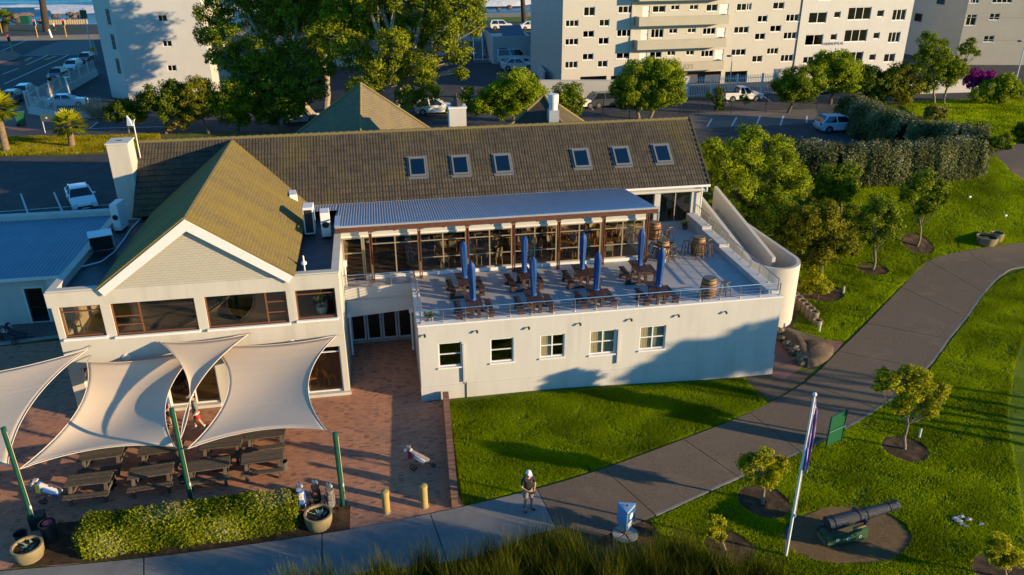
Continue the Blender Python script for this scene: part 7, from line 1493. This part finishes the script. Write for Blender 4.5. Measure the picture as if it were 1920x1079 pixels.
tree('round bright green tree beside the low tiled pavilion', (968, 240), [(968, 160, 34), (935, 178, 28), (1000, 175, 26), (905, 192, 24), (975, 192, 28), (945, 205, 22)], LM['bright'], 2.4, 3.2, .15)
tree('spindly dark tree next to the tall white chimney', (868, 240), [(865, 190, 16), (878, 172, 12), (850, 205, 14), (890, 205, 16)], LM['mid'], 2.4, 2.4, .08)
tree('small open tree before the white boundary wall', (1066, 236), [(1055, 172, 18), (1078, 170, 17), (1065, 190, 20), (1045, 185, 12), (1088, 190, 13), (1078, 205, 14)], LM['mid'], 2.3, 2.2, .07)
tree('left tree of the round twin pair before the cream apartments', (1199, 224), [(1190, 142, 30), (1165, 165, 22), (1185, 172, 28), (1210, 160, 24), (1175, 190, 20), (1200, 190, 20)], LM['mid'], 2.4, 3.4, .17, PALEB)
tree('right tree of the round twin pair before the cream apartments', (1216, 224), [(1245, 140, 32), (1225, 128, 24), (1262, 150, 26), (1240, 172, 28), (1265, 180, 20), (1228, 190, 20)], LM['bright'], 2.4, 3.4, .17, PALEB)
tree('slender young tree in front of the white palisade fence', (1346, 214), [(1348, 172, 9), (1345, 186, 11), (1350, 200, 10)], LM['dark'], 2.2, 2.6, .05)
tree('tiny sapling with yellow leaves near the palisade fence', (1330, 205), [(1328, 180, 7)], LM['yellow'], 2.2, 2.4, .03)
tree('sapling beside the parked pickup truck', (1395, 208), [(1394, 183, 8), (1400, 190, 7)], LM['mid'], 2.2, 1.8, .03)
tree('low wide green tree at the corner of the rear car park', (1476, 212), [(1497, 150, 30), (1470, 162, 22), (1522, 148, 24), (1505, 172, 24), (1482, 178, 20), (1535, 165, 16)], LM['mid'], 2.4, 3.4, .16)
tree('round flat-topped tree before the block with the blue name', (1556, 196), [(1565, 122, 32), (1592, 138, 28), (1535, 128, 22), (1600, 158, 22), (1570, 150, 26), (1545, 112, 18)], LM['bright'], 2.4, 3.4, .2)
tree('dark leafy tree between the round tree and the tall thin trees', (1642, 195), [(1635, 148, 26), (1616, 162, 22), (1655, 162, 24), (1640, 178, 20), (1625, 135, 14)], LM['dark'], 2.4, 3.4, .14)
tree('mixed shrubby tree below the white block corner', (1702, 196), [(1690, 138, 24), (1678, 165, 24), (1708, 160, 22), (1695, 180, 18), (1668, 150, 18)], LM['olive'], 2.4, 3, .12)
tree('tall feathery tree with upright crown on the upper lawn edge', (1752, 196), [(1745, 82, 22), (1762, 108, 24), (1732, 108, 20), (1755, 138, 22), (1736, 66, 9), (1720, 130, 16), (1740, 160, 18), (1768, 80, 10)], LM['mid'], 2.2, 2.0, .12, PALEB, .26, .3)
tree('leaning feathery tree with a curved pale trunk on the upper lawn', (1770, 196), [(1790, 118, 20), (1813, 92, 15), (1822, 78, 9), (1786, 145, 20), (1800, 135, 16), (1778, 130, 16), (1830, 100, 8)], LM['mid'], 2.2, 2.0, .14, PALEB, .26, .3, lean=(1776, 165))
tree('magenta bougainvillea climbing behind a green bush', (1838, 190), [(1828, 142, 16), (1842, 150, 15), (1820, 155, 14), (1855, 140, 10)], LM['magenta'], 2.3, 3.2, .06, name='bougainvillea', cat='shrub')
tree('rounded green bush under the magenta bougainvillea', (1872, 196), [(1858, 166, 20), (1885, 158, 22), (1905, 170, 18), (1870, 180, 18), (1835, 178, 16), (1890, 148, 12)], LM['bright'], 2.3, 3, .08, name='bush', cat='shrub')
tree('small shrub with pink blossom on the upper lawn', (1756, 226), [(1750, 208, 13), (1765, 212, 12), (1742, 216, 10)], LM['pink'], 2.2, 3, .05, name='flowering_shrub', cat='shrub')
tree('low green bush poking above the silver hedge', (1842, 252), [(1842, 240, 13), (1832, 246, 10)], LM['mid'], 2.2, 3, .05, name='bush', cat='shrub')
tree('dark bush overhanging the upper lawn edge', (1930, 268), [(1918, 245, 16), (1935, 240, 22), (1925, 258, 14)], LM['dark'], 2.2, 3, .06, name='bush', cat='shrub')
tree('small dark tree leaning over the end of the silver hedge', (1840, 320), [(1868, 268, 16), (1885, 262, 12), (1852, 272, 14), (1890, 275, 8)], LM['dark'], 2.3, 2.8, .07)
# shrubbery beside the ramp
tree('large loose bright green tree pressing against the ramp wall', (1400, 440), [(1350, 300, 34), (1335, 275, 18), (1405, 300, 42, 1), (1462, 318, 40, 1), (1380, 350, 38), (1440, 375, 40), (1500, 350, 34, 1), (1390, 395, 28, -1), (1350, 340, 24), (1470, 400, 32, -1), (1425, 270, 28, 2), (1480, 290, 26, 2)], LM['bright'], 2.8, 2.6, .20, clump=.27, name='tree')
tree('dense rounded shrub filling the slope behind the curved ramp', (1455, 478), [(1440, 425, 36), (1478, 450, 30), (1415, 415, 30), (1500, 425, 32), (1460, 400, 32), (1400, 440, 20, -1)], LM['mid'], 2.6, 2.8, .10, name='bush', cat='shrub', fork=.3)
tree('mid green shrub between the bronze bush and the young lawn tree', (1598, 470), [(1590, 425, 26), (1612, 440, 20), (1580, 450, 22), (1600, 400, 20)], LM['mid'], 2.6, 2.8, .08, name='bush', cat='shrub', fork=.3)
tree('leafy shrub rising at the roof corner beside the rear car park', (1350, 330), [(1340, 285, 26), (1370, 290, 26), (1325, 300, 18), (1400, 285, 24), (1355, 310, 22)], LM['bright'], 2.6, 2.8, .09, name='bush', cat='shrub', fork=.3)
tree('bronze-tinted bushy tree at the foot of the curved ramp', (1540, 512), [(1528, 412, 38), (1570, 440, 36), (1500, 440, 30), (1545, 470, 32), (1490, 470, 22), (1590, 465, 22), (1550, 395, 24), (1520, 490, 20)], LM['olive'], 2.8, 2.6, .14, clump=.28)
tree('dark green tree between the bright shrubbery and the lawn', (1578, 402), [(1560, 335, 30), (1590, 325, 22), (1575, 362, 26), (1545, 360, 22), (1600, 350, 14)], LM['mid'], 2.6, 3, .13)
tree('low bright bush in the soil ring below the ramp', (1535, 560), [(1528, 532, 20), (1545, 538, 16), (1515, 540, 14), (1532, 520, 14)], LM['yellow'], 2.8, 2.8, .05, name='bush', cat='shrub', fork=.2)
# young lawn trees
tree('young tree with pale trunk on the lawn, nearer the ramp', (1636, 506), [(1652, 388, 26), (1632, 408, 24), (1675, 402, 20), (1660, 432, 22), (1622, 436, 17), (1640, 450, 14), (1680, 425, 14), (1615, 410, 12)], LM['mid'], 2.9, 2.5, .09, PALEB, .34, .3, .40)
tree('young tree with pale forked trunk on the lawn, nearer the stone tubs', (1720, 462), [(1735, 342, 24), (1760, 356, 21), (1710, 358, 20), (1740, 385, 20), (1770, 372, 12), (1700, 372, 12), (1725, 400, 10)], LM['mid'], 2.9, 2.5, .085, PALEB, .34, .3, .42)
tree('young yellow-lit tree beside the path opposite the soil bank', (1697, 843), [(1668, 712, 25), (1722, 715, 29), (1752, 742, 24), (1700, 742, 24), (1688, 765, 17), (1738, 768, 18), (1650, 722, 15), (1705, 698, 16), (1772, 728, 12)], LM['yellow'], 3.0, 2.6, .07, PALEB, .32, .3, .45)
tree('small round tree between the path and the flagpole', (1432, 946), [(1430, 860, 23), (1405, 868, 21), (1458, 880, 22), (1438, 897, 20), (1412, 892, 16), (1465, 866, 13)], LM['yellow'], 3.0, 2.8, .07, PALEB, .34, .3, .45)
tree('tiny leaning tree beside the tall reeds', (1362, 1033), [(1345, 978, 16), (1334, 993, 15), (1350, 1005, 12), (1330, 976, 10)], LM['yellow'], 3.0, 2.8, .04, PALEB, .34, .3, .5)
tree('yellow bush on the lawn below the white scraps', (1888, 1085), [(1872, 1018, 22), (1898, 1042, 22), (1880, 1050, 18), (1860, 1040, 14)], LM['yellow'], 3.3, 2.2, .05, PALEB, .34, .3, .4, name='bush', cat='shrub')
# bare twiggy shrub
b = G(180, 224); r = thing('bare_shrub', 'bare straw-coloured twiggy shrub beside the palisade fence', 'shrub', b); mb = MB()
for k in range(60):
    d = Vector((random.uniform(-1, 1), random.uniform(-.8, .8), random.uniform(.7, 1.6))).normalized(); L_ = random.uniform(1.2, 2.6); e = limb(mb, b, b+d*L_, .04, .012, .08, 4, 4)
    for j in range(3): limb(mb, e[2], e[2]+(d+Vector(rng.normal(size=3))*.4).normalized()*L_*.5, .014, .006, .05, 3, 3)
mb.build('twigs', mat('straw_twig', (.32, .24, .13), .9), r)
tree('low scrub of dry yellow twigs beside the olive tree', (335, 252), [(332, 225, 13), (345, 235, 10), (320, 238, 9)], LM['dry'], 2.2, 2.4, .04, name='bush', cat='shrub')
# ---- palms
def palm(label, base, top, R, nf=34, tr=.28, lm=LM['palm'], world_h=None):
    b = G(*base); t = over(*top, b); r = thing('palm_tree', label, 'palm tree', b); mb = MB(); pts = [b.lerp(t, i/14)+Vector((0, 0, -.1 if i == 0 else 0)) for i in range(15)]; mb.tube(pts, [tr*(1.15-.3*i/14)*(1+.08*(i % 2)) for i in range(15)], 12); mb.build('trunk', mat('palm_trunk_dark' if tr > .4 else 'palm_trunk', *(((.055, .042, .034), .95, (.03, .024, .02), 4) if tr > .4 else ((.23, .165, .10), .95, (.13, .09, .06), 4)), bump=.8, bsc=8), r, smooth=True)
    V = []; F = []; tint = []
    for k in range(nf):
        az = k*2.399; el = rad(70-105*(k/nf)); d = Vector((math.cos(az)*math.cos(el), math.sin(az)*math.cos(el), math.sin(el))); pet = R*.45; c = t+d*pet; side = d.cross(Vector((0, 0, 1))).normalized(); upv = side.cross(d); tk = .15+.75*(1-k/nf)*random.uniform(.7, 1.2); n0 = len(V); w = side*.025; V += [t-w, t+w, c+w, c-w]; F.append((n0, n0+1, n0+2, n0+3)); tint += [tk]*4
        for j in range(13):
            a = rad(-75+150*j/12); dd = (d*math.cos(a)+side*math.sin(a)+upv*random.uniform(-.1, .12)); Lf = R*.62*(.75+.25*math.cos(a))*random.uniform(.9, 1.1); e = c+dd*Lf; e.z -= Lf*.14; wv = dd.cross(upv).normalized()*R*.045; m_ = c+dd*Lf*.55; n0 = len(V); V += [c, m_-wv, e, m_+wv]; F.append((n0, n0+1, n0+2, n0+3)); tint += [min(1, tk+random.uniform(-.15, .15))]*4
    me = bpy.data.meshes.new('fronds'); setmesh(me, [tuple(v) for v in V], F); a = me.attributes.new('tint', 'FLOAT', 'POINT'); a.data.foreach_set('value', np.array(tint, dtype=np.float32)); fin(me, 'fronds', lm, r); return r
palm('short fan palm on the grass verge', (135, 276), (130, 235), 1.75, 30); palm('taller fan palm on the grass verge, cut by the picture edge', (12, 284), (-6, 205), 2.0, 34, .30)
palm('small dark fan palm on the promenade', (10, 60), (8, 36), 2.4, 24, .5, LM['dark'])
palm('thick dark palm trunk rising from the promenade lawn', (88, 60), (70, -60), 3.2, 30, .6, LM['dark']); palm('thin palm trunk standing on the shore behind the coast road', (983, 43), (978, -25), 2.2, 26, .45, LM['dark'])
# ---- hedges
def hedge(label, pts, w, h, lm, leaf, n, name='hedge', rough=.12, core=(.035, .04, .018), rnd_=False, spiky=0):
    P = [G(*p) if len(p) == 2 else Vector(p) for p in pts]; r = thing(name, label, 'hedge', P[0]); seg = [(P[i+1]-P[i]) for i in range(len(P)-1)]; Ls = [s.length for s in seg]; tot = sum(Ls); mb = MB()
    for a, s in zip(P[:-1], seg):
        d = s.normalized(); nn = Vector((-d.y, d.x, 0)); k = .74; lo = a.z; V = []
        k = .55 if rnd_ else k
        for q in (a-d*.02, a+s): V += [q-nn*w/2*k, q+nn*w/2*k, q+nn*w/2*k*.9+Vector((0, 0, h*.80)), q-nn*w/2*k*.9+Vector((0, 0, h*.80))]
        mb.add(V, [(0, 1, 2, 3), (7, 6, 5, 4), (0, 4, 5, 1), (1, 5, 6, 2), (2, 6, 7, 3), (3, 7, 4, 0)])
    mb.build('light_block', mat('hedge_core_%d' % len(MATS), core, .95, (core[0]*.6, core[1]*.6, core[2]*.6), 6), r)  # solid box for the dense twigs, added inside to block light
    C = np.empty((n, 3)); O = np.empty((n, 3)); T = np.empty(n); ph = rng.random(6)*6
    cum = np.cumsum([0]+Ls); u = rng.random(n)*tot; idx = np.clip(np.searchsorted(cum, u)-1, 0, len(seg)-1)
    A = np.array([tuple(p) for p in P[:-1]]); D = np.array([tuple(s.normalized()) for s in seg]); NN = np.stack([-D[:, 1], D[:, 0], 0*D[:, 0]], 1)
    per = h*2+w; v = rng.random(n)*per; side = np.where(v < h, -1., np.where(v < h+w, 0., 1.)); lump = rough*(np.sin(u*2.1+ph[0])+np.sin(u*4.7+ph[1]+v)+np.sin(v*3.1+u*1.3+ph[2]))+rng.normal(size=n)*.05
    hz = np.where(side == 0, h, np.where(side < 0, v, per-v)); cw = np.where(side == 0, (v-h)-w/2, side*w/2); rnd = np.minimum(1, (h-np.minimum(hz, h))/(.25*h)+.35)
    off = np.where(side == 0, 0, lump*np.sign(side)); C[:] = A[idx]+D[idx]*(u-cum[idx])[:, None]+NN[idx]*((cw*np.where(side == 0, 1, .93+.07*rnd)+off))[:, None]; C[:, 2] += hz+np.where(side == 0, lump, 0)+spiky*rng.random(n)**3*np.where(hz > h*.7, 1, .2); C[:, 2] -= np.where(side == 0, (np.abs(cw)/(w/2))**4*.12*h, 0)
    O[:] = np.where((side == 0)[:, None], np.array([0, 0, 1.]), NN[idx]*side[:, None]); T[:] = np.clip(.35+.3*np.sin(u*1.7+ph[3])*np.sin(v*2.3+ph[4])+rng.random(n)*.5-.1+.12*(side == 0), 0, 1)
    if rnd_:                                        # loose rounded cross-section
        ph_ = rng.random(n)*np.pi; cs, sn = np.cos(ph_), np.sin(ph_)**.75; bulge = 1+rough*.35*(np.sin(u*1.3+ph[0])+np.sin(u*3.7+ph_*3+ph[1])+np.sin(u*7.1+ph_*5))+rng.normal(size=n)*.05
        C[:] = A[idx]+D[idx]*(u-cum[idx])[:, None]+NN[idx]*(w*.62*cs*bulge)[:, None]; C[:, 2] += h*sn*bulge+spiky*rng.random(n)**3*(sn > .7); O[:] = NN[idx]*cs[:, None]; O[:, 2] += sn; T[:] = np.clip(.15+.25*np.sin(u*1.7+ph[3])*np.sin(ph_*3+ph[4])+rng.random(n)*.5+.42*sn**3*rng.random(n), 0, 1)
    # ends
    ne = int(n*w*h/(tot*per)*1.6)
    for p, s in ((P[0], -seg[0].normalized()), (P[-1], seg[-1].normalized())):
        nn = Vector((-s.y, s.x, 0)); e = np.empty((ne, 3)); a, b = rng.uniform(-.5, .5, ne)*w*.95, rng.random(ne)*h; o_ = rng.normal(size=ne)*.08+.05; e[:] = np.array(p)+np.outer(a, np.array(nn))+np.outer(o_, np.array(s)); e[:, 2] += b; C = np.concatenate([C, e]); O = np.concatenate([O, np.tile(np.array(s), (ne, 1))]); T = np.concatenate([T, rng.random(ne)*.9])
    leafmesh('foliage', C, leaf, T, lm, r, .55, out=O, up=.3); return r
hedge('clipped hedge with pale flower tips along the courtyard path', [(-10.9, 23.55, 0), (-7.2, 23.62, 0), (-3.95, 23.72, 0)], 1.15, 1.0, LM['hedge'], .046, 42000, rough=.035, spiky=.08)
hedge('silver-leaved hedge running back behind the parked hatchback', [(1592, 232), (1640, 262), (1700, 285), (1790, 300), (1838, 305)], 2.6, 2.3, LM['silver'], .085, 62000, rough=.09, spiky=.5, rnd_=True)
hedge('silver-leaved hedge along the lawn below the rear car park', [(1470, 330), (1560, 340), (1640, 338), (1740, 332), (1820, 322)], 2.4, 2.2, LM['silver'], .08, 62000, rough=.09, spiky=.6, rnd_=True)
for px, py, l in ((1284, 430, 'dark pot of spiky leaves in the corner by the glazed doors'), (806, 604, 'spiky green plant at the front left corner of the terrace')):
    b = at(px, py, DZ); r = thing('potted_plant', l, 'plant', b); mb = MB(); mb.lathe([(.13, 0), (.17, .26), (.14, .26), (.13, .2)], b, 16, cap=False); mb.lathe([(.135, .2), (.01, .22)], b, 14); mb.build('pot', DG if px > 1000 else CONC, r, smooth=True); V = []; F = []; T = []
    for k in range(46): t = k*2.4; e = rad(random.uniform(15, 75)); d = Vector((math.cos(t)*math.cos(e), math.sin(t)*math.cos(e), math.sin(e))); s = d.cross(Vector((0, 0, 1))).normalized()*.022; q = b+Vector((0, 0, .22)); n0 = len(V); L_ = random.uniform(.3, .5); V += [q, q+d*L_*.5-s, q+d*L_+Vector((0, 0, -.05)), q+d*L_*.5+s]; F.append((n0, n0+1, n0+2, n0+3)); T += [random.random()]*4
    me = bpy.data.meshes.new('leaves'); setmesh(me, [tuple(v) for v in V], F); a = me.attributes.new('tint', 'FLOAT', 'POINT'); a.data.foreach_set('value', np.array(T, dtype=np.float32)); fin(me, 'leaves', LM['mid'], r)
b = Vector((-2.95, 32.85, 3.56)); r = thing('potted_plant', 'leafy plant in a white pot behind the wing window', 'plant', b); mb = MB(); mb.lathe([(.16, 0), (.24, .1), (.27, .42), (.23, .42), (.22, .36)], b+Vector((0, 0, .3)), 18, cap=False); mb.lathe([(.225, .66), (.01, .68)], b, 14); mb.lathe([(.12, 0), (.12, .3)], b, 12); mb.build('pot', TRIM, r, smooth=True); mb = MB(); limb(mb, b+Vector((0, 0, .6)), b+Vector((-.02, 0, 1.2)), .02, .01); mb.build('stem', BARK, r)
C, T, O = cloud([(b+Vector((-.05, 0, 1.15)), .33), (b+Vector((.02, -.05, 1.4)), .28)], .4, .05, 2.4, .2); leafmesh('leaves', C, .055, T, LM['bright'], r, .5, out=O)
# ---- reeds and rough grass in the foreground
def blades(name, bases, L0, L1, w, lm, spread, parent=None, bend=.25, tb=None):
    n = len(bases); az = rng.random(n)*2*np.pi; ti = spread*rng.random(n)**.7; d = np.stack([np.sin(ti)*np.cos(az), np.sin(ti)*np.sin(az), np.cos(ti)], 1); L_ = rng.uniform(L0, L1, n)[:, None]; s = np.stack([-np.sin(az+rng.normal(size=n)*.6), np.cos(az), 0*az], 1)*w
    B = np.asarray(bases); m_ = B+d*L_*.55; e = B+d*L_+np.stack([np.cos(az), np.sin(az), -.4+0*az], 1)*L_*bend*np.sin(ti)[:, None]; V = np.stack([B-s, B+s, m_+s*.7, m_-s*.7, e], 1).reshape(-1, 3); k = np.arange(n)*5
    F4 = np.stack([k, k+1, k+2, k+3], 1); F3 = np.stack([k+3, k+2, k+4], 1); F = np.concatenate([np.stack([F4[:, 0], F4[:, 1], F4[:, 2]], 1), np.stack([F4[:, 0], F4[:, 2], F4[:, 3]], 1), F3])
    me = bpy.data.meshes.new(name); setmesh(me, V, F); t = rng.random(n)*.7 if tb is None else np.clip(tb+rng.random(n)*.4-.2, 0, 1); t = np.repeat(t, 5).reshape(n, 5); t[:, 4] = np.clip(t[:, 4]+.3*rng.random(n), 0, 1); a = me.attributes.new('tint', 'FLOAT', 'POINT'); a.data.foreach_set('value', t.ravel().astype(np.float32)); return fin(me, name, lm, parent)
def tufts(name, B, L0, L1, w, lm, spread, tb):       # one upright triangle per blade
    n = len(B); az = rng.random(n)*2*np.pi; ti = spread*rng.random(n); d = np.stack([np.sin(ti)*np.cos(az), np.sin(ti)*np.sin(az), np.cos(ti)], 1); a2 = rng.random(n)*np.pi; s = np.stack([np.cos(a2), np.sin(a2), 0*a2], 1)*w
    V = np.stack([B-s, B+s, B+d*rng.uniform(L0, L1, n)[:, None]], 1).reshape(-1, 3); me = bpy.data.meshes.new(name); setmesh(me, V, np.arange(3*n).reshape(n, 3))
    t = np.repeat(np.clip(tb+rng.random(n)*.5-.25, 0, 1), 3); a = me.attributes.new('tint', 'FLOAT', 'POINT'); a.data.foreach_set('value', t.astype(np.float32)); return fin(me, name, lm, None)
RC = [(555, 1128), (610, 1120), (660, 1135), (715, 1105), (760, 1120), (800, 1085), (845, 1110), (880, 1092), (925, 1075), (965, 1065), (1000, 1052), (1035, 1048), (1065, 1056), (1090, 1075), (1010, 1085), (950, 1105), (1130, 1098), (1170, 1085), (1210, 1080), (1245, 1060), (1275, 1055), (1300, 1072), (1335, 1088), (1230, 1105), (1370, 1105), (1410, 1100), (1060, 1110), (1150, 1120), (1290, 1115), (900, 1125), (700, 1135), (1445, 1110)]
for i, (px, py) in enumerate(RC):
    b = G(px, py); n = 420; R_ = .42; a = rng.random(n)*6.28; q = R_*np.sqrt(rng.random(n)); B = np.stack([b.x+q*np.cos(a), b.y+q*np.sin(a), np.full(n, b.z-.02)], 1); r = thing('reed_clump', 'clump of tall rushes with brown tips in the foreground bed', 'reeds', b, 0, 'clumps of tall rushes'); blades('stems', B, .8, 1.7, .008, LM['reed'], .38, r, .25, .12+.5*rng.random())
sheet('reed_bed', [(500, 1100), (880, 1050), (1000, 1005), (1060, 990), (1140, 1012), (1210, 1015), (1240, 1040), (1400, 1075), (1480, 1130), (1480, 1250), (500, 1250)], MULCH, .044)
BARE = [(*G(a, b_).to_tuple()[:2], r*.97, r*.97, 0) for a, b_, r in ((1636, 506, 1.0), (1720, 459, 1.1), (1697, 842, .95), (1432, 941, 1.0), (1366, 1026, .85), (1885, 1075, 1.0), (1535, 548, 1.5), (1178, 997, 1.05))]+[(*G(1588, 1003).to_tuple()[:2], 2.42, 1.45, .05)]
def scatter(poly, n, L0, L1, w, name, lm=LM['grass'], spread=.9):
    P = np.array([(G(*p).x, G(*p).y) for p in poly]); lo, hi = P.min(0), P.max(0); out = []; tot = 0
    while tot < n:
        Q = lo+(hi-lo)*rng.random((n*2, 2)); ins = np.zeros(len(Q), bool); j = len(P)-1
        for i in range(len(P)):
            c = ((P[i, 1] > Q[:, 1]) != (P[j, 1] > Q[:, 1])) & (Q[:, 0] < (P[j, 0]-P[i, 0])*(Q[:, 1]-P[i, 1])/(P[j, 1]-P[i, 1]+1e-12)+P[i, 0]); ins ^= c; j = i
        Q = Q[ins]; Q = Q[np.all([((Q[:, 0]-a)*math.cos(w_)+(Q[:, 1]-b_)*math.sin(w_))**2/(r1*r1)+(-(Q[:, 0]-a)*math.sin(w_)+(Q[:, 1]-b_)*math.cos(w_))**2/(r2*r2) > 1 for a, b_, r1, r2, w_ in BARE], 0)]; f = np.sin(Q[:, 0]*2.3+1.7*np.sin(Q[:, 1]*1.9))*np.sin(Q[:, 1]*3.1+np.sin(Q[:, 0]*2.7)); Q = Q[rng.random(len(Q)) < .55+.45*f]; out.append(Q); tot += len(Q)
    Q = np.concatenate(out)[:n]; z = np.array([hgt(x, y) for x, y in Q]); f = np.sin(Q[:, 0]*1.1+np.sin(Q[:, 1]*1.7))*np.sin(Q[:, 1]*1.3+np.sin(Q[:, 0]*.9))
    o = tufts(name, np.stack([Q[:, 0], Q[:, 1], z-.008], 1), L0, L1, w, lm, spread, np.clip(.5+.22*f+.16*np.sin(Q[:, 0]*.43+.8*np.sin(Q[:, 1]*.37))*np.sin(Q[:, 1]*.51+1), 0, 1)); kind(o, 'stuff'); return tag(o, {'lawn_grass': 'short mown lawn grass blades'}.get(name, 'short lawn grass blades'), 'grass')
o = scatter([(842, 757), (1395, 710), (1440, 760), (1280, 822), (1130, 878), (1010, 912), (868, 948)], 220000, .035, .12, .015, 'lawn_grass'); o['label'] = 'thick lawn grass between the white wall and the path'
o = scatter([(1195, 990), (1390, 900), (1580, 812), (1740, 700), (1782, 642), (1815, 600), (1850, 548), (1882, 520), (1930, 505), (1930, 610), (1902, 690), (1890, 780), (1925, 1000), (1930, 1085), (1400, 1085), (1250, 1030)], 270000, .035, .11, .019, 'lawn_grass', LM['grass2']); o['label'] = 'lawn grass around the flagpole and cannon'
o = scatter([(1480, 640), (1510, 540), (1470, 480), (1560, 345), (1640, 345), (1845, 322), (1862, 290), (1892, 322), (1935, 348), (1930, 452), (1815, 468), (1742, 488), (1688, 538), (1585, 640)], 170000, .07, .15, .030, 'lawn_grass'); o['label'] = 'lawn grass around the two young trees and stone tubs'
o = scatter([(1690, 200), (1730, 192), (1935, 186), (1935, 262), (1860, 284), (1790, 262), (1720, 222)], 60000, .12, .22, .062, 'lawn_grass', LM['grass2']); o['label'] = 'bright upper lawn grass behind the silver hedge'
o = scatter([(1935, 600), (1905, 692), (1893, 780), (1898, 850), (1925, 1000), (1960, 1000), (1960, 600)], 50000, .015, .045, .016, 'lawn_grass', LM['grass2']); o['label'] = 'closely mown putting green grass at the lawn edge'
o = scatter([(-20, 259), (60, 257), (222, 255), (300, 252), (300, 285), (225, 283), (140, 289), (-20, 293)], 60000, .12, .24, .05, 'lawn_grass', LM['verge']); o['label'] = 'rough yellow verge grass around the palms'
# ---- trees and shrubs beyond the frame on the sunny side, whose shade falls across wall, path and lawn
def wtree(label, x, y, h, R, n=6, tr=.22, lm=LM['mid'], name='tree', cat='tree'):
    bl = []; z = hgt(x, y)
    for k in range(n): t = k*2.4; q = R*.55*math.sqrt((k+.5)/n); bl.append((x+q*math.cos(t), y+q*math.sin(t), z+h-R*.55+random.uniform(-.5, .3)*R*.5, R*.5))
    tree(label, (x, y, z), bl, lm, 8, 2.2, tr, PALEB, world=True, name=name, cat=cat)
OFF = [(40.2, 16.2, 6.6, 1.2), (42, 15.5, 7.0, 1.5), (44.2, 15.3, 7.2, 1.7), (46.4, 15.0, 7.6, 1.85), (48.6, 14.8, 7.9, 1.95), (51, 14.5, 8.2, 2.1)]
for k, (x, y, zc, R) in enumerate(OFF):
    bl = [(x+R*.5*math.cos(q*2.1), y+R*.4*math.sin(q*2.1), zc+R*.25*math.sin(q*1.7), R*.62) for q in range(4)]
    tree('high-crowned fairway tree beyond the cannon lawn, %s in its row' % ('first second third fourth fifth sixth seventh eighth ninth tenth eleventh'.split()[k]), (x, y, hgt(x, y)), bl, LM['mid'], 8, 2.4, .16, PALEB, world=True, fork=.7)
for k, (x, y) in enumerate(((7.5, 14.8), (9.6, 13.9), (11.8, 12.9), (14.2, 11.8), (16.6, 10.8), (19.6, 12.2), (21.6, 11.5), (23.6, 10.8))): wtree('rounded shrub added out of view before the rushes for its shade, number %s from the path' % ('one two three four five six seven eight'.split()[k]), x, y, 2.9, 1.6, 4, .08, LM['dark'], 'bush', 'shrub')  # unseen shrubs placed so their shade lies on path and lower lawn
